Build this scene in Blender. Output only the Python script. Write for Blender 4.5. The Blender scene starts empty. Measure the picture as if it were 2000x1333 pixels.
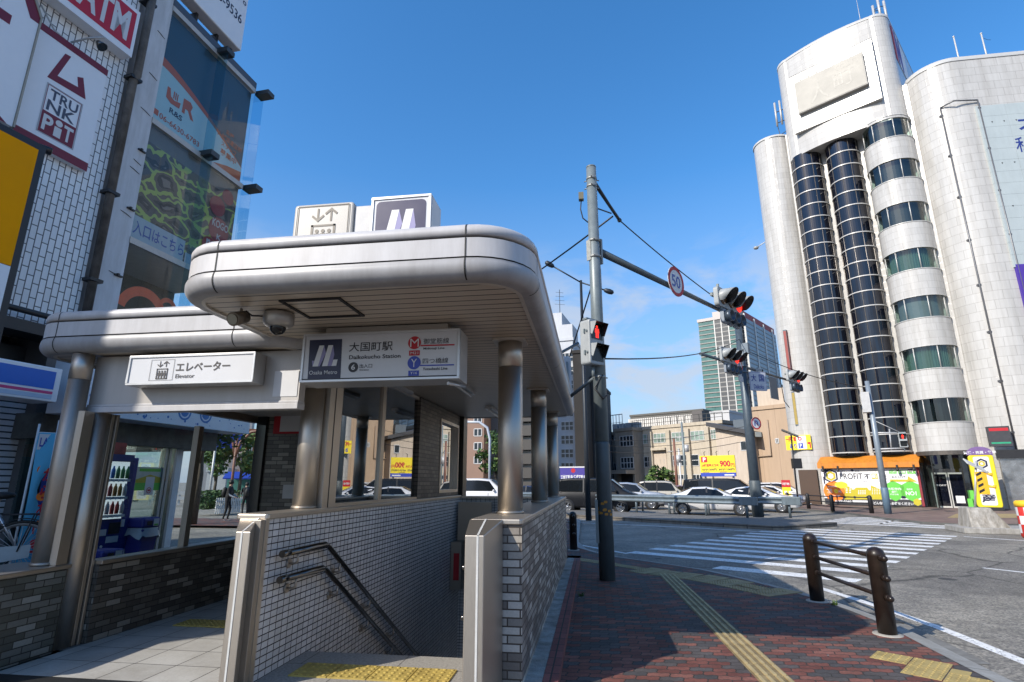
import bpy, bmesh, math, random
from mathutils import Vector as V, Matrix
R = math.radians
random.seed(7)
scene = bpy.context.scene
COL = scene.collection

# ------------------------------------------------------------------ camera
CAM = V((0, 0, 1.6)); FPX = 1075.5; TILT = R(14.37); YAW = R(8.22)
cam_d = bpy.data.cameras.new('camera'); cam = bpy.data.objects.new('camera', cam_d); COL.objects.link(cam)
cam.location = CAM; cam.rotation_euler = (math.pi/2 + TILT, 0, YAW)
cam_d.sensor_width = 36; cam_d.lens = 36*FPX/2000; cam_d.clip_start = .05; cam_d.clip_end = 3000
scene.camera = cam

# ------------------------------------------------------------------ light
SUN_AZ = R(44.5)       # shadows run this far from +Y towards +X
SUN_EL = R(34.2)
world = bpy.data.worlds.new('World'); scene.world = world; world.use_nodes = True
wt = world.node_tree; wt.nodes.clear()
sky = wt.nodes.new('ShaderNodeTexSky'); sky.sky_type = 'NISHITA'; sky.sun_disc = False
sky.sun_elevation = SUN_EL; sky.sun_rotation = math.pi + SUN_AZ
sky.air_density = 1.0; sky.dust_density = .6; sky.ozone_density = 2.5
tc = wt.nodes.new('ShaderNodeTexCoord')
mp = wt.nodes.new('ShaderNodeMapping'); mp.inputs['Scale'].default_value = (3.0, 3.0, 6.5)
wt.links.new(tc.outputs['Generated'], mp.inputs['Vector'])
n1 = wt.nodes.new('ShaderNodeTexNoise'); n1.inputs['Scale'].default_value = 2.1; n1.inputs['Detail'].default_value = 9; n1.inputs['Roughness'].default_value = .58
n1.inputs['Distortion'].default_value = .35
wt.links.new(mp.outputs[0], n1.inputs['Vector'])
cr = wt.nodes.new('ShaderNodeValToRGB'); cr.color_ramp.elements[0].position = .45; cr.color_ramp.elements[1].position = .60
wt.links.new(n1.outputs['Fac'], cr.inputs[0])
sp = wt.nodes.new('ShaderNodeSeparateXYZ'); wt.links.new(tc.outputs['Generated'], sp.inputs[0])
band = wt.nodes.new('ShaderNodeValToRGB')      # the thin cloud lies low over the roofs
e = band.color_ramp.elements; e[0].position = .0; e[0].color = (.35,)*3+(1,); e[1].position = .42; e[1].color = (0, 0, 0, 1)
m_ = e.new(.1); m_.color = (.6,)*3+(1,); m_ = e.new(.27); m_.color = (.8,)*3+(1,); m_ = e.new(.36); m_.color = (.3,)*3+(1,)
wt.links.new(sp.outputs['Z'], band.inputs[0])
mu = wt.nodes.new('ShaderNodeMath'); mu.operation = 'MULTIPLY'
wt.links.new(cr.outputs[0], mu.inputs[0]); wt.links.new(band.outputs[0], mu.inputs[1])
mx = wt.nodes.new('ShaderNodeMixRGB'); mx.inputs[2].default_value = (2.7, 2.95, 3.4, 1)
wt.links.new(mu.outputs[0], mx.inputs[0]); hs = wt.nodes.new('ShaderNodeHueSaturation'); hs.inputs['Saturation'].default_value = 1.3; hs.inputs['Value'].default_value = 1.13; wt.links.new(sky.outputs[0], hs.inputs['Color']); 
hz = wt.nodes.new('ShaderNodeValToRGB'); he = hz.color_ramp.elements; he[0].position = 0; he[0].color = (.9,)*3+(1,); he[1].position = .5; he[1].color = (0, 0, 0, 1)
k_ = he.new(.2); k_.color = (.5,)*3+(1,)
mh = wt.nodes.new('ShaderNodeMixRGB'); mh.inputs[2].default_value = (1.5, 1.95, 2.75, 1)
wt.links.new(hs.outputs[0], mh.inputs[1]); wt.links.new(mh.outputs[0], mx.inputs[1]); wt.links.new(sp.outputs['Z'], hz.inputs[0]); wt.links.new(hz.outputs[0], mh.inputs[0])

bgn = wt.nodes.new('ShaderNodeBackground'); bgn.inputs['Strength'].default_value = .15
wo = wt.nodes.new('ShaderNodeOutputWorld')
wt.links.new(mx.outputs[0], bgn.inputs[0]); wt.links.new(bgn.outputs[0], wo.inputs[0])

sun_d = bpy.data.lights.new('sun', 'SUN'); sun_d.energy = 3.7; sun_d.angle = R(.5); sun_d.color = (1, .93, .82)
sun = bpy.data.objects.new('sun', sun_d); COL.objects.link(sun); sun.location = (-30, -30, 40)
SDIR = V((math.sin(SUN_AZ)*math.cos(SUN_EL), math.cos(SUN_AZ)*math.cos(SUN_EL), -math.sin(SUN_EL)))
sun.rotation_euler = SDIR.to_track_quat('-Z', 'Y').to_euler()
vs = scene.view_settings; vs.view_transform = 'Standard'; vs.look = 'None'; vs.exposure = 0.62; vs.gamma = 1; vs.use_curve_mapping = False
scene.cycles.max_bounces = 8; scene.cycles.glossy_bounces = 4; scene.cycles.transmission_bounces = 4; scene.cycles.transparent_max_bounces = 12
scene.cycles.caustics_reflective = False; scene.cycles.caustics_refractive = False
scene.cycles.sample_clamp_indirect = 6

# ------------------------------------------------------------------ surveying the photograph: pixel (2000 wide) -> point on a world plane
_F = V((-math.sin(YAW)*math.cos(TILT), math.cos(YAW)*math.cos(TILT), math.sin(TILT)))
_R = V((math.cos(YAW), math.sin(YAW), 0)); _U = _R.cross(_F)
def ray(x, y): return _F*FPX + _R*(x-1000) - _U*(y-666.5)
def atX(x, y, X): d = ray(x, y); return CAM + d*(X/d.x)
def atY(x, y, Y): d = ray(x, y); return CAM + d*(Y/d.y)
def atZ(x, y, Z): d = ray(x, y); return CAM + d*((Z-CAM.z)/d.z)
def atP(x, y, o, n): d = ray(x, y); return CAM + d*((o-CAM).dot(n)/d.dot(n))

# ------------------------------------------------------------------ geometry helpers
class Fr:
    """a flat frame: origin o, u to the right, v up, n = u x v towards the viewer"""
    def __init__(s, o, u, v=(0, 0, 1)):
        s.o = V(o); s.u = V(u).normalized(); s.v = V(v).normalized(); s.n = s.u.cross(s.v)
    def p(s, a, b, c=0): return s.o + s.u*a + s.v*b + s.n*c
    def sh(s, a=0, b=0, c=0): return Fr(s.p(a, b, c), s.u, s.v)
    def px(s, x, y, off=0):
        q = atP(x, y, s.o + s.n*off, s.n) - s.o
        return q.dot(s.u), q.dot(s.v)
WF = Fr((0, 0, 0), (1, 0, 0), (0, 1, 0))
FRONT = lambda x, y, z: Fr((x, y, z), (1, 0, 0), (0, 0, 1))      # faces -Y

class MB:
    def __init__(s): s.v = []; s.f = []; s.sm = []; s.uv = {}
    def add(s, pts, faces, smooth=False):
        b = len(s.v); s.v += [V(p) for p in pts]
        for f in faces: s.f.append([b+i for i in f]); s.sm.append(smooth)
        return s
    def poly(s, pts, uv=None):
        s.add(pts, [list(range(len(pts)))])
        if uv: s.uv[len(s.f)-1] = uv
        return s
    def box(s, x0, x1, y0, y1, z0, z1): return s.fbox(WF, x0, x1, y0, y1, z0, z1)
    def fbox(s, F, a0, a1, b0, b1, c0, c1):
        P = [F.p(a, b, c) for c in (c0, c1) for b in (b0, b1) for a in (a0, a1)]
        return s.add(P, [(0, 2, 3, 1), (4, 5, 7, 6), (0, 1, 5, 4), (2, 6, 7, 3), (0, 4, 6, 2), (1, 3, 7, 5)])
    def rbox(s, F, a0, a1, b0, b1, c0, c1, r=.02, seg=2):
        """box with the outline's corners rounded in the (a,b) plane and a small front chamfer"""
        o = []
        for cx, cy, st in ((a1-r, b1-r, 0), (a0+r, b1-r, 90), (a0+r, b0+r, 180), (a1-r, b0+r, 270)):
            for k in range(seg+1):
                t = R(st + 90*k/seg); o.append((cx+r*math.cos(t), cy+r*math.sin(t)))
        return s.prism(F, o, c0, c1)
    def prism(s, F, o, c0, c1, smooth=False):
        n = len(o); P = [F.p(a, b, c0) for a, b in o] + [F.p(a, b, c1) for a, b in o]
        s.add(P, [list(range(n))[::-1], list(range(n, 2*n))])
        s.add(P, [(i, (i+1) % n, n+(i+1) % n, n+i) for i in range(n)], smooth); return s
    def cyl(s, p0, p1, r0, r1=None, n=16, caps=True, smooth=True):
        p0 = V(p0); p1 = V(p1); r1 = r0 if r1 is None else r1
        d = (p1-p0).normalized(); a = d.orthogonal().normalized(); b = d.cross(a)
        P = []
        for q, r in ((p0, r0), (p1, r1)):
            P += [q + (a*math.cos(2*math.pi*i/n) + b*math.sin(2*math.pi*i/n))*r for i in range(n)]
        s.add(P, [(i, (i+1) % n, n+(i+1) % n, n+i) for i in range(n)], smooth)
        if caps: s.add(P[:n], [list(range(n))[::-1]]); s.add(P[n:], [list(range(n))])
        return s
    def tube(s, path, r, n=10, caps=True):
        path = [V(p) for p in path]; m = len(path); P = []
        rr = r if isinstance(r, (list, tuple)) else [r]*m
        d = (path[1]-path[0]).normalized(); a = d.orthogonal().normalized()
        for i, q in enumerate(path):
            if i == 0: t = path[1]-path[0]
            elif i == m-1: t = path[-1]-path[-2]
            else: t = (path[i]-path[i-1]).normalized() + (path[i+1]-path[i]).normalized()
            t.normalize(); a = (a - t*a.dot(t)).normalized(); b = t.cross(a)
            k = 1.0
            if 0 < i < m-1:
                c = max(-1, min(1, (path[i]-path[i-1]).normalized().dot((path[i+1]-path[i]).normalized())))
                k = 1/max(.6, math.cos(math.acos(c)/2))
            P += [q + (a*math.cos(2*math.pi*j/n) + b*math.sin(2*math.pi*j/n))*rr[i]*k for j in range(n)]
        F = [(i*n+j, i*n+(j+1) % n, (i+1)*n+(j+1) % n, (i+1)*n+j) for i in range(m-1) for j in range(n)]
        s.add(P, F, True)
        if caps: s.add(P[:n], [list(range(n))[::-1]]); s.add(P[-n:], [list(range(n))])
        return s
    def lathe(s, prof, c=(0, 0, 0), n=20, ax=(0, 0, 1), smooth=True, caps=True):
        c = V(c); d = V(ax).normalized(); a = d.orthogonal().normalized(); b = d.cross(a); P = []
        for r, z in prof: P += [c + d*z + (a*math.cos(2*math.pi*j/n) + b*math.sin(2*math.pi*j/n))*r for j in range(n)]
        m = len(prof)
        s.add(P, [(i*n+j, i*n+(j+1) % n, (i+1)*n+(j+1) % n, (i+1)*n+j) for i in range(m-1) for j in range(n)], smooth)
        if caps: s.add(P[:n], [list(range(n))[::-1]]); s.add(P[-n:], [list(range(n))])
        return s
    def ball(s, c, r, n=12, sq=(1, 1, 1)):
        m = n//2; P = []; c = V(c)
        for i in range(m+1):
            t = math.pi*i/m
            for j in range(n):
                f = 2*math.pi*j/n; P.append(c + V((math.sin(t)*math.cos(f)*r*sq[0], math.sin(t)*math.sin(f)*r*sq[1], math.cos(t)*r*sq[2])))
        return s.add(P, [(i*n+j, (i+1)*n+j, (i+1)*n+(j+1) % n, i*n+(j+1) % n) for i in range(m) for j in range(n)], True)
    def sweep(s, plan, prof, closed=True, smooth=True, capb=None):
        """plan: list of (x,y, nx,ny); prof: list of (out, z). skin along the plan."""
        n = len(plan); m = len(prof); P = []
        for (x, y, nx, ny) in plan: P += [V((x+nx*o, y+ny*o, z)) for o, z in prof]
        F = []
        for i in range(n if closed else n-1):
            k = (i+1) % n
            for j in range(m-1): F.append((i*m+j, k*m+j, k*m+j+1, i*m+j+1))
        return s.add(P, F, smooth)
    def wall(s, pts, z0, z1, closed=False, smooth=False, u0=0):
        """vertical strip along a plan polyline with running uv"""
        u = u0; n = len(pts)
        for i in range(n if closed else n-1):
            a = V((*pts[i][:2], 0)); b = V((*pts[(i+1) % n][:2], 0)); L = (b-a).length
            s.add([(a.x, a.y, z0), (b.x, b.y, z0), (b.x, b.y, z1), (a.x, a.y, z1)], [(0, 1, 2, 3)], smooth)
            s.uv[len(s.f)-1] = [(u, z0), (u+L, z0), (u+L, z1), (u, z1)]; u += L
        return s
    def mesh(s, name, mat, inv=None):
        me = bpy.data.meshes.new(name)
        vv = [inv @ v for v in s.v] if inv else s.v
        me.from_pydata(vv, [], s.f); me.polygons.foreach_set('use_smooth', s.sm)
        uvl = me.uv_layers.new(name='UVMap').data
        for k, p in enumerate(me.polygons):
            if k in s.uv:
                for li, c in zip(p.loop_indices, s.uv[k]): uvl[li].uv = c
                continue
            nrm = p.normal
            if abs(nrm.z) > .75:
                for li, vi in zip(p.loop_indices, p.vertices): uvl[li].uv = s.v[vi].xy
            else:
                t = V((-nrm.y, nrm.x, 0)).normalized()
                for li, vi in zip(p.loop_indices, p.vertices):
                    q = s.v[vi]; uvl[li].uv = (q.dot(t), q.z)
        me.materials.append(mat); me.update()
        return me
    def build(s, name, mat, parent=None, label=None, fix=True):
        inv = BASE[parent.name].inverted() if parent else None
        me = s.mesh(name, mat, inv)
        if fix:
            bm = bmesh.new(); bm.from_mesh(me); bmesh.ops.remove_doubles(bm, verts=bm.verts, dist=1e-5)
            bmesh.ops.recalc_face_normals(bm, faces=bm.faces); bm.to_mesh(me); bm.free()
        o = bpy.data.objects.new(name, me); COL.objects.link(o)
        if parent: o.parent = parent; BASE[o.name] = BASE[parent.name]
        else: BASE[o.name] = Matrix.Identity(4)
        if label: o['label'] = label
        return o
BASE = {}
def thing(name, label, cat, loc=(0, 0, 0), rz=0, group=None):
    o = bpy.data.objects.new(name, None); COL.objects.link(o); o.empty_display_size = .2
    o.location = loc; o.rotation_euler = (0, 0, rz); o['label'] = label; o['category'] = cat
    if group: o['group'] = group
    BASE[o.name] = Matrix.Translation(V(loc)) @ Matrix.Rotation(rz, 4, 'Z'); return o
def tag(o, label, cat, group=None):
    o['label'] = label; o['category'] = cat
    if group: o['group'] = group
    return o
def struct(name, mb, mat, fix=True):
    o = mb.build(name, mat, fix=fix); o['kind'] = 'structure'; return o
def dup(root, loc, rz=None, label=None, group=None, scale=None):
    r = root.copy(); COL.objects.link(r); r.location = loc
    if rz is not None: r.rotation_euler = (0, 0, rz)
    if scale: r.scale = scale
    if label: r['label'] = label
    if group: r['group'] = group
    def rec(a, b):
        for ch in list(a.children):
            c = ch.copy(); COL.objects.link(c); c.parent = b; rec(ch, c)
    rec(root, r); return r
def bevel(o, w=.01, seg=2, ang=40):
    m = o.modifiers.new('bevel', 'BEVEL'); m.width = w; m.segments = seg; m.limit_method = 'ANGLE'; m.angle_limit = R(ang); return o

# ------------------------------------------------------------------ lettering
_tc = {}
def glyphs(s, bold=0, italic=0):
    k = (s, bold, italic)
    if k not in _tc:
        c = bpy.data.curves.new('lettering', 'FONT'); c.body = s; c.offset = bold; c.shear = italic; c.resolution_u = 3; c.space_line = .95
        o = bpy.data.objects.new('lettering', c); COL.objects.link(o); bpy.context.view_layer.update()
        me = bpy.data.meshes.new_from_object(o.evaluated_get(bpy.context.evaluated_depsgraph_get()))
        vs_ = [v.co.copy() for v in me.vertices]; fs = [tuple(p.vertices) for p in me.polygons]
        bpy.data.objects.remove(o); bpy.data.curves.remove(c); bpy.data.meshes.remove(me)
        _tc[k] = (vs_, fs)
    return _tc[k]
def write(mb, F, s, a0, a1, b0, b1, c=.004, bold=0, keep=False, italic=0):
    """letters of s fitted in the rectangle (a0..a1, b0..b1) of frame F"""
    vs_, fs = glyphs(s, bold, italic)
    if not vs_: return mb
    x0 = min(v.x for v in vs_); x1 = max(v.x for v in vs_); y0 = min(v.y for v in vs_); y1 = max(v.y for v in vs_)
    sx = (a1-a0)/(x1-x0); sy = (b1-b0)/max(1e-6, (y1-y0))
    if keep: sx = sy = min(sx, sy)
    P = [F.p(a0+(v.x-x0)*sx, b0+(v.y-y0)*sy, c) for v in vs_]
    return mb.add(P, fs)
def disc(mb, F, a, b, r, c=.003, n=24, r_in=0, t0=0, t1=360):
    pts = [(a+r*math.cos(R(t0+(t1-t0)*i/n)), b+r*math.sin(R(t0+(t1-t0)*i/n))) for i in range(n+1)]
    if r_in:
        pin = [(a+r_in*math.cos(R(t0+(t1-t0)*i/n)), b+r_in*math.sin(R(t0+(t1-t0)*i/n))) for i in range(n+1)]
        for i in range(n): mb.poly([F.p(*q, c) for q in (pts[i], pts[i+1], pin[i+1], pin[i])])
    else: mb.poly([F.p(*q, c) for q in (pts[:-1] if t1-t0 == 360 else pts)])
    return mb
def flat(mb, F, pts, c=.003): return mb.poly([F.p(a, b, c) for a, b in pts])
def rect(mb, F, a0, a1, b0, b1, c=.003): return flat(mb, F, [(a0, b0), (a1, b0), (a1, b1), (a0, b1)], c)
def rrect(a0, a1, b0, b1, r, seg=4):
    o = []
    for cx, cy, st in ((a1-r, b1-r, 0), (a0+r, b1-r, 90), (a0+r, b0+r, 180), (a1-r, b0+r, 270)):
        for k in range(seg+1): t = R(st+90*k/seg); o.append((cx+r*math.cos(t), cy+r*math.sin(t)))
    return o

# ------------------------------------------------------------------ materials
_M = {}
def nd(nt, t, **kw):
    n = nt.nodes.new('ShaderNode'+t)
    for k, v in kw.items():
        if hasattr(n, k): setattr(n, k, v)
        else: n.inputs[k.replace('_', ' ')].default_value = v
    return n
def newmat(name):
    m = bpy.data.materials.new(name); m.use_nodes = True; nt = m.node_tree; b = nt.nodes['Principled BSDF']; return m, nt, b
def mat(name, col, rough=.5, metal=0, var=.12, vs=6, bump=0, bs=60, coat=0, emit=0, streak=None, dirt=0, spec=.5):
    if name in _M: return _M[name]
    m, nt, b = newmat(name); L = nt.links.new
    b.inputs['Roughness'].default_value = rough; b.inputs['Metallic'].default_value = metal; b.inputs['Coat Weight'].default_value = coat
    b.inputs['Specular IOR Level'].default_value = spec
    t = nd(nt, 'TexCoord'); src = t.outputs['Object']
    if streak:
        mp = nd(nt, 'Mapping'); mp.inputs['Scale'].default_value = streak; L(src, mp.inputs[0]); src = mp.outputs[0]
    n = nd(nt, 'TexNoise', Scale=vs, Detail=5., Roughness=.6); L(src, n.inputs['Vector'])
    r = nd(nt, 'ValToRGB'); c = V(col[:3])
    r.color_ramp.elements[0].position = .3; r.color_ramp.elements[1].position = .7
    r.color_ramp.elements[0].color = (*(c*(1-var)), 1); r.color_ramp.elements[1].color = (*[min(1, x) for x in c*(1+var*.6)], 1)
    L(n.outputs['Fac'], r.inputs[0]); out = r.outputs[0]
    if dirt:
        mp2 = nd(nt, 'Mapping'); mp2.inputs['Scale'].default_value = (3, 3, .5); L(t.outputs['Object'], mp2.inputs[0])
        n2 = nd(nt, 'TexNoise', Scale=1.6, Detail=8., Roughness=.7); L(mp2.outputs[0], n2.inputs['Vector'])
        r2 = nd(nt, 'ValToRGB'); r2.color_ramp.elements[0].position = .35; r2.color_ramp.elements[1].position = .62
        r2.color_ramp.elements[0].color = (1-dirt, 1-dirt*1.06, 1-dirt*1.15, 1); r2.color_ramp.elements[1].color = (1, 1, 1, 1)
        L(n2.outputs['Fac'], r2.inputs[0]); mm = nd(nt, 'MixRGB', blend_type='MULTIPLY'); mm.inputs[0].default_value = 1
        L(out, mm.inputs[1]); L(r2.outputs[0], mm.inputs[2]); out = mm.outputs[0]
    L(out, b.inputs['Base Color'])
    ma = nd(nt, 'MapRange'); ma.inputs['To Min'].default_value = max(.02, rough*.75); ma.inputs['To Max'].default_value = min(1, rough*1.3)
    L(n.outputs['Fac'], ma.inputs[0]); L(ma.outputs[0], b.inputs['Roughness'])
    if bump:
        n3 = nd(nt, 'TexNoise', Scale=bs, Detail=4.); L(t.outputs['Object'], n3.inputs['Vector'])
        bp = nd(nt, 'Bump', Strength=bump, Distance=.01); L(n3.outputs['Fac'], bp.inputs['Height']); L(bp.outputs[0], b.inputs['Normal'])
    if emit:
        b.inputs['Emission Strength'].default_value = emit; b.inputs['Emission Color'].default_value = (*col[:3], 1)
    _M[name] = m; return m
def tiles(name, w, h, cols, mortar=.005, mcol=(.1, .1, .1), off=.5, rough=.4, freq=2, rot=0, bump=.4, wave=0, dirt=.0, grain=.1, metal=0, spec=.5, offr=None):
    """brick pattern on metre uv; cols = list of (pos, colour): each brick takes one at random"""
    if name in _M: return _M[name]
    m, nt, b = newmat(name); L = nt.links.new
    b.inputs['Roughness'].default_value = rough; b.inputs['Metallic'].default_value = metal; b.inputs['Specular IOR Level'].default_value = spec
    u = nd(nt, 'UVMap'); src = u.outputs[0]
    if rot:
        mp = nd(nt, 'Mapping'); mp.inputs['Rotation'].default_value = (0, 0, R(rot)); L(src, mp.inputs[0]); src = mp.outputs[0]
    if wave:
        sx = nd(nt, 'SeparateXYZ'); L(src, sx.inputs[0])
        def sn(o, k, amp):
            a = nd(nt, 'Math', operation='MULTIPLY'); a.inputs[1].default_value = k; L(o, a.inputs[0])
            c = nd(nt, 'Math', operation='SINE'); L(a.outputs[0], c.inputs[0])
            d = nd(nt, 'Math', operation='MULTIPLY'); d.inputs[1].default_value = amp; L(c.outputs[0], d.inputs[0]); return d.outputs[0]
        ax = nd(nt, 'Math', operation='ADD'); L(sx.outputs[0], ax.inputs[0]); L(sn(sx.outputs[1], 2*math.pi/h, wave), ax.inputs[1])
        ay = nd(nt, 'Math', operation='ADD'); L(sx.outputs[1], ay.inputs[0]); L(sn(sx.outputs[0], 4*math.pi/w, wave), ay.inputs[1])
        cx = nd(nt, 'CombineXYZ'); L(ax.outputs[0], cx.inputs[0]); L(ay.outputs[0], cx.inputs[1]); src = cx.outputs[0]
    k = nd(nt, 'TexBrick', Scale=1., Bias=0.); k.offset = off; k.offset_frequency = freq; k.squash = 1
    k.inputs['Color1'].default_value = (0, 0, 0, 1); k.inputs['Color2'].default_value = (1, 1, 1, 1); k.inputs['Mortar'].default_value = (.5, .5, .5, 1)
    k.inputs['Mortar Size'].default_value = mortar; k.inputs['Mortar Smooth'].default_value = .1
    k.inputs['Brick Width'].default_value = w; k.inputs['Row Height'].default_value = h
    L(src, k.inputs['Vector'])
    r = nd(nt, 'ValToRGB'); r.color_ramp.interpolation = 'CONSTANT' if len(cols) > 2 else 'LINEAR'; el = r.color_ramp.elements
    while len(el) < len(cols): el.new(.5)
    for i, (p, c) in enumerate(cols): el[i].position = p; el[i].color = (*c, 1)
    L(k.outputs['Color'], r.inputs[0])
    t = nd(nt, 'TexCoord'); n = nd(nt, 'TexNoise', Scale=45., Detail=6., Roughness=.65); L(t.outputs['Object'], n.inputs['Vector'])
    g = nd(nt, 'MapRange'); g.inputs['From Min'].default_value = .25; g.inputs['From Max'].default_value = .75; g.inputs['To Min'].default_value = 1-grain; g.inputs['To Max'].default_value = 1+grain
    L(n.outputs['Fac'], g.inputs[0])
    mm = nd(nt, 'MixRGB', blend_type='MULTIPLY'); mm.inputs[0].default_value = 1; L(r.outputs[0], mm.inputs[1]); L(g.outputs[0], mm.inputs[2])
    mo = nd(nt, 'MixRGB'); L(k.outputs['Fac'], mo.inputs[0]); L(mm.outputs[0], mo.inputs[1]); mo.inputs[2].default_value = (*mcol, 1)
    out = mo.outputs[0]
    if dirt:
        mp2 = nd(nt, 'Mapping'); mp2.inputs['Scale'].default_value = (2.6, 2.6, .22); L(t.outputs['Object'], mp2.inputs[0])
        n2 = nd(nt, 'TexNoise', Scale=.9, Detail=10., Roughness=.75); L(mp2.outputs[0], n2.inputs['Vector'])
        r2 = nd(nt, 'ValToRGB'); r2.color_ramp.elements[0].position = .36; r2.color_ramp.elements[1].position = .6
        r2.color_ramp.elements[0].color = (1-dirt, 1-dirt*1.08, 1-dirt*1.2, 1); r2.color_ramp.elements[1].color = (1, 1, 1, 1)
        L(n2.outputs['Fac'], r2.inputs[0]); m3 = nd(nt, 'MixRGB', blend_type='MULTIPLY'); m3.inputs[0].default_value = 1
        L(out, m3.inputs[1]); L(r2.outputs[0], m3.inputs[2]); out = m3.outputs[0]
    L(out, b.inputs['Base Color'])
    if bump:
        iv = nd(nt, 'Math', operation='SUBTRACT'); iv.inputs[0].default_value = 1; L(k.outputs['Fac'], iv.inputs[1])
        bp = nd(nt, 'Bump', Strength=bump, Distance=.006); L(iv.outputs[0], bp.inputs['Height']); L(bp.outputs[0], b.inputs['Normal'])
    _M[name] = m; return m
def glass(name, tint=(.8, .9, .88), mirror=1.0, rough=0.0, base=.06):
    if name in _M: return _M[name]
    m = bpy.data.materials.new(name); m.use_nodes = True; nt = m.node_tree; nt.nodes.clear(); L = nt.links.new
    tr = nd(nt, 'BsdfTransparent'); tr.inputs[0].default_value = (*tint, 1)
    gl = nd(nt, 'BsdfGlossy'); gl.inputs['Roughness'].default_value = rough; gl.inputs[0].default_value = (1, 1, 1, 1)
    lw = nd(nt, 'LayerWeight'); lw.inputs['Blend'].default_value = .5
    # schlick-like reflectance
    pw = nd(nt, 'Math', operation='POWER'); pw.inputs[1].default_value = 4; L(lw.outputs['Facing'], pw.inputs[0])
    ml = nd(nt, 'Math', operation='MULTIPLY_ADD'); ml.inputs[1].default_value = .9*mirror; ml.inputs[2].default_value = base*mirror; ml.use_clamp = True
    L(pw.outputs[0], ml.inputs[0])
    mx = nd(nt, 'MixShader'); L(ml.outputs[0], mx.inputs[0]); L(tr.outputs[0], mx.inputs[1]); L(gl.outputs[0], mx.inputs[2])
    o = nd(nt, 'OutputMaterial'); L(mx.outputs[0], o.inputs[0]); _M[name] = m; return m

STEEL = mat('brushed stainless steel', (.51, .46, .40), .42, .95, .12, 14, streak=(60, 60, 1.2))
STEELD = mat('dull stainless steel', (.37, .33, .285), .48, .9, .15, 12, streak=(50, 50, 1.5))
CHROME = mat('polished steel tube', (.15, .145, .14), .18, 1, .05)
PANEL = mat('off white canopy panel', (.52, .51, .515), .42, .0, .05, 2.2, .08, 1.3, dirt=.17)
SEAM = mat('black joint', (.02, .02, .02), .7)
SIGNW = mat('sign face white', (.60, .60, .61), .3, 0, .02)
SIGNF = mat('aluminium sign frame', (.55, .55, .55), .36, .6, .05)
BLACK = mat('black paint', (.018, .018, .02), .4)
INK = mat('black lettering', (.03, .03, .035), .5, 0, .02)
NAVY = mat('navy sign panel', (.015, .017, .05), .4, 0, .02)
WHITE = mat('white lettering', (.66, .66, .66), .5, 0, .02)
REDS = mat('red sign paint', (.46, .012, .022), .55, 0, .03)
BLUES = mat('blue sign paint', (.03, .06, .38), .4, 0, .03)
CONC = mat('concrete', (.36, .35, .33), .85, 0, .22, 9, .35, 90, dirt=.3)
POLE = mat('grey green painted pole', (.19, .225, .235), .42, .2, .12, 7, dirt=.12)

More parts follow.
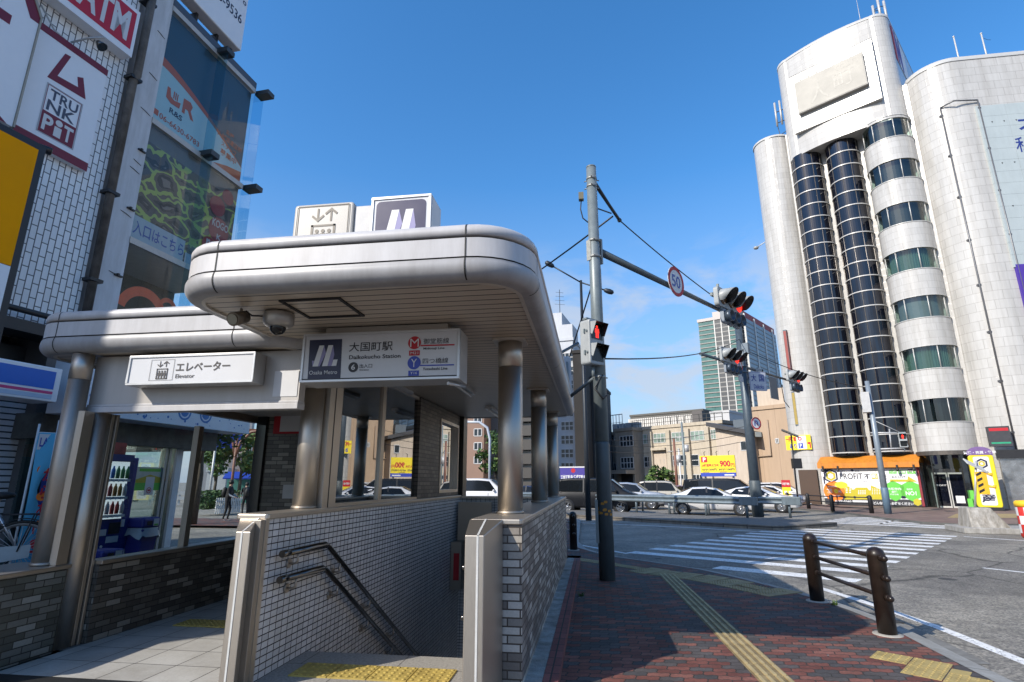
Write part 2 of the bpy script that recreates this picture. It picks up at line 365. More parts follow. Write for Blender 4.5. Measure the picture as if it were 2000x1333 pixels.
# =================================================================== ground, road, pavement
ASPH = mat('asphalt', (.24, .228, .205), .85, 0, .30, 3.5, .9, 130, dirt=.12)
def asphalt_speckle():
    m = ASPH; nt = m.node_tree; L = nt.links.new; b = nt.nodes['Principled BSDF']
    src = b.inputs['Base Color'].links[0].from_socket
    t = nd(nt, 'TexCoord'); v = nd(nt, 'TexVoronoi', Scale=48.); L(t.outputs['Object'], v.inputs['Vector'])
    r = nd(nt, 'ValToRGB'); r.color_ramp.elements[0].color = (.42,)*3+(1,); r.color_ramp.elements[1].color = (1.75, 1.68, 1.55, 1)
    sx = nd(nt, 'SeparateColor'); L(v.outputs['Color'], sx.inputs[0]); L(sx.outputs[0], r.inputs[0])
    mm = nd(nt, 'MixRGB', blend_type='MULTIPLY'); mm.inputs[0].default_value = .8; L(src, mm.inputs[1]); L(r.outputs[0], mm.inputs[2]); 
    n = nd(nt, 'TexNoise', Scale=.35, Detail=3.); L(t.outputs['Object'], n.inputs['Vector'])
    r2 = nd(nt, 'ValToRGB'); r2.color_ramp.elements[0].position = .3; r2.color_ramp.elements[1].position = .7; r2.color_ramp.elements[0].color = (.8,)*3+(1,); r2.color_ramp.elements[1].color = (1.12,)*3+(1,)
    L(n.outputs['Fac'], r2.inputs[0]); m3 = nd(nt, 'MixRGB', blend_type='MULTIPLY'); m3.inputs[0].default_value = 1; L(mm.outputs[0], m3.inputs[1]); L(r2.outputs[0], m3.inputs[2])
    # tyre tracks along the carriageway, sealed cracks and darker patches
    rot = nd(nt, 'Mapping'); rot.inputs['Rotation'].default_value = (0, 0, R(45)); L(t.outputs['Object'], rot.inputs[0])
    w = nd(nt, 'TexWave', Scale=.17, Distortion=1.2, Detail=3.); w.bands_direction = 'X'; L(rot.outputs[0], w.inputs['Vector'])
    r3 = nd(nt, 'ValToRGB'); r3.color_ramp.elements[0].color = (.86, .86, .87, 1); r3.color_ramp.elements[1].color = (1.06, 1.05, 1.03, 1); L(w.outputs['Fac'], r3.inputs[0])
    m4 = nd(nt, 'MixRGB', blend_type='MULTIPLY'); m4.inputs[0].default_value = 1; L(m3.outputs[0], m4.inputs[1]); L(r3.outputs[0], m4.inputs[2])
    nz = nd(nt, 'TexNoise', Scale=1.3, Detail=5.); L(t.outputs['Object'], nz.inputs['Vector']); ad_ = nd(nt, 'MixRGB'); ad_.inputs[0].default_value = .22; L(t.outputs['Object'], ad_.inputs[1]); L(nz.outputs['Color'], ad_.inputs[2])
    vc = nd(nt, 'TexVoronoi', feature='DISTANCE_TO_EDGE', Scale=.28); L(ad_.outputs[0], vc.inputs['Vector'])
    r4 = nd(nt, 'ValToRGB'); r4.color_ramp.elements[0].position = .0; r4.color_ramp.elements[1].position = .009; r4.color_ramp.elements[0].color = (.3, .3, .3, 1); L(vc.outputs['Distance'], r4.inputs[0])
    m5 = nd(nt, 'MixRGB', blend_type='MULTIPLY'); m5.inputs[0].default_value = 1; L(m4.outputs[0], m5.inputs[1]); L(r4.outputs[0], m5.inputs[2])
    vp = nd(nt, 'TexVoronoi', Scale=.22); L(rot.outputs[0], vp.inputs['Vector']); sc_ = nd(nt, 'SeparateColor'); L(vp.outputs['Color'], sc_.inputs[0])
    r5 = nd(nt, 'ValToRGB'); r5.color_ramp.interpolation = 'CONSTANT'; r5.color_ramp.elements[0].color = (.78, .78, .79, 1); r5.color_ramp.elements[1].position = .22; r5.color_ramp.elements[1].color = (1, 1, 1, 1); L(sc_.outputs[0], r5.inputs[0])
    m6 = nd(nt, 'MixRGB', blend_type='MULTIPLY'); m6.inputs[0].default_value = 1; L(m5.outputs[0], m6.inputs[1]); L(r5.outputs[0], m6.inputs[2])
    L(m6.outputs[0], b.inputs['Base Color'])
asphalt_speckle()
PAVER = tiles('red and charcoal interlocking pavers', .195, .0975, [(0, (.145, .045, .032)), (.18, (.185, .062, .044)), (.36, (.22, .085, .062)), (.53, (.088, .075, .072)), (.77, (.063, .057, .057))], .006, (.03, .025, .02), .5, .85, wave=.007, dirt=.35, grain=.38)
PAVER2 = tiles('grey paving slabs', .3, .3, [(0, (.15, .14, .13)), (1, (.20, .19, .175))], .004, (.07, .07, .065), .5, .85, dirt=.2, grain=.2)
FARPAVE = tiles('far pavement pavers', .6, .6, [(0, (.16, .10, .085)), (1, (.23, .16, .13))], .008, (.1, .09, .08), .5, .85, dirt=.2)
PAINT = mat('white road paint', (.80, .80, .79), .7, 0, .08, 9, dirt=.22)
def worn(m, k):
    """worn paint: the asphalt shows in small chips"""
    nt = m.node_tree; L = nt.links.new; b = nt.nodes['Principled BSDF']; src = b.inputs['Base Color'].links[0].from_socket
    t = nd(nt, 'TexCoord'); n = nd(nt, 'TexNoise', Scale=26., Detail=8., Roughness=.75); L(t.outputs['Object'], n.inputs['Vector'])
    r = nd(nt, 'ValToRGB'); r.color_ramp.elements[0].position = k; r.color_ramp.elements[1].position = k+.05
    L(n.outputs['Fac'], r.inputs[0]); mm = nd(nt, 'MixRGB'); L(r.outputs[0], mm.inputs[0]); mm.inputs[1].default_value = (.13, .125, .12, 1); L(src, mm.inputs[2]); L(mm.outputs[0], b.inputs['Base Color'])
worn(PAINT, .405)
def spots(m, scale, size, col, keep):
    """small dropped spots (gum, paint flecks) scattered over a paving material"""
    nt = m.node_tree; L = nt.links.new; b = nt.nodes['Principled BSDF']; src = b.inputs['Base Color'].links[0].from_socket
    t = nd(nt, 'TexCoord'); v = nd(nt, 'TexVoronoi', Scale=scale); L(t.outputs['Object'], v.inputs['Vector']); sc_ = nd(nt, 'SeparateColor'); L(v.outputs['Color'], sc_.inputs[0])
    a = nd(nt, 'Math', operation='LESS_THAN'); a.inputs[1].default_value = size; L(v.outputs['Distance'], a.inputs[0]); c = nd(nt, 'Math', operation='LESS_THAN'); c.inputs[1].default_value = keep; L(sc_.outputs[0], c.inputs[0])
    d = nd(nt, 'Math', operation='MULTIPLY'); L(a.outputs[0], d.inputs[0]); L(c.outputs[0], d.inputs[1]); mm = nd(nt, 'MixRGB'); L(d.outputs[0], mm.inputs[0]); L(src, mm.inputs[1]); mm.inputs[2].default_value = (*col, 1); L(mm.outputs[0], b.inputs['Base Color'])
spots(PAVER, 2.6, .05, (.035, .032, .03), .30); spots(PAVER, 3.3, .045, (.32, .30, .28), .12); spots(ASPH, 1.1, .035, (.40, .39, .37), .18); spots(ASPH, .8, .12, (.05, .048, .046), .14)
RZ = -.1
HX0, HX1, HY0, HY1 = -3.0, -.8, 5.62, 11.9        # the stairwell
g = MB(); S = 1400
for a0, a1, b0, b1 in ((-S, S, -S, HY0), (-S, S, HY1, S), (-S, HX0, HY0, HY1), (HX1, S, HY0, HY1)):
    g.poly([(a0, b0, RZ), (a1, b0, RZ), (a1, b1, RZ), (a0, b1, RZ)])
struct('road', g, ASPH)
# the near pavement with its curving kerb
KERB = [(3.22, -20), (3.22, 5.7), (3.235, 6.5), (3.255, 7.1), (3.262, 7.7), (3.19, 8.3), (3.06, 8.95), (2.80, 9.7), (2.42, 10.6), (1.91, 11.56), (1.35, 12.2), (.72, 12.85), (.31, 13.24), (-.06, 13.9), (-.45, 14.8), (-.7, 16.5), (-.85, 26)]
pv = MB()
for (x0, y0), (x1, y1) in zip(KERB, KERB[1:]):
    pv.poly([(-.35, y0, 0), (x0, y0, 0), (x1, y1, 0), (-.35, y1, 0)]) if y1 < 13.5 else pv.poly([(-1.6, y0, 0), (x0, y0, 0), (x1, y1, 0), (-1.6, y1, 0)])
struct('brick_pavement', pv, PAVER)
kb = MB(); kin = []; kout = []
for i, (x, y) in enumerate(KERB):
    a = V(KERB[max(0, i-1)]); b = V(KERB[min(len(KERB)-1, i+1)]); d = (b-a).normalized(); n = V((d.y, -d.x)); kin.append((x, y)); kout.append((x+n.x*.2, y+n.y*.2))
for i in range(len(KERB)-1):
    a, b, c, d = kin[i], kin[i+1], kout[i+1], kout[i]
    low = -.02 if i > 5 else -.02
    kb.poly([(*a, .002), (*d, low), (*c, low), (*b, .002)]); kb.poly([(*d, low), (*d, RZ-.02), (*c, RZ-.02), (*c, low)])
struct('kerb', kb, tiles('kerb stones', .9, 3, [(0, (.27, .27, .255)), (1, (.34, .335, .315))], .008, (.1, .1, .09), 0, .8, dirt=.3))
gut = MB()
for i in range(2, 10):
    def go(j, w): x, y = kout[j]; a = V(kin[j]); n = (V(kout[j])-a).normalized(); return (x+n.x*w, y+n.y*w, RZ+.004)
    gut.poly([go(i, 0), go(i, .28), go(i+1, .28), go(i+1, 0)])
struct('gutter', gut, mat('gutter concrete', (.20, .195, .18), .85, 0, .25, 8, .4, 90, dirt=.3))
inl = MB(); q = V((3.34, 8.35)); inl.fbox(Fr((3.55, 8.62, RZ+.006), (.2, -1, 0), (1, .2, 0)), 0, .55, -.1, .1, 0, .004)
struct('gutter_grating', inl, mat('dirty cast iron', (.03, .03, .028), .7, 0, .4, 30, .5))
pl = MB()
for a0, a1, b0, b1 in ((-9.6, -.35, -20, 4.4), (-9.6, -5.9, 4.4, 12.4), (-5.9, -5.2, 5.3, 12.4), (-9.6, -1.6, 12.4, 15.0)):
    pl.poly([(a0, b0, -.002), (a1, b0, -.002), (a1, b1, -.002), (a0, b1, -.002)])
struct('slab_pavement', pl, PAVER2)
st = MB()
for a, b in (((-26, 20.2), (-8.3, 20.2)),): st.poly([(a[0], a[1], -.006), (b[0], a[1], -.006), (b[0], a[1]+4.0, -.006), (a[0], a[1]+4.0, -.006)])
struct('side_street_pavement', st, PAVER)
# concrete ledge and red brick edging at the foot of the station wall
lg = MB(); lg.box(-.6, -.462, 4.2, 12.2, -.05, .08); struct('concrete_ledge', lg, mat('weathered concrete ledge', (.36, .355, .33), .9, 0, .3, 5, .6, 60, dirt=.45))
be = MB(); be.box(-.46, -.335, 4.2, 12.2, -.05, .082)
struct('brick_edging', be, tiles('red edging bricks', .4, .21, [(0, (.16, .045, .04)), (1, (.23, .075, .065))], .007, (.03, .025, .022), 0, .8, grain=.25))

# tactile paving -----------------------------------------------------
YEL = mat('yellow tactile paving', (.46, .34, .085), .7, 0, .15, 14, .2, 60, dirt=.3)
YELO = mat('weathered ochre tactile paving', (.38, .285, .135), .75, 0, .2, 9, .25, 60, dirt=.35)
JOINT = mat('dark paving joint', (.05, .04, .025), .9)
def dots(mb, F, a0, b0, s=.3, n=5, z=.0, r=.013, h=.006):
    for i in range(n):
        for j in range(n):
            c = F.p(a0+s*(i+.5)/n, b0+s*(j+.5)/n, z)
            mb.lathe([(r, 0), (r*.75, h*.8), (r*.3, h)], c, 8)
def bars(mb, F, a0, b0, s=.3, z=.0):
    for i in range(4):
        x = a0+s*(i+.5)/4
        mb.fbox(F, x-.014, x+.014, b0+.015, b0+s-.015, z, z+.009)
def tile_slab(mb, F, a0, b0, s=.3, z0=-.02, z1=.004, gap=.005): mb.fbox(F, a0+gap, a0+s-gap, b0+gap, b0+s-gap, z0, z1)
tp = MB()                                             # landing at the head of the stairs
F0 = Fr((-2.64, 4.91, .006), (1, .0, 0), (0, 1, 0))
for i in range(4):
    tile_slab(tp, F0, i*.35, 0, .35, -.02, .006); dots(tp, F0, i*.35, 0, .35, 5, .006, .02, .008)
struct('tactile_paving', tp, YEL)
tp2 = MB()
F1 = Fr((-4.85, 6.3, .006), (1, 0, 0), (0, 1, 0))     # inside the lift lobby
for i in range(5):
    for j in range(2):
        if j and i < 3: continue
        tile_slab(tp2, F1, i*.3, j*.3, .3, -.02, .006); dots(tp2, F1, i*.3, j*.3, .3, 5, .006)
struct('tactile_paving', tp2, YEL)
tpb = MB(); tp3 = MB()                                            # guide strip along the pavement, and the crossing's warning blocks
ga = V((1.455, 5.2, 0)); gb = V((1.235, 10.9, 0)); F2 = Fr((1.62, 4.0, 0), (-.0386*-1, 0, 0), (0, 1, 0))
d = (gb-ga).normalized(); F2 = Fr(ga - d*2.1 , (d.y, -d.x, 0), d)
for j in range(26):
    tile_slab(tp3, F2, -.16, j*.3, .3); bars(tpb, F2, -.16, j*.3, .3, .004)
struct('tactile_paving', tp3, mat('dirty buff guide paving', (.27, .205, .10), .8, 0, .25, 9, .25, 60, dirt=.45)); struct('tactile_paving', tpb, mat('worn guide bars', (.44, .345, .175), .7, 0, .15, 14, .25, 60, dirt=.25))
tp4 = MB()
line = [(-.55, 12.55), (.2, 11.9), (.75, 11.35), (1.05, 11.05), (1.35, 10.85), (1.65, 10.62), (1.95, 10.3), (2.2, 9.95), (2.45, 9.55), (2.68, 9.2)]
for k in range(len(line)-1):
    a = V((*line[k], 0)); b = V((*line[k+1], 0)); d = (b-a).normalized(); L_ = (b-a).length; F3 = Fr(a, d, (-d.y, d.x, 0))
    m = max(1, round(L_/.3))
    for i in range(m):
        for j in (-1, 0):
            if 2 < k or j == 0 or k == 2: tile_slab(tp4, F3, i*L_/m, j*.3, L_/m*.999, -.02, .005 if j else .0055); dots(tp4, F3, i*L_/m, j*.3, .28, 5, .005)
struct('tactile_paving', tp4, YELO)
tp5 = MB(); F4 = Fr((2.52, 6.22, 0), (.86, -.5, 0), (.5, .86, 0))
F4 = Fr((2.50, 6.18, 0), (.80, -.60, 0), (.60, .80, 0))
for i, j in ((0, 0), (1, 0), (1, -1), (2, -1), (2, -2), (3, -2), (3, -1), (3, -3), (4, -3), (4, -2), (0, 1), (2, 0)):
    if (i, j) in ((0, 1), (2, 0), (3, -1), (4, -2)): continue
    tile_slab(tp5, F4, i*.3-.0, j*.3, .3); dots(tp5, F4, i*.3, j*.3, .3, 5, .004)
for i, j in ((1.5, 0), (2.5, -1), (3.5, -2)):
    tile_slab(tp5, F4, i*.3+.15, j*.3, .15); 
struct('tactile_paving', tp5, mat('yellow warning blocks', (.42, .32, .12), .7, 0, .18, 9, .25, 60, dirt=.3))

# road markings ------------------------------------------------------
mk = MB(); Z = RZ+.004
LE = [(605, 268), (745, 247), (870, 228), (985, 211), (1100, 193), (1190, 177), (1285, 161), (1370, 147), (1450, 132), (1530, 118)]
sd = V((.66, -.752, 0)); cd = V((.60, .80, 0))            # along a stripe, across the crossing
for i in range(11):
    L0 = V((.705, 14.77, 0)) + V((.615, .85, 0))*i
    L1 = V((5.10, 12.16, 0)) + V((.62, .83, 0))*i + V((.05, -.05, 0))
    w = V((.30, .40, 0))*.92
    mk.poly([(*(L0).xy, Z), (*(L1).xy, Z), (*(L1+w).xy, Z), (*(L0+w).xy, Z)])
for a, b in (((2.3, 12.43), (4.45, 11.1)),):
    a = V((*a, 0)); b = V((*b, 0)); w = V((.28, .38, 0)); mk.poly([(*a.xy, Z), (*b.xy, Z), (*(b+w).xy, Z), (*(a+w).xy, Z)])
struct('crosswalk', mk, PAINT)
m2 = MB()
for i in range(6):                                        # the second crossing, running to the white tower's corner
    def e2(t, k): x0, y0, x1, y1 = ((1591, 1020.5, 1662, 1009.5), (1885, 1034.5, 1912, 1012))[k]; p_ = atZ(x0+(x1-x0)*t, y0+(y1-y0)*t, Z); return p_
    a, b, c_, d_ = e2(i/6, 0), e2(i/6, 1), e2((i+.46)/6, 1), e2((i+.46)/6, 0)
    m2.poly([(*q.xy, Z) for q in (a, b, c_, d_)])
struct('crosswalk', m2, PAINT)
def stripe(mb, pts, w, z=Z):
    for (x0, y0), (x1, y1) in zip(pts, pts[1:]):
        a = V((x0, y0)); b = V((x1, y1)); d = (b-a).normalized(); n = V((-d.y, d.x))*w/2
        mb.poly([(*(a-n), z), (*(b-n), z), (*(b+n), z), (*(a+n), z)])
rl = MB()
stripe(rl, [(3.62, 10.55), (3.88, 9.2), (4.05, 7.9), (4.08, 6.9), (4.1, 5.5), (4.1, -20)], .14)
stripe(rl, [(-30, 36.0), (-1.2, 25.4), (3.4, 23.2), (6.6, 20.9)], .14); stripe(rl, [(-.6, 16.6), (.75, 14.6)], .12)
stripe(rl, [(7.8, 13.3), (8.2, 12.75)], .12); stripe(rl, [(11.7, 20.6), (18, 13.0), (26, 2)], .14); stripe(rl, [(9.6, 26.5), (7.5, 27.6)], .12)
stripe(rl, [(11.8, 26.2), (14.2, 29.6)], .12)
struct('road_line', rl, PAINT)
pt = MB()
pt.poly([(5.2, 17.6, Z-.002), (9.5, 13.2, Z-.002), (10.2, 13.9, Z-.002), (5.9, 18.3, Z-.002)])
# =================================================================== station entrance
BTILE = [(0, (.075, .068, .058)), (.3, (.10, .09, .077)), (.55, (.145, .132, .112)), (.8, (.27, .25, .215))]
DARKT = tiles('dark brown wall tiles', .19, .062, BTILE, .005, (.02, .018, .016), .5, .35, grain=.12, bump=.35)
GREYT = tiles('mottled grey wall tiles', .205, .062, [(0, (.15, .13, .115)), (.3, (.23, .205, .18)), (.55, (.34, .31, .27)), (.8, (.50, .46, .405))], .006, (.045, .035, .028), .5, .5, grain=.15, bump=.4, dirt=.15)
WTILE = tiles('white stairwell tiles', .1, .0565, [(0, (.55, .535, .525)), (1, (.67, .65, .64))], .0045, (.035, .03, .028), 0, .25, grain=.06, bump=.5, dirt=.14)
FLOORT = tiles('pale floor tiles', .42, .42, [(0, (.40, .385, .355)), (1, (.47, .455, .42))], .005, (.05, .045, .04), 0, .55, grain=.1, dirt=.2)
GRAN = tiles('grey granite slabs', .9, .75, [(0, (.25, .235, .215)), (1, (.29, .275, .25))], .004, (.06, .055, .05), .5, .7, grain=.45)
SOFF = tiles('slatted white soffit', 60, .12, [(0, (.52, .445, .35)), (1, (.545, .47, .375))], .008, (.02, .017, .014), 0, .42, grain=.03, bump=.8)
ST = thing('subway_entrance', 'pale canopied subway entrance with rounded fascia, steel columns and tiled walls beside the stairs', 'subway entrance', (-3, 4.4, 0))
fl = MB(); fl.poly([(-5.2, 4.62, 0), (-2.95, 4.62, 0), (-2.95, 8.1, 0), (-5.2, 8.1, 0)]); fl.build('lobby_floor', FLOORT, ST)
th = MB(); th.poly([(-5.9, 4.402, .001), (-2.95, 4.402, .001), (-2.95, 4.62, .001), (-5.9, 4.62, .001)]); th.build('drain_grating', mat('dark drain grating', (.045, .045, .045), .5, .5), ST)
ld = MB(); ld.poly([(-2.95, 4.402, 0), (-.6, 4.402, 0), (-.6, HY0, 0), (-2.95, HY0, 0)]); ld.poly([(-2.95, HY0, 0), (-.6, HY0, 0), (-.6, HY0, -.16), (-2.95, HY0, -.16)]); ld.build('landing', GRAN, ST)
sp_ = MB()
for i in range(16):
    y = HY0 + i*.3; z = -.16*(i+1); sp_.box(-2.9, -1.1, y, y+.32, z-.3, z)
sp_.build('stairs', CONC, ST)
# left stair wall: white tiles on the stair side
lw = MB(); lw.box(-3.08, -2.84, 4.70, 12.0, -3.6, 1.285); lw.build('stair_wall', WTILE, ST)
ldk = MB(); ldk.box(-3.09, -3.083, 4.72, 8.1, 0, 1.285); ldk.build('lobby_wall_lining', DARKT, ST)
lc = MB(); lc.rbox(Fr((-3.05, 4.66, 1.285), (1, 0, 0), (0, 1, 0)), -.075, .235, 0, 7.3, 0, .045, .03); bevel(lc.build('coping', STEEL, ST), .008)
# right wall: outside grey tiles, inside white tiles
rw = MB(); rw.box(-.79, -.6, 4.713, 12.0, -.05, 1.262); rw.build('outer_wall', GREYT, ST)
rw2 = MB(); rw2.box(-1.01, -.795, 4.78, 12.0, -3.6, 1.262); rw2.build('inner_wall', WTILE, ST)
rc = MB(); rc.rbox(Fr((-.87, 4.69, 1.262), (1, 0, 0), (0, 1, 0)), -.16, .282, 0, 7.35, 0, .042, .03); bevel(rc.build('coping', STEEL, ST), .008)
bw = MB(); bw.box(-2.84, -1.01, 11.95, 12.05, -3.6, 1.27); bw.build('back_wall', WTILE, ST)
bc = MB(); bc.box(-2.83, -1.04, 11.9, 12.1, 1.272, 1.31); bc.build('coping', STEEL, ST)
# shutter guide posts
def gate_post(fl_, fr_, bl_, br_, yf, yb, zf, zb, groove, dark_side=0):
    m = MB()
    b = [(fl_, yf), (fr_, yf), (br_, yb), (bl_, yb)]; zt = [zf, zf, zb, zb]
    P = [(x, y, 0) for x, y in b] + [(x, y, z) for (x, y), z in zip(b, zt)]
    m.add(P, [(3, 2, 1, 0), (4, 5, 6, 7), (0, 1, 5, 4), (1, 2, 6, 5), (2, 3, 7, 6), (3, 0, 4, 7)])
    o = m.build('gate_post', STEEL, ST); bevel(o, .006)
    s = MB(); s.box(groove-.008, groove+.008, yf-.004, yf-.001, .0, zf-.004)
    s.add([(groove-.008, yf-.004, zf), (groove+.008, yf-.004, zf), (groove+.008, yb, zb+.004), (groove-.008, yb, zb+.004)], [(0, 1, 2, 3)])
    s.build('edge_strip', mat('pale edge strip', (.72, .72, .70), .25, .3), o)
    return o
gp = gate_post(-2.96, -2.83, -3.10, -2.93, 4.45, 4.70, 1.2, 1.31, -2.905)
d_ = MB(); d_.box(-2.925, -2.838, 4.60, 4.70, .0, 1.285); bevel(d_.build('shutter_guide', STEELD, ST), .004)
d_ = MB(); d_.box(-2.86, -2.831, 4.662, 4.72, .0, 1.288); d_.build('shutter_guide', STEEL, ST)
sl = MB()
for z in (.15, .45, .78, 1.12): sl.box(-2.853, -2.846, 4.652, 4.661, z-.06, z+.06)
sl.build('guide_slot', BLACK, ST)
gate_post(-.993, -.845, -1.03, -.752, 4.36, 4.69, 1.205, 1.302, -.895)
hk = MB()
for z in (.62, .97): hk.ball((-1.005, 4.40, z), .02); hk.cyl((-1.0, 4.4, z), (-.97, 4.4, z), .008)
hk.build('gate_hook', CHROME, ST)
# columns
def column(x, y, z0, z1, r, foot=True):
    m = MB(); m.cyl((x, y, z0), (x, y, z1-.28), r, n=32); o = m.build('column', STEELD if z1 < 3 else STEEL, ST)
    k = MB(); k.cyl((x, y, z1-.278), (x, y, z1), r+.002, n=32); k.build('column_head', STEEL, o)
    c = MB(); c.lathe([(r+.002, 0), (r+.012, .004), (r+.01, .02), (r, .03)], (x, y, z0), 32); c.build('base_ring', STEELD, o)
    return o
column(-.82, 5.56, 1.304, 3.03, .125); column(-.835, 8.75, 1.304, 3.03, .125); column(-.845, 11.75, 1.304, 3.03, .125)
column(-3.06, 5.72, 1.33, 3.03, .118)
column(-5.475, 5.15, .80, 2.95, .10)
fp = MB(); fp.box(-5.385, -5.30, 5.12, 5.24, .80, 2.33); fp.build('flat_post', STEEL, ST)
fp = MB(); fp.cyl((-5.345, 5.36, 0), (-5.345, 5.36, 2.33), .095, n=28); fp.build('jamb_column', STEEL, ST)
fp = MB(); fp.box(-5.335, -5.265, 5.43, 5.47, 0, 2.33); fp.box(-5.29, -5.25, 5.485, 5.52, 0, 2.33); bevel(fp.build('door_track', STEEL, ST), .004)
fp = MB(); fp.box(-5.30, -5.27, 5.472, 5.484, 0, 2.33); fp.build('track_slot', BLACK, ST)
fp = MB(); fp.box(-3.0, -2.90, 5.80, 6.12, 1.33, 3.03); fp.build('flat_post', STEEL, ST)
fp = MB(); fp.box(-2.912, -2.896, 5.93, 5.945, 1.33, 3.03); fp.build('post_joint', BLACK, ST)
# low dark-tiled wall on the left with steel coping
bl = MB(); bl.rbox(Fr((-5.9, 3.9, -.02), (1, 0, 0), (0, 1, 0)), 0, .6, 0, 1.4, 0, .775, .05, 3); bl.build('planter_wall', tiles('grey green wall tiles', .19, .062, [(0, (.075, .082, .072)), (.3, (.11, .12, .105)), (.55, (.16, .165, .15)), (.8, (.28, .285, .26))], .005, (.03, .03, .026), .5, .35, grain=.12, bump=.35), ST)
bl = MB(); bl.rbox(Fr((-5.92, 3.88, .755), (1, 0, 0), (0, 1, 0)), 0, .645, 0, 1.44, 0, .042, .06, 3); bevel(bl.build('coping', STEEL, ST), .008)
hl = MB(); hl.box(-5.36, -5.2, 5.53, 8.1, 0, .755); hl.build('lobby_wall', DARKT, ST)
hl = MB(); hl.box(-5.37, -5.17, 5.53, 8.1, .757, .80); bevel(hl.build('window_sill', STEEL, ST), .006)
# lift lobby glazing towards the shop
w = MB(); w.box(-5.30, -5.22, 6.78, 6.87, .802, 2.33); w.build('mullion', STEELD, ST)
w = MB(); w.box(-5.275, -5.262, 5.53, 8.1, .802, 2.5); w.build('window_pane', glass('lobby glass', (.93, .96, .95), .5, 0, .035), ST)
w = MB(); w.box(-5.31, -5.21, 5.3, 8.1, 2.5, 2.94); w.build('transom', STEELD, ST)
bk = MB(); bk.box(-5.05, -3.26, 8.1, 8.25, 0, 2.95); bk.build('lift_shaft_wall', DARKT, ST)
bk = MB(); bk.box(-5.22, -5.06, 8.05, 8.25, 0, 2.95); bk.build('dark_glass_strip', mat('dark tinted glass', (.02, .025, .03), .08, 0, .05), ST)
bk = MB(); bk.box(-3.252, -2.99, 8.12, 8.25, 1.3, 2.98); bk.build('lift_shaft_wall', DARKT, ST)
bk = MB(); bk.box(-4.93, -3.9, 8.05, 8.1, 2.33, 2.62); ob = bk.build('notice_frame', REDS, ST)
bk = MB(); bk.box(-4.82, -4.36, 8.046, 8.052, 2.36, 2.7); bk.build('notice_sheet', SIGNW, ob)
bk = MB(); bk.box(-4.68, -4.5, 8.07, 8.1, 1.36, 1.56); bk.build('control_box', mat('grey control box', (.5, .5, .5), .4), ST)
# lintel over the lobby entrance
li = MB(); li.box(-5.44, -2.99, 5.28, 5.40, 2.42, 2.95); li.build('lintel', mat('lintel panel', (.46, .435, .41), .4, .1, .04, 2, dirt=.08), ST)
li = MB(); li.box(-5.46, -2.985, 5.262, 5.41, 2.33, 2.392); li.box(-5.45, -2.987, 5.27, 5.405, 2.394, 2.418); bevel(li.build('lintel_trim', PANEL, ST), .004)
li = MB(); li.rbox(FRONT(-3.28, 5.28, 2.46), 0, .27, 0, .27, 0, .006, .005); li.build('access_panel', SIGNW, ST)
lp = MB(); lp.box(-5.2, -3.0, 5.42, 8.1, 2.60, 2.64); lp.build('lobby_ceiling', mat('lobby ceiling', (.45, .44, .42), .6), ST)
# glazing on the stair side
GX = -2.955
w = MB(); w.box(GX-.01, GX, 6.12, 9.2, 1.36, 2.97); w.build('window_pane', glass('stairside glass', (.42, .46, .45), 1.0, 0, .30), ST)
w = MB(); w.box(GX-.03, GX+.03, 7.46, 7.58, 1.36, 3.02); w.build('mullion', STEEL, ST)
w = MB(); w.box(GX-.05, GX+.05, 6.12, 9.3, 1.33, 1.365); w.box(GX-.03, GX+.03, 6.12, 9.3, 2.97, 3.02); w.build('window_frame', STEEL, ST)
br = MB()
for a0, a1, b0, b1 in ((9.2, 10.42, 1.33, 3.02), (11.88, 12.0, 1.33, 3.02), (10.42, 11.88, 1.33, 1.40), (10.42, 11.88, 2.80, 3.02)): br.box(-3.12, -2.9, a0, a1, b0, b1)
br.box(-3.2, -2.9, 9.12, 9.2, 1.33, 3.02)
br.build('brick_pier', tiles('brown pier tiles', .205, .067, [(0, (.06, .05, .042)), (.35, (.09, .075, .062)), (.7, (.13, .11, .09))], .008, (.02, .017, .014), .5, .5, grain=.15), ST)
w = MB()
for a0, a1, b0, b1 in ((10.42, 10.48, 1.40, 2.80), (11.82, 11.88, 1.40, 2.80), (10.48, 11.82, 1.40, 1.46), (10.48, 11.82, 2.74, 2.80)): w.box(-3.0, -2.885, a0, a1, b0, b1)
w.build('window_frame', STEEL, ST)
w = MB(); w.box(-2.98, -2.97, 10.48, 11.82, 1.46, 2.74); w.build('window_pane', glass('pier window glass', (.3, .32, .32), 1.0, 0, .35), ST)
w = MB(); w.box(-3.1, -2.82, 12.05, 12.4, -.5, 3.02); w.build('corner_post', mat('dark bronze post', (.06, .055, .05), .35, .6), ST)
sh = MB(); sh.box(-4.6, -3.25, 8.3, 11.9, 0, 3.0); sh.build('lift_shaft', mat('dark lift shaft', (.03, .03, .03), .4), ST)
tt = MB(); tt.box(-3.9, -3.28, 8.02, 8.06, 2.25, 2.6)
fx = MB(); fx.box(-2.84, -2.62, 11.2, 11.5, -.42, .46); o = fx.build('hydrant_cabinet', STEELD, ST); bevel(o, .01)
fx = MB(); fx.box(-2.77, -2.66, 11.192, 11.199, -.24, .25); fx.build('hydrant_door', REDS, o)
fx = MB(); fx.box(-2.80, -2.1, 11.6, 11.7, .35, 1.2); fx.build('steel_door', STEELD, ST)
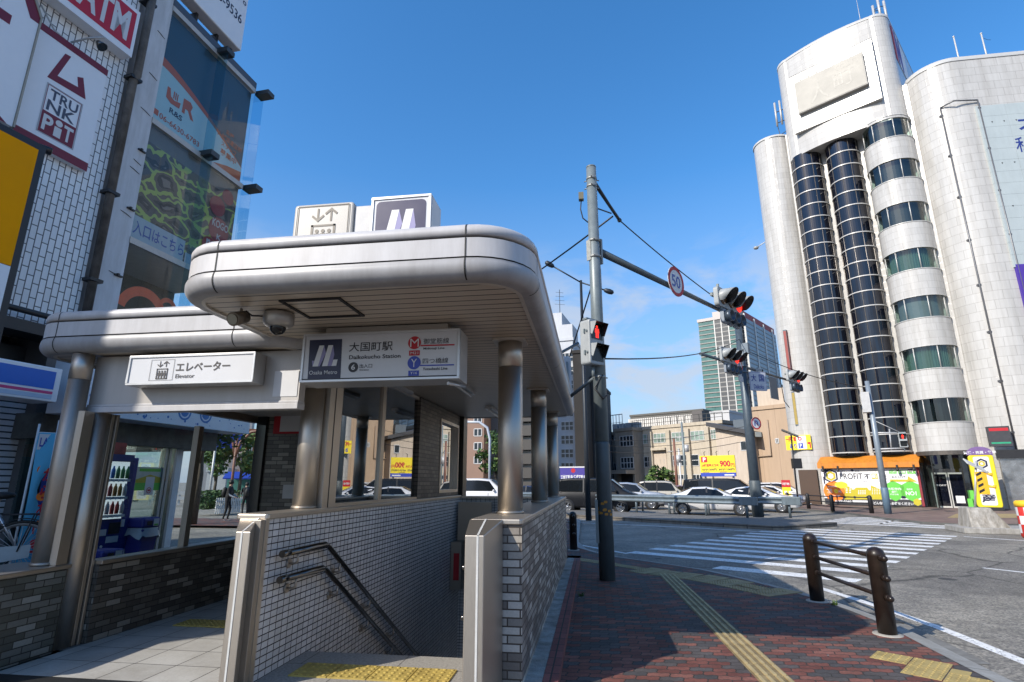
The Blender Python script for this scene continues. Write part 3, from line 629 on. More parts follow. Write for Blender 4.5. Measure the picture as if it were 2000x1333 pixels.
# handrails
def rail(y0, z0, y1, z1, y2, z2):
    X = -2.745
    m = MB(); pts = [(X, y0, z0), (X, y1-.05, z1)]
    for k in range(5):
        t = k/4; a = V((X, y1-.05, z1)).lerp(V((X, y1, z1)), t); b = V((X, y1, z1)).lerp(V((X, y1+.045, z1-.028)), t); pts.append(a.lerp(b, t))
    s_ = (z2-z1)/(y2-y1); pts.append((X, 11.0, z1+s_*(11.0-y1)))
    m.tube(pts, .026, 14); o = m.build('handrail', CHROME, ST)
    e = MB(); e.cyl((X, y0-.005, z0), (X, y0+.11, z0), .031, n=16); e.build('rail_end', CHROME, o)
    b = MB()
    for y in (y0+.28, y1+.34, y1+1.25, y1+2.15, y1+3.1):
        z = z0 if y < y1 else z1+s_*(y-y1)
        b.tube([(X, y, z-.015), (X, y, z-.10), (X-.03, y, z-.115), (-2.84, y, z-.115)], .010, 8); b.cyl((-2.84, y, z-.115), (-2.822, y, z-.115), .042, n=14)
    b.build('rail_bracket', STEELD, o)
    return o
r1 = rail(4.83, .985, 5.68, .977, 8.95, -.942)
gt = MB(); gt.cyl((-2.745, 5.44, .9795), (-2.745, 5.62, .978), .0275, n=16); gt.build('green_tape', mat('green tape', (.01, .16, .07), .4), r1)
rail(4.83, .772, 5.66, .755, 8.2, -.74)

# canopies -----------------------------------------------------------
def rplan(x0, x1, y0, y1, r, seg=8):
    o = []
    for cx, cy, s_ in ((x1-r, y1-r, 0), (x0+r, y1-r, 90), (x0+r, y0+r, 180), (x1-r, y0+r, 270)):
        for k in range(seg+1):
            t = R(s_+90*k/seg); o.append((cx+r*math.cos(t), cy+r*math.sin(t), math.cos(t), math.sin(t)))
    return o
def arc(cx, cz, r, a0, a1, n=8): return [(cx+r*math.cos(R(a0+(a1-a0)*i/n)), cz+r*math.sin(R(a0+(a1-a0)*i/n))) for i in range(n+1)]
def canopy(x0, x1, y0, y1, r, z0, H, name, seams):
    pl_ = rplan(x0, x1, y0, y1, r); k = H/.42
    nose = [(0, z0)] + [(a, z0+(b)*k) for a, b in arc(.035, .10, .10, -80, 28, 9)] + [(.124, z0+.150*k)]
    bandp = [(.118, z0+.164*k), (.118, z0+.312*k)]
    top = [(.085, z0+.330*k), (.120, z0+.334*k), (.122, z0+.375*k)] + [(a, z0+b*k) for a, b in arc(.062, .375, .06, 5, 90, 7)] + [(-.25, z0+.435*k)]
    f = MB()
    for prof in (bandp, top): f.sweep(pl_, prof)
    fo = f.build(name, PANEL, ST)
    f = MB(); f.sweep(pl_, nose); f.build('bullnose', mat('shade toned bullnose panel', (.36, .355, .36), .42, .0, .05, 2.2, .08, 1.3, dirt=.2), fo)  # canopy paint darkened: shade on the down-turned nose is put into its colour
    j = MB(); j.sweep(pl_, [(.085, z0+.13*k), (.085, z0+.345*k)], smooth=False); j.build('joint_line', SEAM, fo)
    s = MB()
    for (px, py, nx, ny) in seams:
        t = V((-ny, nx))*.006
        for prof in (nose[1:], bandp, top[1:-1]):
            P = []
            for o_, z in prof:
                for sg in (-1, 1): P.append((px+nx*(o_+.0025)+t.x*sg, py+ny*(o_+.0025)+t.y*sg, z))
            s.add(P, [(2*i, 2*i+1, 2*i+3, 2*i+2) for i in range(len(prof)-1)])
    s.build('panel_seam', SEAM, fo)
    rf = MB(); rf.poly([(a-c*.25, b-d_*.25, z0+.435*k) for a, b, c, d_ in pl_]); rf.build('roof', mat('roof sheet', (.4, .4, .41), .6), ST)
    sf = MB(); sf.poly([(a-c*.03, b-d_*.03, z0+.012) for a, b, c, d_ in pl_]); sf.build('soffit', SOFF, ST)
    tr = MB(); tr.sweep(pl_, [(-.035, z0+.010), (-.03, z0-.004), (0, z0)], smooth=False); tr.build('soffit_trim', mat('soffit trim', (.55, .50, .43), .4, .2), ST)
cs = [(-3.22+.36, 3.76, 0, -1), (-.87, 3.76, 0, -1), (-.51, 4.12, 1, 0), (-3.22, 4.12, -1, 0), (-.51, 7.0, 1, 0), (-.51, 9.9, 1, 0)]
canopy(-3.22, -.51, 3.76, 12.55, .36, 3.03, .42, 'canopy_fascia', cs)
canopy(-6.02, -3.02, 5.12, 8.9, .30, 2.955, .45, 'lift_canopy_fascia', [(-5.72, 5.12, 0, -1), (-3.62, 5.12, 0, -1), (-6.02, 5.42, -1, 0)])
ah = MB(); Fq = Fr((0, 0, 3.032), (1, 0, 0), (0, -1, 0))
ah = MB()
for a0, a1, b0, b1 in ((-2.50, -1.97, 3.96, 3.985), (-2.50, -1.97, 4.44, 4.465), (-2.50, -2.475, 3.985, 4.44), (-1.995, -1.97, 3.985, 4.44)): ah.box(a0, a1, b0, b1, 3.028, 3.045)
ah.build('ceiling_hatch', SEAM, ST)
lt = MB()
for x, y in ((-1.95, 7.6), (-2.0, 10.6)):
    lt.box(x-.07, x+.07, y, y+1.25, 2.99, 3.045)
lo = lt.build('light_fitting', SIGNF, ST)
lt = MB()
for x, y in ((-1.95, 7.6), (-2.0, 10.6)): lt.cyl((x, y+.03, 2.968), (x, y+1.22, 2.968), .018, n=10)
lt.build('light_tube', mat('white tube', (.75, .75, .72), .3), lo)
cc = MB()
for x, y in ((-.82, 5.56), (-.835, 8.75), (-.845, 11.75)): cc.rbox(Fr((x, y, 3.018), (1, 0, 0), (0, 1, 0)), -.17, .17, -.17, .17, 0, .02, .02)
cc.build('column_collar', mat('collar plate', (.55, .51, .45), .4), ST)

# camera dome and lamp under the canopy
DM = thing('dome_camera', 'grey dome security camera hanging under the canopy edge', 'security camera', (-2.68, 4.28, 3.03))
m = MB(); m.lathe([(.0, 0), (.125, 0), (.13, -.02), (.13, -.085), (.11, -.11), (.075, -.125), (0, -.125)], (-2.68, 4.28, 3.03), 28); m.build('housing', mat('camera housing', (.42, .40, .37), .35, .5), DM)
m = MB(); m.ball((-2.68, 4.28, 2.905), .07, 18); m.build('dome', mat('smoked dome', (.01, .01, .01), .05), DM)
SC = thing('spot_lamp', 'small bronze spot lamp beside the dome camera', 'lamp', (-2.92, 4.1, 3.03))
m = MB(); m.cyl((-2.92, 4.1, 3.03), (-2.92, 4.1, 2.97), .012); m.build('stem', STEELD, SC)
m = MB(); m.cyl((-2.92, 4.16, 2.975), (-2.93, 4.02, 2.915), .055, .06, 18); m.build('lamp_head', mat('bronze lamp', (.16, .13, .10), .4, .6), SC)
m = MB(); m.cyl((-2.93, 4.018, 2.914), (-2.9305, 4.012, 2.911), .045, n=18); m.build('lens', mat('lamp lens', (.3, .27, .2), .2), SC)
cb = MB(); cb.tube([(-2.90, 4.13, 3.02), (-2.86, 4.16, 2.985), (-2.80, 4.24, 3.0), (-2.76, 4.26, 3.02)], .008, 6); tag(cb.build('lamp_cable', BLACK), 'short dark cable looping from the spot lamp to the dome camera', 'cable')

# =================================================================== signs on the station
class Z:
    """lettering placed on a sign by measuring the enlarged photograph: zoom pixel -> photo pixel -> sign frame"""
    def __init__(s, F, ox, oy, k): s.F = F; s.ox = ox; s.oy = oy; s.k = k
    def q(s, x, y): return s.F.px(s.ox+x*s.k, s.oy+y*s.k)
    def poly(s, mb, pts, c=.004): return flat(mb, s.F, [s.q(*p) for p in pts], c)
    def text(s, mb, t, xl, yt, yb, xr, yr, c=.004, bold=0):
        a0, b1 = s.q(xl, yt); _, b0 = s.q(xl, yb); a1, _ = s.q(xr, yr); return write(mb, s.F, t, a0, a1, b0, b1, c, bold)
    def box(s, mb, tl, br, c=.004, r=0):
        a0, b1 = s.q(*tl); a1, b0 = s.q(*br)
        return flat(mb, s.F, rrect(a0, a1, b0, b1, r) if r else [(a0, b0), (a1, b0), (a1, b1), (a0, b1)], c)
    def r(s, x, y, d): a, _ = s.q(x, y); b, _ = s.q(x+d, y); return b-a
def sign_box(root, F, w, h, dep, face=SIGNW, frame=SIGNF, fr=.022):
    m = MB(); m.fbox(F, 0, w, 0, h, -dep, -.006); o = m.build('sign_box', frame, root); bevel(o, .006)
    m = MB(); m.fbox(F, fr, w-fr, fr, h-fr, -.008, 0); m.build('sign_face', face, root)
    m = MB()
    for a0, a1, b0, b1 in ((0, w, 0, fr), (0, w, h-fr, h), (0, fr, fr, h-fr), (w-fr, w, fr, h-fr)): m.fbox(F, a0, a1, b0, b1, -.005, .012)
    bevel(m.build('sign_frame', frame, root), .004)
MPURP = mat('lilac logo shade', (.26, .24, .42), .5, 0, .02)
def metro_logo(F, a0, b0, w, h, parent, c=.006):
    """white slanted bars of the railway emblem in a rectangle"""
    P = lambda x, y: (a0+w*x, b0+h*y)
    wh = MB(); sh = MB()
    flat(wh, F, [P(.0, .0), P(.23, .0), P(.42, 1), P(.22, 1)], c); flat(wh, F, [P(.40, .0), P(.63, .0), P(.80, 1), P(.60, 1)], c)
    flat(wh, F, [P(.80, .0), P(1.0, .0), P(1.04, .30), P(.86, .30)], c)
    flat(sh, F, [P(.42, 1), P(.23, .0), P(.30, .0), P(.52, .62)], c-.001); flat(sh, F, [P(.80, 1), P(.63, .0), P(.80, .0), P(.88, .55)], c-.001); flat(sh, F, [P(-.05, .28), P(.05, .28), P(.0, .0)], c-.001)
    wh.build('emblem', WHITE, parent); sh.build('emblem_shade', MPURP, parent)
Ys = 4.75
F = FRONT(-2.692, Ys, 2.498)
SG = thing('station_sign', 'white station name sign box with navy metro emblem panel hanging over the stairs', 'station sign', (-1.93, 4.9, 2.5))
sign_box(SG, F, 1.527, .470, .32)
m = MB(); m.box(-2.5, -1.3, 4.8, 4.98, 2.968, 3.035); m.build('hanger', STEELD, SG)
z = Z(F, 560, 620, .3)
m = MB(); z.poly(m, [(152, 150), (362, 142), (350, 399), (136, 404)], .003); navy = m.build('emblem_panel', NAVY, SG)
a0, b0 = z.q(170, 322); a1, _ = z.q(324, 316); _, b1 = z.q(207, 186); metro_logo(F, a0, b0, a1-a0, b1-b0, navy)
m = MB(); z.text(m, 'Osaka Metro', 149, 350, 375, 330, 355, .006, .003); m.build('lettering', WHITE, navy)
m = MB(); z.text(m, '大国町駅', 410, 166, 226, 690, 195, .004, .006); z.text(m, 'Daikokucho Station', 408, 249, 275, 742, 255, .004, .014)
z.text(m, '出入口', 476, 305, 332, 557, 315, .004, .004); z.text(m, 'Entrance', 477, 338, 349, 536, 341, .004, .004); z.text(m, '御堂筋線', 892, 140, 176, 1058, 150, .004, 0)
z.text(m, 'Midosuji Line', 891, 198, 216, 1028, 203, .004, .015); z.text(m, '四つ橋線', 887, 268, 304, 1052, 280, .004, 0); z.text(m, 'Yotsubashi Line', 886, 328, 347, 1047, 334, .004, .015)
disc(m, F, *z.q(434, 326), z.r(434, 326, 32), .004); rect(m, F, .02, 1.507, .022, .036, .002); m.build('lettering', INK, SG)
m = MB(); disc(m, F, *z.q(833, 167), z.r(833, 167, 42), .004); z.poly(m, [(872, 181), (1093, 175), (1093, 184), (872, 190)]); z.box(m, (798, 218), (866, 249)); m.build('line_emblem', REDS, SG)
m = MB(); disc(m, F, *z.q(830, 297), z.r(830, 297, 43), .004); z.poly(m, [(868, 311), (1090, 306), (1090, 314), (868, 319)]); z.box(m, (793, 349), (861, 381)); m.build('line_emblem', BLUES, SG)
m = MB(); z.text(m, 'M', 807, 142, 195, 862, 167, .007, -.005); z.text(m, 'Y', 812, 273, 326, 848, 297, .007, -.005); z.text(m, '6', 423, 308, 344, 447, 326, .007, .02); z.text(m, 'M21', 808, 226, 243, 857, 233, .007); z.text(m, 'Y16', 806, 356, 373, 850, 364, .007); m.build('emblem_letters', WHITE, SG)
m = MB(); m.cyl((-1.28, 4.8, 2.47), (-1.18, 5.02, 2.47), .016, n=10); m.build('lamp_tube', SIGNF, SG)

F = FRONT(-4.838, 5.085, 2.582)
SG = thing('lift_sign', 'white box sign with lift pictogram and Elevator wording over the lobby entrance', 'sign', (-4.1, 5.2, 2.6))
sign_box(SG, F, 1.445, .318, .19)
z = Z(F, 0, 600, .31); GR = mat('grey sign lettering', (.055, .05, .05), .5, 0, .02)
m = MB(); z.text(m, 'エレベーター', 1116, 350, 408, 1450, 372, .004, .02); z.text(m, 'Elevator', 1108, 424, 449, 1226, 433, .004, .006); m.build('lettering', GR, SG)
def lift_icon(F, a0, b0, w, h, parent, m_, people=3, frame=True):
    P = lambda x, y: (a0+w*x, b0+h*y); m = MB()
    def ln(x0, y0, x1, y1, t=.035): rect(m, F, a0+w*x0, a0+w*x1, b0+h*y0, b0+h*y1, .004)
    if frame:
        for x0, y0, x1, y1 in ((0, .0, 1, .012), (0, .988, 1, 1), (0, .0, .014, 1), (.986, 0, 1, 1)): ln(x0, y0, x1, y1)
    ln(.28, .06, .76, .10); ln(.28, .53, .76, .57); ln(.28, .06, .325, .57); ln(.715, .06, .76, .57)
    for i in range(people):
        x = .40+.12*i; disc(m, F, *P(x, .43), w*.038, .004, 12)
        flat(m, F, [P(x-.05, .38), P(x+.05, .38), P(x+.05, .22), P(x+.03, .22), P(x+.03, .10), P(x-.03, .10), P(x-.03, .22), P(x-.05, .22)], .004)
    for x, s_ in ((.40, -1), (.66, 1)):
        y0, y1 = (.64, .93)
        rect(m, F, a0+w*(x-.018), a0+w*(x+.018), b0+h*y0, b0+h*y1, .004)
        t = y0-.005 if s_ < 0 else y1+.005; k = -s_
        flat(m, F, [P(x, t), P(x, t+k*.06), P(x-.105, t+k*.155), P(x-.125, t+k*.115)], .0045); flat(m, F, [P(x, t), P(x, t+k*.06), P(x+.105, t+k*.155), P(x+.125, t+k*.115)], .0045)
    m.build('pictogram', m_, parent)
a0, b1 = z.q(958, 335); a1, b0 = z.q(1085, 461); lift_icon(F, a0, b0, a1-a0, b1-b0, SG, GR)
# roof boxes
GR2 = mat('taupe sign print', (.17, .145, .115), .5, 0, .02)
SG = thing('roof_lift_sign', 'cream roof sign box with lift pictogram standing left on the canopy', 'sign', (-2.75, 5.2, 3.45))
F = FRONT(-3.085, 5.0, 3.47)
m = MB(); m.rbox(F, 0, .67, 0, 1.02, -.30, 0, .035, 3); bevel(m.build('sign_box', mat('cream sign box', (.46, .435, .395), .35, 0, .03), SG), .02)
m = MB()
for x in (.1, .57): m.fbox(F, x-.03, x+.03, -.06, .02, -.2, -.1)
m.build('foot', STEELD, SG)
lift_icon(F, .05, .47, .57, .526, SG, GR2)
m = MB()
for a, b in (((.035, .04), (.04, .985)), ((.63, .04), (.635, .985))): rect(m, F, a[0], b[0], a[1], b[1], .003)
rect(m, F, .035, .635, .98, .985, .003); rect(m, F, .035, .635, .04, .045, .003); m.build('border_line', GR2, SG)
SG = thing('roof_blank_sign', 'plain white box between the two roof signs', 'sign', (-2.3, 5.2, 3.45))
m = MB(); m.box(-2.412, -2.222, 5.03, 5.25, 3.46, 4.445); bevel(m.build('sign_box', mat('plain white sign box', (.52, .51, .50), .35), SG), .01)
SG = thing('roof_metro_sign', 'purple metro emblem roof sign in an aluminium frame standing right on the canopy', 'sign', (-1.9, 5.2, 3.45))
F = FRONT(-2.215, 5.0, 3.46)
sign_box(SG, F, .65, 1.05, .36, fr=.028)
m = MB(); m.fbox(F, .05, .6, -.05, .0, -.3, -.05); m.build('foot', STEELD, SG)
m = MB(); flat(m, F, rrect(.055, .595, .42, .995, .05), .003); pn = m.build('emblem_panel', mat('purple emblem panel', (.035, .03, .075), .35, 0, .03), SG)
metro_logo(F, .14, .47, .40, .42, pn)

# =================================================================== near signal pole with its arm, signals and signs
WIRE = mat('black cable', (.012, .012, .013), .5)
LGREY = mat('light grey signal housing', (.34, .36, .365), .45, .0, .08, 8, dirt=.15)
LENS = mat('dark amber lens', (.10, .045, .012), .15); LENSB = mat('dark lens', (.02, .02, .022), .12)
REDL = mat('lit red lamp', (1, .03, .015), .4, emit=1.0)
PX, PY = .165, 10.132
PL = thing('signal_pole', 'tall grey green steel signal pole with a long slanting arm at the pavement corner', 'signal pole', (PX, PY, 0))
m = MB(); m.tube([(PX, PY, -.05), (PX, PY, 2.25), (PX, PY, 2.32)], [.135, .13, .115], 24); m.build('lower_tube', mat('dark sheathed pole foot', (.085, .105, .115), .5, .1, .15, 6, dirt=.25), PL)
m = MB(); m.tube([(PX, PY, 2.3), (PX, PY, 7.8)], [.125, .098], 24); m.lathe([(.10, 7.8), (.099, 7.83), (.0, 7.85)], (PX, PY, 0), 24); m.build('upper_tube', POLE, PL)
m = MB(); m.fbox(Fr((PX-.135, PY-.1, 1.0), (0, -1, 0), (0, 0, 1)), -.08, .08, -.4, .3, -.02, .03); m.build('cable_duct', POLE, PL)
m = MB()
for k in range(12):
    a = random.uniform(3.6, 5.6); zc = random.uniform(1.05, 1.28); 
    F = Fr((PX+.133*math.cos(a), PY+.133*math.sin(a), zc), (-math.sin(a), math.cos(a), 0)); flat(m, F, rrect(-.03, .03, -.02, .02, .012), .002)
m.build('sticker_residue', mat('orange sticker residue', (.45, .2, .03), .8), PL)
AZ = R(36.5); ad = V((math.sin(AZ), math.cos(AZ), 0)); ap = V((ad.y, -ad.x, 0)); ZA = 5.97
A0 = V((PX, PY, ZA)) + ad*.12
m = MB(); m.tube([A0+V((0, 0, .05)), A0+ad*6.9+V((0, 0, .05))], [.075, .045], 16); m.build('arm', mat('dark grey arm', (.10, .12, .13), .45, .3, .1), PL)
m = MB()
for zz in (ZA+.22, ZA-.12, 7.55, 7.38, 3.47):
    m.cyl((PX, PY, zz-.025), (PX, PY, zz+.025), .122 if zz < 7 else .108, n=20)
    for a in range(3):
        t = a*2.1+.5; m.cyl((PX+.09*math.cos(t), PY+.09*math.sin(t), zz), (PX+.17*math.cos(t), PY+.17*math.sin(t), zz), .012, n=6)
m.fbox(Fr(A0+V((0, 0, -.25)), ap, (0, 0, 1)), -.1, .1, 0, .52, -.02, .03)
m.fbox(Fr((PX-.1, PY-.05, ZA-.2), ap, (0, 0, 1)), -.05, .05, 0, .42, 0, .02)
m.build('clamp', mat('galvanised clamp', (.28, .29, .28), .5, .5, .2, 20), PL)
# braced bracket near the top
B0 = V((PX, PY, 7.5)) + ad*.08; B1 = V((PX, PY, 6.98)) + ad*.95
m = MB(); m.tube([B0, B1], .035, 8); m.tube([B0+V((0, 0, -.02))+ap*.05, B1], .02, 8); m.tube([V((PX, PY, 6.95))+ad*.1, B1+ad*-.3+V((0, 0, .05))], .015, 6); m.ball(B1, .05, 8); m.build('wire_bracket', mat('dark steel bracket', (.07, .08, .085), .5, .4), PL)
m = MB(); m.box(PX-.27, PX-.17, PY-.06, PY+.06, 7.1, 7.25); m.build('sensor_box', mat('khaki sensor box', (.16, .15, .10), .5), PL)
m = MB(); m.tube([(PX-.22, PY, 7.1), (PX-.24, PY, 6.9), (PX-.2, PY, 6.7), (PX-.1, PY, 6.6)], .012, 6)
m.tube([A0+V((0, 0, 0)), A0+V((.03, 0, -.35)), (PX+.1, PY, ZA-.75), (PX+.09, PY, 4.7)], .014, 6); m.tube([(PX+.06, PY-.1, 3.5), (PX-.1, PY-.14, 3.25), (PX+.05, PY-.16, 3.05), (PX+.12, PY-.1, 3.12)], .014, 6); m.build('cable', WIRE, PL)

def mesh_fr(o, n):                                   # a frame at o that faces n
    n = V(n); n.z = 0; n.normalize(); return Fr(o, (-n.y, n.x, 0))
# 50 km/h sign
q = A0 + ad*2.85; F = mesh_fr(q + V((0, 0, .13)) + ap*.14, (.80, -.60, 0))
SG = thing('speed_sign', 'round 50 speed limit sign hung on the signal arm', 'road sign', tuple(q))
m = MB(); m.cyl(F.p(0, 0, -.012), F.p(0, 0, 0), .36, n=40); m.build('sign_disc', WHITE, SG)
m = MB(); disc(m, F, 0, 0, .36, .004, 40, .28); m.build('red_ring', REDS, SG)
m = MB(); write(m, F, '50', -.19, .19, -.15, .15, .005, .01); m.build('numerals', mat('sign blue', (.03, .08, .35), .45, 0, .02), SG)
m = MB(); m.fbox(F, -.04, .04, -.2, .2, -.05, -.014); m.fbox(F, -.12, -.02, -.16, .0, -.12, -.05); m.build('sign_bracket', POLE, SG)

def visor(mb, F, a, b, r, L, drop=.35, n=18, thick=.006):
    """round cut-away hood over a lamp"""
    P = []; A = [R(-35 + 250*i/n) for i in range(n+1)]
    for rr in (r, r-thick):
        for t in A:
            s_ = math.sin(t); Lx = L*(.30+.70*max(0, (s_+.6)/1.6)**.8)
            P.append(F.p(a+rr*math.cos(t), b+rr*s_, 0)); P.append(F.p(a+rr*1.02*math.cos(t), b+rr*s_-drop*r*(Lx/L)**2*.55, Lx))
    m_ = 2*(n+1); fs = []
    for i in range(n):
        fs.append((2*i, 2*i+2, 2*i+3, 2*i+1)); fs.append((m_+2*i, m_+2*i+1, m_+2*i+3, m_+2*i+2)); fs.append((2*i+1, 2*i+3, m_+2*i+3, m_+2*i+1))
    mb.add(P, fs, True)
def signal_head(label, F, lit=2, arrow=True, cat='traffic light', body=LGREY, big=1.0):
    """horizontal three lamp head; F origin at the centre, facing drivers; lamp order left..right = green, amber, red"""
    T = thing('traffic_signal', label, cat, tuple(F.o)); r = .165*big; s_ = .40*big
    m = MB(); m.rbox(F, -s_*1.5-.02, s_*1.5+.02, -.22*big, .22*big, -.13, 0, .09, 4); ho = m.build('housing', body, T); bevel(ho, .02)
    for i in range(3):
        a = (i-1)*s_
        m = MB(); visor(m, F, a, 0, r+.012, .34*big); m.build('visor', mat('black visor lining', (.012, .012, .014), .45), T)
        m = MB(); visor(m, F, a, .002, r+.019, .335*big, thick=.005); m.build('visor_shell', body, T)
        m = MB(); m.lathe([(r, 0), (r*.9, .02), (r*.55, .038), (0, .045)], F.p(a, 0, .002), 20, F.n); m.build('lens', (REDL if i == lit else LENS), T)
    m = MB(); m.fbox(F, -s_*1.2, -s_*1.1, .2, .36, -.1, -.04); m.fbox(F, s_*1.1, s_*1.2, .2, .36, -.1, -.04); m.fbox(F, -s_*1.6, s_*1.6, .02, .10, -.2, -.13); m.build('mounting', POLE, T)
    if arrow:
        for i in range(3):
            a = (i-1)*.29*big; b = -.40*big
            m = MB(); m.rbox(F, a-.135*big, a+.135*big, b-.15*big, b+.15*big, -.1, 0, .05, 3); ao = m.build('arrow_unit', mat('blue grey arrow housing', (.22, .25, .29), .5), T)
            m = MB(); m.lathe([(.125*big, 0), (.13*big, .13*big), (.118*big, .13*big), (.112*big, .005), (0, .0)], F.p(a, b, .002), 20, F.n); m.build('hood', mat('dark blue hood', (.06, .08, .11), .35, .3), ao)
            m = MB(); disc(m, F, a, b, .105*big, .012, 18); m.build('lens', LENSB, ao)
        m = MB(); m.fbox(F, -.45*big, .45*big, -.27*big, -.22*big, -.08, -.04); m.build('hanger', POLE, T)
    return T
q = A0 + ad*5.55; nf = V((.80, -.60, 0))
F = mesh_fr(q + V((0, 0, .26)) + nf*.26, nf)
signal_head('grey traffic light with red lamp lit on the near signal arm', F, 2, True, big=1.2)

# pedestrian signals
def ped_signal(label, F, lit=True, scale=1.0):
    T = thing('pedestrian_signal', label, 'pedestrian signal', tuple(F.o)); k = scale
    m = MB(); m.rbox(F, -.20*k, .20*k, -.42*k, .42*k, -.24*k, 0, .05*k, 3); bevel(m.build('housing', LGREY, T), .02*k)
    m = MB(); m.fbox(F, -.185*k, .185*k, .425*k, .46*k, -.17*k, -.07*k); m.cyl(F.p(0, -.42*k, -.12*k), F.p(0, -.62*k, -.12*k), .03*k, n=10); m.build('mounting', POLE, T)
    for s_ in (1, -1):
        c = .205*k*s_
        m = MB(); m.fbox(F, -.15*k, .15*k, c-.15*k, c+.15*k, -.002, .006); lo = m.build('lens_panel', mat('black lamp panel', (.008, .008, .008), .2), T)
        if s_ > 0 and lit:
            m = MB(); disc(m, F, 0, c+.085*k, .027*k, .009, 14)
            flat(m, F, [(x*k, c+y*k) for x, y in ((-.05, .052), (.05, .052), (.058, -.03), (.04, -.03), (.04, -.125), (.006, -.125), (.006, -.045), (-.006, -.045), (-.006, -.125), (-.04, -.125), (-.04, -.03), (-.058, -.03))], .009)
            m.build('red_man', REDL, lo)
        m = MB(); P = []
        for (a, b, e) in ((-.165, -.06, .04), (-.165, .165, .15), (.165, .165, .15), (.165, -.06, .04)): P += [F.p(a*k, c+b*k, .0), F.p(a*k*1.02, c+(b-.02)*k, e*k)]
        for (a, b, e) in ((-.158, -.06, .04), (-.158, .158, .145), (.158, .158, .145), (.158, -.06, .04)): P += [F.p(a*k, c+b*k, .0), F.p(a*k*1.02, c+(b-.02)*k, e*k)]
        m.add(P, [(0, 1, 3, 2), (2, 3, 5, 4), (4, 5, 7, 6)]); m.build('hood', LGREY, T)
        m = MB(); m.add(P, [(8, 10, 11, 9), (10, 12, 13, 11), (12, 14, 15, 13), (1, 9, 11, 3), (3, 11, 13, 5), (5, 13, 15, 7)]); m.build('hood_lining', mat('black visor lining', (.012, .012, .014), .45), T)
    m = MB()
    for b in (.2, -.2): m.cyl(F.p(-.20*k, b*k, -.06*k), F.p(-.225*k, b*k, -.06*k), .02*k, n=8); m.fbox(F, -.225*k, -.2*k, (b-.04)*k, (b+.04)*k, -.13*k, -.1*k)
    m.build('hinge', POLE, T); return T
ped_signal('grey pedestrian signal with the red man lit on the near pole', mesh_fr((PX-.02, PY-.24, 4.08), (.74, -.67, 0)), scale=1.0)
m = MB(); BK = V((-.55, 10.75, 3.62))
T = thing('pedestrian_signal', 'pale grey pedestrian signal seen from behind beside the canopy edge', 'pedestrian signal', tuple(BK))
F = mesh_fr(BK, (.35, -.94, 0)); m.rbox(F, -.20, .20, -.42, .42, -.3, 0, .05, 3); bevel(m.build('housing', mat('pale housing', (.42, .46, .50), .5), T), .03)
m = MB(); m.tube([F.p(.1, .3, .02), F.p(.1, -.35, .02)], .018, 6); m.build('latch_bar', POLE, T)
m = MB(); m.tube([F.p(0, -.5, -.1), F.p(.02, -.42, -.1)], .03, 8); m.tube([(PX-.1, PY, 3.46), F.p(0, -.52, -.1)], .034, 10); m.tube([F.p(-.0, .42, -.1), F.p(0, .5, -.1), F.p(.46, .78, -.3)], .03, 8); m.build('bracket_arm', mat('dark grey arm', (.10, .12, .13), .45, .3, .1), T)

# =================================================================== median island, guard rails and the far signal mast
RD = V((.68, -.733, 0)).normalized(); RN = V((-RD.y, RD.x, 0))       # along the road (towards the right) and across it (away from us)
m0 = atZ(1519, 1030, -.02); 
MK0 = atZ(1519, 1029, .04); MKL = atZ(1104, 1005, .04); RD = (MK0-MKL); RD.z = 0; RD.normalize(); RN = V((-RD.y, RD.x, 0)); RN = RN if RN.y > 0 else -RN
tipa = MK0.copy(); tipa.z = 0; tipb = tipa + RN*4.0 + RD*.7
pts = [tipa - RD*60, tipa - RD*.2, tipa + RN*.25 + RD*.1, tipb - RN*.25, tipb - RD*.2, tipb - RD*60]
isl = MB(); Fm = Fr((0, 0, 0), (1, 0, 0), (0, 1, 0)); isl.prism(Fm, [(p.x, p.y) for p in pts], RZ-.05, .05)
struct('median_kerb', isl, tiles('median kerb stones', .95, 5, [(0, (.13, .12, .105)), (.4, (.17, .15, .125)), (.75, (.22, .19, .15))], .02, (.05, .045, .04), 0, .85, dirt=.4))
isl = MB(); ins = [p + (RN*.18 if i < 3 else -RN*.18) - RD*.15 for i, p in enumerate(pts)]; isl.poly([(p.x, p.y, .054) for p in ins]); struct('median_paving', isl, mat('median paving', (.16, .155, .145), .85, 0, .25, 3, .3, 60, dirt=.3))
RAILM = mat('blue grey guard rail', (.16, .20, .225), .42, .35, .15, 5, dirt=.2)
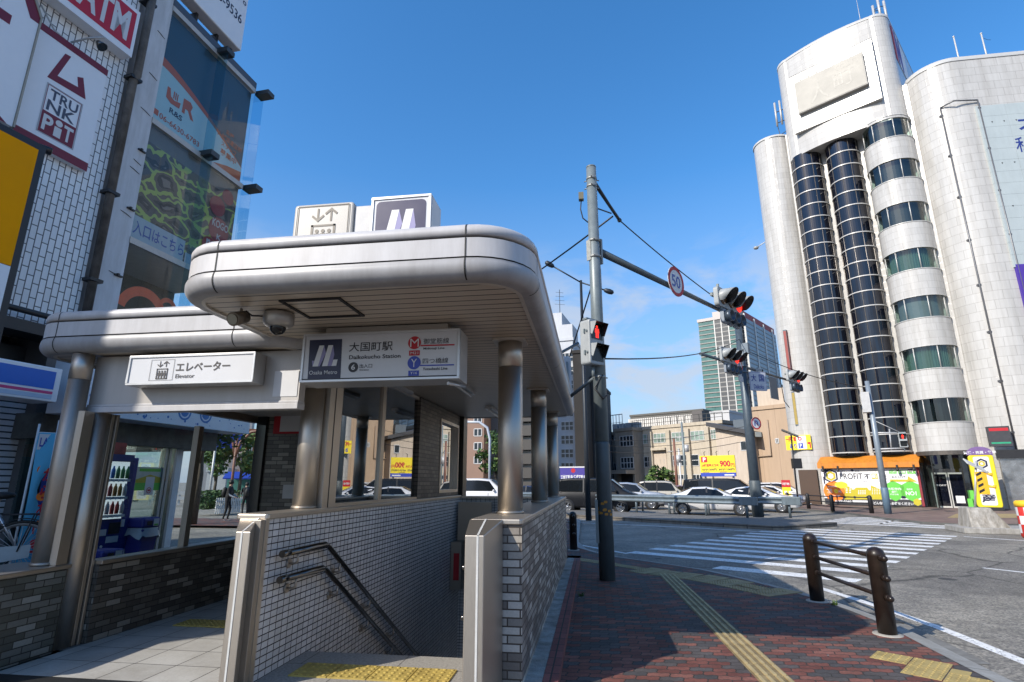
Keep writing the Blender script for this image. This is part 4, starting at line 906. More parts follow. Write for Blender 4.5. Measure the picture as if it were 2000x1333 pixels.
def guardrail(label, P0, n, step=2.0, h=.72):
    """P0 is the right hand end, the rail runs to the left along -RD"""
    T = thing('guard_rail', label, 'guard rail', tuple(P0)); Fg = Fr(P0, RD, (0, 0, 1))
    prof = [(.0, -.17), (.05, -.15), (.075, -.10), (.05, -.045), (.01, -.01), (.01, .01), (.05, .045), (.075, .10), (.05, .15), (.0, .17)]
    m = MB(); L_ = n*step; pl_ = [Fg.p(-L_, h, 0), Fg.p(-.35, h, 0)]; P = []
    for q in pl_:
        for o_, zz in prof: P.append(q + Fg.n*o_ + V((0, 0, zz)))
    k = len(prof); m.add(P, [(j, k+j, k+j+1, j+1) for j in range(k-1)]); m.add(P, [(j+1, k+j+1, k+j, j) for j in range(0)])
    m.fbox(Fg, -L_, -.35, h-.17, h+.17, -.012, -.004); m.build('beam', RAILM, T)
    m = MB(); m.rbox(Fg, -.75, .08, h-.185, h+.185, -.03, .095, .03); bevel(m.build('end_terminal', RAILM, T), .02)
    for i in range(n): 
        q = Fg.p(-.5-i*step, 0, -.08); p_ = MB(); p_.cyl(q + V((0, 0, -.02)), q + V((0, 0, h+.1)), .058, n=14); p_.cyl(q + V((0, 0, h+.1)), q + V((0, 0, h+.13)), .062, .03, n=14); p_.build('post', RAILM, T)
    return T
GR0 = atZ(1480, 1013, .05); GR0.z = .05
guardrail('blue grey steel guard rail along the near edge of the median island', GR0, 22)
GR1 = GR0 + RN*1.75 + RD*1.15
guardrail('blue grey steel guard rail along the far edge of the median island', GR1, 22)
MP = atZ(1481, 1008, .05); MX, MY = MP.x, MP.y
ML = thing('signal_mast', 'dark blue grey signal mast standing on the tip of the median island', 'signal pole', (MX, MY, .05))
DG = mat('dark blue grey mast', (.075, .10, .125), .45, .25, .15, 5, dirt=.2); hM = 9.6
DM_ = math.hypot(MX, MY); kM = DM_/31.65
def zat(x, y, X=None, Y=None, D=DM_):
    d = ray(x, y); t = D/math.hypot(d.x, d.y); return CAM.z + d.z*t
zt = zat(1445, 640); za2 = zat(1453, 716)
m = MB(); m.tube([(MX, MY, 0), (MX, MY, zt)], [.25, .175], 20); m.lathe([(.18, zt), (.18, zt+.05), (0, zt+.07)], (MX, MY, 0), 20); m.build('mast', DG, ML)
m = MB(); m.lathe([(.262, 0), (.262, 1.6), (.25, 1.62)], (MX, MY, .05), 20); m.build('mast_sheath', mat('dark sheathed pole foot', (.085, .105, .115), .5, .1, .15, 6, dirt=.25), ML)
az2 = R(39); a2 = V((math.sin(az2), math.cos(az2), 0)); n2_ = V((a2.y, -a2.x, 0))
c0 = V((MX, MY, za2))
m = MB(); m.tube([c0 - a2*4.2, c0 + a2*6.3], [.07, .06], 14); m.build('arm', DG, ML)
m = MB()
for dz in (0, .35, -.3): m.cyl(c0 + V((0, 0, dz-.04)), c0 + V((0, 0, dz+.04)), .225, n=18)
m.fbox(Fr(c0 + V((.2, -.2, .6)), n2_, (0, 0, 1)), -.16, .16, 0, .55, -.1, .12); m.build('mast_clamp', mat('blue grey fittings', (.15, .18, .21), .5, .3), ML)
m = MB(); m.tube([c0 + a2*-2.2 + V((0, 0, -.05)), c0 + a2*-1.4 + V((0, 0, -.4)), c0 + V((.1, -.2, .9)), c0 + V((.15, -.2, 1.6))], .02, 6); m.tube([c0 + a2*4.6, c0 + a2*4.8 + V((0, 0, -1.3)), c0 + a2*5.4 + V((0, 0, -1.6))], .02, 6); m.build('cable', WIRE, ML)
def on_arm(x, z_guess=None):      # distance along the far arm whose photo column is x
    best = min((abs((lambda v: 1000+FPX*v.dot(_R)/v.dot(_F))(c0 + a2*t/10 - CAM) - x), t/10) for t in range(-60, 90)); return best[1]
t1 = on_arm(1418); F = mesh_fr(c0 + a2*t1 + V((0, 0, .22)) + n2_*.25, nf); signal_head('traffic light with red lamp lit on the left arm of the far mast', F, 2, True, big=1.6)
t2 = on_arm(1558); F = mesh_fr(c0 + a2*min(t2, 6.0) + V((0, 0, .2)) + n2_*.25, nf); signal_head('traffic light with red lamp lit at the right end of the far mast arm', F, 2, True, big=1.55)
def round_sign(label, F, r, kind, parent_loc):
    T = thing('road_sign', label, 'road sign', parent_loc)
    m = MB(); m.cyl(F.p(0, 0, -.012), F.p(0, 0, 0), r, n=32); m.build('sign_disc', WHITE, T)
    m = MB(); disc(m, F, 0, 0, r, .005, 32, r*.78)
    flat(m, F, [(-r*.56, r*.50), (-r*.50, r*.56), (r*.56, -r*.5), (r*.5, -r*.56)], .007); m.build('red_ring', REDS, T)
    m = MB(); w = r*.12
    if kind == 'u':
        rect(m, F, -r*.38, -r*.38+w*1.6, -r*.42, r*.12, .006); disc(m, F, -r*.02, r*.12, r*.36, .006, 16, r*.17, 0, 180); rect(m, F, r*.34-w*1.6, r*.34, -r*.1, r*.12, .006); flat(m, F, [(r*.05, -r*.08), (r*.47, -r*.08), (r*.26, -r*.4)], .006)
    else:
        rect(m, F, -w*.8, w*.8, -r*.45, r*.2, .006); flat(m, F, [(-r*.3, r*.15), (r*.3, r*.15), (0, r*.5)], .006); flat(m, F, [(-r*.42, -.1*r), (-r*.1, r*.2), (-r*.42, r*.2)], .006)
    m.build('symbol', mat('sign blue', (.03, .08, .35), .45, 0, .02), T)
    m = MB(); m.fbox(F, -.04, .04, -.1, .1, -.2, -.013); m.build('sign_bracket', POLE, T)
    return T
t3 = on_arm(1436); q = c0 + a2*t3 + V((0, 0, -.12)) + n2_*.22; round_sign('round no turn sign hanging beside the left arm signal', mesh_fr(q, nf), .33, 't', tuple(q))
m = MB(); F = mesh_fr(q + V((0, 0, -.62)), nf); m.fbox(F, -.28, .28, -.16, .12, -.015, 0); pq = m.build('plate_sign', mat('grey plate sign', (.5, .5, .5), .5)); tag(pq, 'small grey plate hanging below the no turn sign', 'plate')
zq = zat(1470, 828); q = V((MX, MY, zq)) + V((.3, -.22, 0)); round_sign('round no U turn sign on the mast at eye line of drivers', mesh_fr(q, (.45, -.89, 0)), .30, 'u', tuple(q))
m = MB(); F = mesh_fr(q + V((0.05, 0, -.52)), (.45, -.89, 0)); m.fbox(F, -.18, .18, -.13, .1, -.015, 0); tag(m.build('plate_sign', mat('cream plate sign', (.45, .43, .36), .5)), 'small cream plate fixed under the no U turn sign', 'plate')
zq = zat(1472, 746); F = mesh_fr((MX+.28, MY-.35, zq), (.32, -.95, 0))
SG = thing('place_name_sign', 'white place name sign lettered Daikoku on the far mast', 'road sign', tuple(F.o))
m = MB(); m.rbox(F, -.12, .80, -.48, .48, -.03, 0, .05); m.build('sign_plate', mat('grey white sign plate', (.45, .47, .52), .45), SG)
m = MB(); rect(m, F, -.10, .78, .44, .455, .003); rect(m, F, -.10, .78, -.455, -.44, .003); rect(m, F, -.10, -.085, -.455, .455, .003); rect(m, F, .765, .78, -.455, .455, .003)
write(m, F, '大', -.03, .26, -.02, .34, .003, .02); write(m, F, '国', .40, .68, -.02, .34, .003, .02); write(m, F, 'Daikoku', .08, .62, -.38, -.16, .003, .02); m.build('lettering', mat('navy lettering', (.02, .04, .22), .5), SG)
m = MB(); m.fbox(F, -.1, .0, -.1, .1, -.3, -.03); m.build('sign_bracket', POLE, SG)
q = c0 + a2*1.6 + V((0, 0, -.3)); F = mesh_fr(q + n2_*.2, (.9, -.4, 0)); ped_signal('small dark pedestrian signal behind the place name sign', Fr(F.o, F.u), lit=False, scale=.9)
q = c0 + a2*3.6 + V((0, 0, -.55)); F = mesh_fr(q, n2_); m = MB(); m.fbox(F, -.5, .5, -.75, .45, -.03, 0); tag(m.build('sign_board', mat('grey sign back', (.13, .15, .17), .5, .4)), 'grey back of a road sign board hanging from the right arm of the mast', 'sign')

# street lamps -------------------------------------------------------
LB = V((atZ(1149, 990, .05).x*.66, atZ(1149, 990, .05).y*.66, .05)); 
def lampz(x, y): D = math.hypot(LB.x, LB.y); d = ray(x, y); t = D/math.hypot(d.x, d.y); return CAM + d*t
SL = thing('street_lamp', 'dark double arm street lamp rising behind the near signal pole', 'street lamp', tuple(LB))
lt_ = lampz(1137, 552)
m = MB(); m.tube([(LB.x, LB.y, 0), (LB.x, LB.y, 3.5), (LB.x, LB.y, lt_.z+.1)], [.13, .10, .06], 14); m.build('pole', mat('dark lamp pole', (.022, .028, .036), .45, .3), SL)
for (x, y) in ((1075, 521), (1188, 569)):
    e = lampz(x, y); e = V((LB.x + (e.x-LB.x), LB.y - (0 if x > 1130 else .3), e.z))
    m = MB(); m.tube([(LB.x, LB.y, lt_.z), V((LB.x, LB.y, lt_.z)).lerp(e, .85)], .035, 8); ar = m.build('arm', mat('dark lamp pole', (.022, .028, .036)), SL)
    m = MB(); d = (e-V((LB.x, LB.y, lt_.z))).normalized(); m.lathe([(.02, -.25), (.10, -.15), (.13, .05), (.10, .22), (.0, .28)], e, 12, d); m.build('lamp_head', mat('dark lamp pole', (.022, .028, .036)), ar)
# overhead wires -----------------------------------------------------
def wire(label, a, b, sag, r=.013, n=14):
    a = V(a); b = V(b); m = MB(); m.tube([a.lerp(b, i/n) - V((0, 0, sag*4*(i/n)*(1-i/n))) for i in range(n+1)], r, 6); o = m.build('overhead_wire', WIRE); return tag(o, label, 'wire')
wire('black wire running down to the arm signal from the top bracket of the near pole', B1, A0 + ad*5.6 + V((0, 0, .3)), .06)
wire('thick black wire from the near pole bracket down left behind the canopy', B1 - ad*.25, (-6.0, 19.0, 9.4-2.6), .25, .02)
wire('sagging wire between the near pole and the far mast', (PX+.1, PY, 3.82), (MX, MY, zat(1450, 662)), .3, .016)
wire('black wire from the far mast to the slim signal pole by the tower', (MX, MY, za2+1.0), (15.9, 34.2, 6.9), .35, .02)
wire('short black wire from the far lamp pole to the near pole', (PX-.1, PY, 5.2), (-.7, 12.6, 3.75), .02, .014)

# bollard fences -----------------------------------------------------
BOL = mat('dark brown bollard paint', (.020, .013, .010), .38, .0, .35, 16, coat=.12, spec=.35)
def bollard_fence(label, pts, ext=.17):
    T = thing('bollard_fence', label, 'bollard fence', (*pts[0], 0))
    for x, y in pts:
        m = MB(); m.lathe([(.092, -.03), (.092, .80), (.094, .805), (.091, .83), (.078, .862), (.052, .885), (.02, .895), (0, .896)], (x, y, 0), 28); o = m.build('post', BOL, T)
        m = MB(); m.lathe([(.15, -.01), (.145, .006), (.10, .012)], (x, y, 0), 24); m.build('footing', mat('mortar footing', (.34, .32, .28), .9, 0, .2, 20), o)
    a = V((*pts[0], 0)); b = V((*pts[-1], 0)); d = (b-a).normalized()
    for zz in (.79, .585, .385):
        m = MB(); m.cyl(a + V((0, 0, zz)), b + d*ext + V((0, 0, zz)), .0235, n=14); o = m.build('rail', BOL, T)
        m = MB()
        for q, s_ in ((a, 1), (b, -1), (b, 1)):
            m.cyl(q + d*s_*.088 + V((0, 0, zz)), q + d*s_*.15 + V((0, 0, zz)), .033, n=14)
        m.ball(b + d*(ext+.0) + V((0, 0, zz)), .034, 12); m.build('rail_collar', BOL, o)
    return T
bollard_fence('brown bollard fence of two posts and three rails at the near kerb', [(3.01, 8.82), (3.095, 7.09)])
bollard_fence('brown bollard fence end showing behind the station wall', [(-.95, 16.6), (-.55, 14.3)], .15)

# =================================================================== the white tower on the corner
WT = tiles('white tower tiles', 1.0, .5, [(0, (.49, .48, .46)), (1, (.53, .52, .50))], .009, (.36, .345, .325), .5, .22, grain=.03, bump=.2, dirt=.20)
WTH = tiles('clean white tower tiles', 1.0, .5, [(0, (.47, .46, .44)), (1, (.52, .51, .49))], .010, (.37, .355, .335), .5, .25, grain=.03, bump=.25, dirt=.10)
DKG = mat('dark blue curtain glass', (.005, .006, .012), .035, 0, .3, 1.2, spec=.8)
DKG2 = mat('green grey window glass', (.02, .035, .035), .05, 0, .5, .9, spec=.9)
RINGM = mat('white metal ring', (.52, .51, .485), .35, .1, .05)
A_ = V((21.743, 42.188, 0)); RF = Fr(A_, (.791, -.612, 0))
TW = thing('office_tower', 'white tiled office tower with round corner shaft and two dark glass half columns', 'office tower', tuple(A_))
def circ(s0, c0, r, a0, a1, n):       # plan points in the facade frame, angle 90 = towards the viewer
    return [RF.p(s0+r*math.cos(R(a0+(a1-a0)*i/n)), 0, c0+r*math.sin(R(a0+(a1-a0)*i/n))) for i in range(n+1)]
def cap(mb, pts, z): return mb.poly([(p.x, p.y, z) for p in pts])
TB = 31.1
m = MB(); pts = circ(-6.58, -.95, 1.58, 0, 360, 40)[:-1]; m.wall(pts, -.2, TB, True, True); cap(m, pts, TB-.02); m.build('corner_shaft', WT, TW, fix=False)
m = MB(); m.wall(circ(-6.58, -.95, 1.64, 0, 360, 40)[:-1], TB-.02, TB+.15, True, True); cap(m, circ(-6.58, -.95, 1.64, 0, 360, 40)[:-1], TB+.15); m.build('shaft_coping', RINGM, TW)
m = MB(); m.fbox(RF, -5.15, 4.25, -.2, TB, -14, 0); m.build('rear_wall', WT, TW)
def glass_col(sc):
    r = 1.14; c0 = .12
    m = MB(); m.wall(circ(sc, c0, r, -20, 200, 28), 3.55, 28.1, False, True); o = m.build('glass_column', DKG, TW, fix=False)
    for k in range(21):
        zz = 3.62 + 1.162*k; g = MB(); pl_ = [(p.x, p.y, RF.u.x*math.cos(t)+RF.n.x*math.sin(t), RF.u.y*math.cos(t)+RF.n.y*math.sin(t)) for p, t in zip(circ(sc, c0, r, -20, 200, 28), [R(-20+220*i/28) for i in range(29)])]
        g.sweep(pl_, [(0, zz), (.06, zz), (.06, zz+.075), (0, zz+.075)], closed=False, smooth=False); g.build('ring', RINGM, o)
    for a in (20, 55, 90, 125, 160):
        g = MB(); q = RF.p(sc+(r+.012)*math.cos(R(a)), 0, c0+(r+.012)*math.sin(R(a))); g.cyl(q+V((0, 0, 3.6)), q+V((0, 0, 28)), .028, n=6); g.build('mullion', mat('bronze mullion', (.20, .18, .16), .35, .6), o)
glass_col(-3.76); glass_col(-1.10)
# bay with ribbon windows
bz = [5.42, 8.95, 12.47, 15.98, 19.52, 23.0, 26.42]; hh = 1.52; R0 = 1.62; C0 = .05; S0 = 1.95
m = MB(); zz = 3.5; segs = []
for b in bz: segs.append((zz, b)); zz = b+hh
segs.append((zz, 28.2))
for a, b in segs:
    m = MB(); pts = circ(S0, C0, R0, -15, 195, 30); m.wall(pts, a, b, False, True); m.build('bay_spandrel', WT, TW, fix=False)
    m = MB(); pl_ = [(p.x, p.y, RF.u.x*math.cos(t)+RF.n.x*math.sin(t), RF.u.y*math.cos(t)+RF.n.y*math.sin(t)) for p, t in zip(circ(S0, C0, R0, -15, 195, 30), [R(-15+210*i/30) for i in range(31)])]
    m.sweep(pl_, [(-.1, b-.05), (.035, b-.05), (.035, b), (-.1, b)], closed=False, smooth=False); m.sweep(pl_, [(-.1, a), (.03, a), (.03, a+.04), (-.1, a+.04)], closed=False, smooth=False); m.build('sill_band', RINGM, TW)
CURT = [mat('pale green curtain', (.16, .26, .22), .7, 0, .1), mat('dark interior', (.015, .018, .02), .6), mat('grey curtain', (.20, .22, .24), .7, 0, .1)]
for k, b in enumerate(bz):
    m = MB(); m.wall(circ(S0, C0, R0-.06, -15, 195, 30), b, b+hh, False, True); wo_ = m.build('ribbon_window', glass('tower window glass', (.55, .66, .62), .8, 0, .10), TW, fix=False)
    m = MB(); pts = circ(S0, C0, R0-.35, -15, 195, 60); pts = [p + RF.n*(.05*(-1)**i if k in (0, 1, 3) else 0) for i, p in enumerate(pts)]
    m.wall(pts, b, b+hh); m.build('curtain', CURT[(0, 0, 2, 0, 1, 1, 1)[k]] if k in (1, 3) else CURT[1 if k != 2 else 2], wo_, fix=False)
    for a in (18, 62, 112, 150):
        g = MB(); q = RF.p(S0+(R0-.045)*math.cos(R(a)), 0, C0+(R0-.045)*math.sin(R(a))); g.cyl(q+V((0, 0, b)), q+V((0, 0, b+hh)), .03, n=6); g.build('mullion', RINGM, wo_)
# head of the tower
def rr_plan(s0, s1, c0, c1, r, n=10):
    o = []
    for cx, cy, st in ((s1-r, c1-r, 0), (s0+r, c1-r, 90)):
        for k in range(n+1): t = R(st+90*k/n); o.append((cx+r*math.cos(t), cy+r*math.sin(t)))
    o += [(s0, c0), (s1, c0)]
    return o
hp = rr_plan(-4.98, 3.5, -9, 1.25, 1.25)
hp = [(a, c + (.0 if c < 1.2 else .35*(1-((a+.74)/3.0)**2))) for a, c in hp]
ex = []
for i, (a, c) in enumerate(hp):
    ex.append((a, c))
    if i == 10:
        for j in range(1, 9): t = j/9; aa = 2.25-5.98*t; ex.append((aa, 1.25+.35*(1-((aa+.74)/3.0)**2)))
pts = [RF.p(a, 0, c) for a, c in ex]
m = MB(); m.wall(pts, 28.0, 37.3, True, True); cap(m, pts, 37.28); cap(m, pts, 28.0); m.build('head_block', WTH, TW, fix=False)
m = MB(); pts2 = [RF.p(a*1.004, 0, c+.03) for a, c in ex]; m.wall(pts2, 37.28, 37.5, True, True); cap(m, pts2, 37.5); m.build('head_coping', RINGM, TW)
HF = RF.sh(0, 0, 1.62)
def pxq(F, pts, off=0): return [F.px(x, y, off) for x, y in pts]
q = pxq(HF, [(1538, 155), (1700, 78), (1724, 192), (1552, 262)]); a0 = (q[0][0]+q[3][0])/2; a1 = (q[1][0]+q[2][0])/2; b0 = (q[2][1]+q[3][1])/2; b1 = (q[0][1]+q[1][1])/2
m = MB(); m.fbox(HF, a0, a1, b0, b1, -.25, .06); m.build('tile_panel', WTH, TW)
m = MB(); m.fbox(HF, a0-.02, a1+.02, b1, b1+.10, -.2, .0); m.build('panel_shadow_gap', SEAM, TW)
q = pxq(HF, [(1555, 168), (1685, 107), (1699, 168), (1563, 228)]); c0_ = (q[0][0]+q[3][0])/2; c1_ = (q[1][0]+q[2][0])/2; d0 = (q[2][1]+q[3][1])/2; d1 = (q[0][1]+q[1][1])/2
m = MB(); m.fbox(HF, c0_, c1_, d0, d1, .06, .42); o = m.build('blank_billboard', mat('grey sign frame', (.30, .29, .27), .5), TW)
m = MB(); m.fbox(HF, c0_+.06, c1_-.06, d0+.06, d1-.06, .42, .44); m.build('billboard_face', mat('blank beige board', (.32, .305, .27), .5, 0, .03, .6), o)
m = MB(); write(m, HF, '人', c0_+1.0, c0_+2.4, d0+.35, d0+2.2, .446); write(m, HF, '町', c1_-2.2, c1_-.7, d0+.7, d1-.9, .446); write(m, HF, 'CO.,LTD', c1_-1.9, c1_-.3, d1-.75, d1-.25, .446); m.build('ghost_lettering', mat('ghost lettering', (.335, .32, .285), .5, 0, .02), o)
m = MB()
for i in range(8): m.fbox(HF, c0_+.4+i*.62, c0_+.46+i*.62, d1+.25, d1+.31, .06, .1)
m.build('fixing_hole', SEAM, TW)
SFr = Fr(RF.p(3.51, 0, .0), -RF.n, (0, 0, 1))
m = MB(); rect(m, SFr, -.05, .7, 33.6, 36.9, .02); lo = m.build('side_logo', REDS, TW); m = MB(); rect(m, SFr, .7, 4.5, 33.6, 36.9, .02); m.build('logo_ground', WHITE, lo)
m = MB(); write(m, SFr, 'N', .85, 2.6, 33.7, 36.8, .03, .08); m.build('logo_letter', mat('purple letter', (.10, .03, .22), .5), lo)
# the right hand wing
wp = [V((24.72, 39.9, 0)), V((24.72, 39.75, 0))] + [V((26.9-2.16*math.cos(R(90*i/14)), 39.9-2.16*math.sin(R(90*i/14)), 0)) for i in range(1, 15)] + [V((62, 37.74, 0)), V((62, 58, 0)), V((30, 58, 0))]
WG = thing('round_cornered_wing', 'white tiled wing with a rounded corner and pale blue boards', 'building', (26, 40, 0))
m = MB(); m.wall(wp, -.2, 31.1, True, True); cap(m, wp, 31.08); m.build('wall', tiles('white wing tiles', 1.0, .62, [(0, (.49, .48, .46)), (1, (.53, .52, .50))], .012, (.34, .325, .305), .5, .22, grain=.03, bump=.3, dirt=.16), WG, fix=False)
m = MB(); wq = [p + V((-.03 if p.x < 30 else .03, -.04 if p.y < 45 else .03, 0)) for p in wp]; m.wall(wq, 31.06, 31.35, True, True); cap(m, wq, 31.35); m.build('coping', RINGM, WG)
YF = FRONT(0, 37.74, 0); bx0, bz1 = YF.px(1906, 208, .15); _, bz0 = YF.px(1992, 516, .15)
m = MB()
for i in range(14):
    z1 = bz1-.86*i; z0 = z1-.85
    if z0 < bz0-.3: break
    for j in range(8): m.fbox(YF, bx0+j*1.8, bx0+j*1.8+1.79, z0, z1, 0, .15)
bo = m.build('board', mat('pale blue board', (.42, .475, .485), .45, 0, .04, .8, dirt=.06), WG)
zl = z0
m = MB(); a, b = YF.px(1989, 245, .17); write(m, YF, '不動産', a, a+4.5, b-.75, b+.55, .156, .02); a, b = YF.px(1982, 275, .17); write(m, YF, '私たちの', a, a+4.0, b-.9, b+.25, .156, .01); m.build('lettering', mat('navy lettering', (.02, .04, .22), .5), bo)
m = MB()
for i in range(3):
    for j in range(4): flat(m, YF, [(bx0+.7+j*.75+.0, bz1-1.3-3.2*i), (bx0+.82+j*.75, bz1-1.3-3.2*i), (bx0+.76+j*.75, bz1-1.42-3.2*i)], .156)
m.build('fixing_hole', SEAM, bo)
a, b = YF.px(1983, 517, .15); a2_, b2_ = YF.px(1990, 575, .15)
m = MB(); m.fbox(YF, a, a+9, b2_-1.5, b, 0, .18); m.build('purple_board', mat('purple banner', (.07, .035, .30), .5, 0, .04), WG)
m = MB()
for (xt, yt, xb, yb) in ((1852, 216, 1990, 905), (1893, 206, 2012, 700)):
    pass
PA = wp[9] + V((-.03, -.05, 0)); PB_ = V((27.6, 37.6, 0))
for P_ in (PA, PB_): m.cyl((P_.x, P_.y, 3), (P_.x, P_.y, 27.6), .05, n=8)
m.tube([(PA.x, PA.y, 27.6), (PA.x+.5, PB_.y-.12, 27.62), (PB_.x, PB_.y, 27.6)], .05, 8)
for k in range(8):
    for P_ in (PA, PB_): m.box(P_.x-.1, P_.x+.1, P_.y-.02, P_.y+.2, 4.5+3.2*k, 4.62+3.2*k)
m.build('pipe_frame', mat('grey pipe', (.16, .16, .165), .4, .4), WG)
for (xb, yb, ht) in ((1874, 121, 3.2), (1928, 113, 3.1)):
    q = atZ(xb, yb, 31.3); q = V((q.x*1.03, q.y*1.03, 31.2)); T = thing('flagpole', ('white flagpole on the roof of the wing, the left of two' if xb < 1900 else 'right flagpole on the roof of the wing, trailing a scrap of rope'), 'flagpole', tuple(q), group='flagpoles on the wing roof')
    p_ = MB(); p_.tube([q, q+V((0, 0, ht))], [.06, .045], 8); p_.build('pole', RINGM, T); p_ = MB(); p_.ball(q+V((0, 0, ht+.04)), .08, 8); p_.build('finial', RINGM, T)
    if xb > 1900: p_ = MB(); p_.tube([q+V((0, 0, ht-.3)), q+V((.3, 0, ht-.55)), q+V((.55, 0, ht-.6))], .012, 5); p_.build('rope', WIRE, T)
# aerials
def aerial(label, q, parts):
    T = thing('antenna', label, 'antenna', tuple(q))
    for nm, mb, mt in parts: mb.build(nm, mt, T)
    return T
AN = mat('antenna grey', (.45, .45, .45), .5, .3); AND = mat('antenna dark steel', (.06, .065, .07), .5, .4)
q = atZ(1683, 56, 37.4); q = V((q.x+.3, q.y+.5, 37.45)); m = MB(); m.tube([q, q+V((0, 0, 3.4))], [.035, .015], 6); aerial('thin whip antenna on the tower head', q, [('whip', m, AN)])
q = atZ(1735, 50, 37.4); q = V((q.x+.1, q.y+.9, 37.45)); m = MB(); n_ = MB(); m.cyl(q, q+V((0, 0, 4.2)), .07, n=8)
for k in range(3):
    t = k*2.1; e = V((.45*math.cos(t), .45*math.sin(t), 0)); n_.cyl(q+e+V((0, 0, .9)), q+e+V((0, 0, 3.2)), .10, n=8); m.tube([q+V((0, 0, 1.4)), q+e+V((0, 0, 1.4))], .03, 5); m.tube([q+V((0, 0, 2.7)), q+e+V((0, 0, 2.7))], .03, 5)
for k in range(6): m.tube([q+V((-.4, 0, .3+.4*k)), q+V((.1, .1, .4+.4*k))], .03, 5)
aerial('cluster of cellular antennas on the tower head', q, [('mast', m, AND), ('panel_aerial', n_, AN)])
q = RF.p(-5.3, 32.6, -.2); m = MB(); n_ = MB()
for d_ in (0, .42): n_.cyl(q+RF.u*-d_+V((0, 0, -.2)), q+RF.u*-d_+V((0, 0, 2.2)), .09, n=8)
for h_ in (.1, 1.2): m.tube([q+RF.u*.35+V((0, 0, h_)), q+RF.u*-.5+V((0, 0, h_))], .04, 5)
m.tube([q+RF.u*.3+V((0, 0, -1)), q+RF.u*-.3+V((0, 0, -1.2)), q+RF.u*-.4+V((0, 0, -.2))], .03, 5)
aerial('antenna pair bracketed to the left side of the tower head', q, [('bracket', m, AND), ('panel_aerial', n_, AN)])
q = atP(1484, 480, RF.p(-8.1, 0, -.9), RF.n); T = thing('wall_lamp', 'small grey street light fixed to the round corner shaft', 'lamp', tuple(q)); m = MB(); m.tube([q+RF.u*.9+V((0, 0, .35)), q, q+RF.u*-.2+V((0, 0, -.05))], .04, 6); m.build('arm', AN, T); m = MB(); m.ball(q+RF.u*-.35+V((0, 0, -.12)), .24, 8, (1, 1, .6)); m.build('lamp_head', mat('pale lamp head', (.35, .35, .33), .4), T)
# ground floor: billboard, awning, entrance
BF = RF.sh(0, 0, 1.15); q = pxq(BF, [(1609, 913), (1790, 918), (1801, 988), (1612, 984)])
s0 = q[3][0]; s1 = (q[1][0]+q[2][0])/2; zb1 = (q[0][1]+q[1][1])/2; zb0 = .05
SB = thing('estate_agent_billboard', 'large white estate agent billboard with green and gold graphics under the orange awning', 'billboard', tuple(RF.p(s0, 0, 1)))
m = MB(); m.fbox(BF, s0, s1, zb0, zb1, -.15, 0); m.build('panel', mat('billboard white', (.72, .72, .73), .4, 0, .02), SB)
m = MB(); m.fbox(BF, s1, s1+.14, zb0, zb1, -.17, .015); m.build('side_strip', mat('dark red strip', (.22, .02, .03), .5), SB)
m = MB(); m.fbox(RF, s0+.1, s1-.1, 0, zb1-.1, .02, .98); m.build('support', STEELD, SB)
z = Z(BF, 1590, 860, .205); GOLD = mat('gold print', (.48, .40, .02), .5, 0, .03); GRN = mat('green print', (.12, .50, .06), .5, 0, .03); ORG = mat('orange print', (.85, .20, .015), .5, 0, .03)
m = MB(); rect(m, BF, s0, s1, zb0, zb0+.42, .003)
z.text(m, 'プロフィット不動産', 236, 289, 306, 432, 297); z.text(m, 'PROFIT', 242, 318, 374, 462, 340, .004, .012); z.text(m, '不', 472, 322, 374, 536, 340, .004, .025); z.text(m, '産', 622, 324, 376, 690, 345, .004, .025)
z.text(m, 'お客様と一生のお付き合いを', 452, 386, 397, 690, 391); z.text(m, '右の入口奥', 736, 341, 364, 876, 352, .004, .02); m.build('lettering', INK, SB)
m = MB(); hx, hy = z.q(158, 342); disc(m, BF, hx, hy, .52, .004, 6, .40, 90, 450); rect(m, BF, hx-.52, hx-.42, hy-.55, hy-.05, .004); m.build('hexagon_logo', NAVY, SB)
m = MB(); disc(m, BF, hx, hy, .36, .004, 6, .2, 90, 450); z.poly(m, [(435, 292), (672, 293), (672, 297), (435, 296)]); z.box(m, (545, 320), (609, 372)); z.poly(m, [(724, 374), (892, 376), (892, 342), (985, 398), (724, 398)])
z.poly(m, [(288, 566), (288, 455), (308, 455), (308, 442), (338, 442), (338, 456), (360, 456), (360, 470), (382, 470), (398, 452), (505, 452), (525, 478), (540, 478), (540, 430), (655, 478), (668, 566)])
hx, hy = z.q(985, 592); disc(m, BF, hx, hy, .24, .005, 6, 0, 90, 450); m.build('gold_graphic', GOLD, SB)
m = MB(); z.poly(m, [(245, 389), (440, 390), (440, 393), (245, 392)])
for a, b in ((710, 790), (797, 876), (883, 970)): z.box(m, (a, 285), (b, 321))
for cx in (763, 928): hx, hy = z.q(cx, 484); disc(m, BF, hx, hy, .68, .004, 6, 0, 90, 450)
m.build('green_graphic', GRN, SB)
m = MB(); hx, hy = z.q(192, 487); disc(m, BF, hx, hy, .70, .004, 28); m.build('orange_disc', ORG, SB)
m = MB(); hx, hy = z.q(258, 428); flat(m, BF, [(hx+.42*math.cos(R(t*18)), hy+.23*math.sin(R(t*18))) for t in range(20)], .008); z.text(m, '0', 190, 468, 505, 226, 480, .008, .05); m.build('yellow_graphic', mat('yellow print', (.75, .65, .03), .5), SB)
m = MB()
for t, a, b in (('賃貸', 715, 785), ('売買', 803, 870), ('管理', 889, 964)): z.text(m, t, a, 290, 317, b, 300, .008, .03)
z.text(m, '動', 549, 324, 369, 605, 340, .008, .03); z.text(m, '大阪市内', 697, 452, 476, 829, 462, .008, .03); z.text(m, '全域', 735, 481, 503, 793, 490, .008, .03); z.text(m, '対応可能', 724, 509, 524, 806, 516, .008, .02)
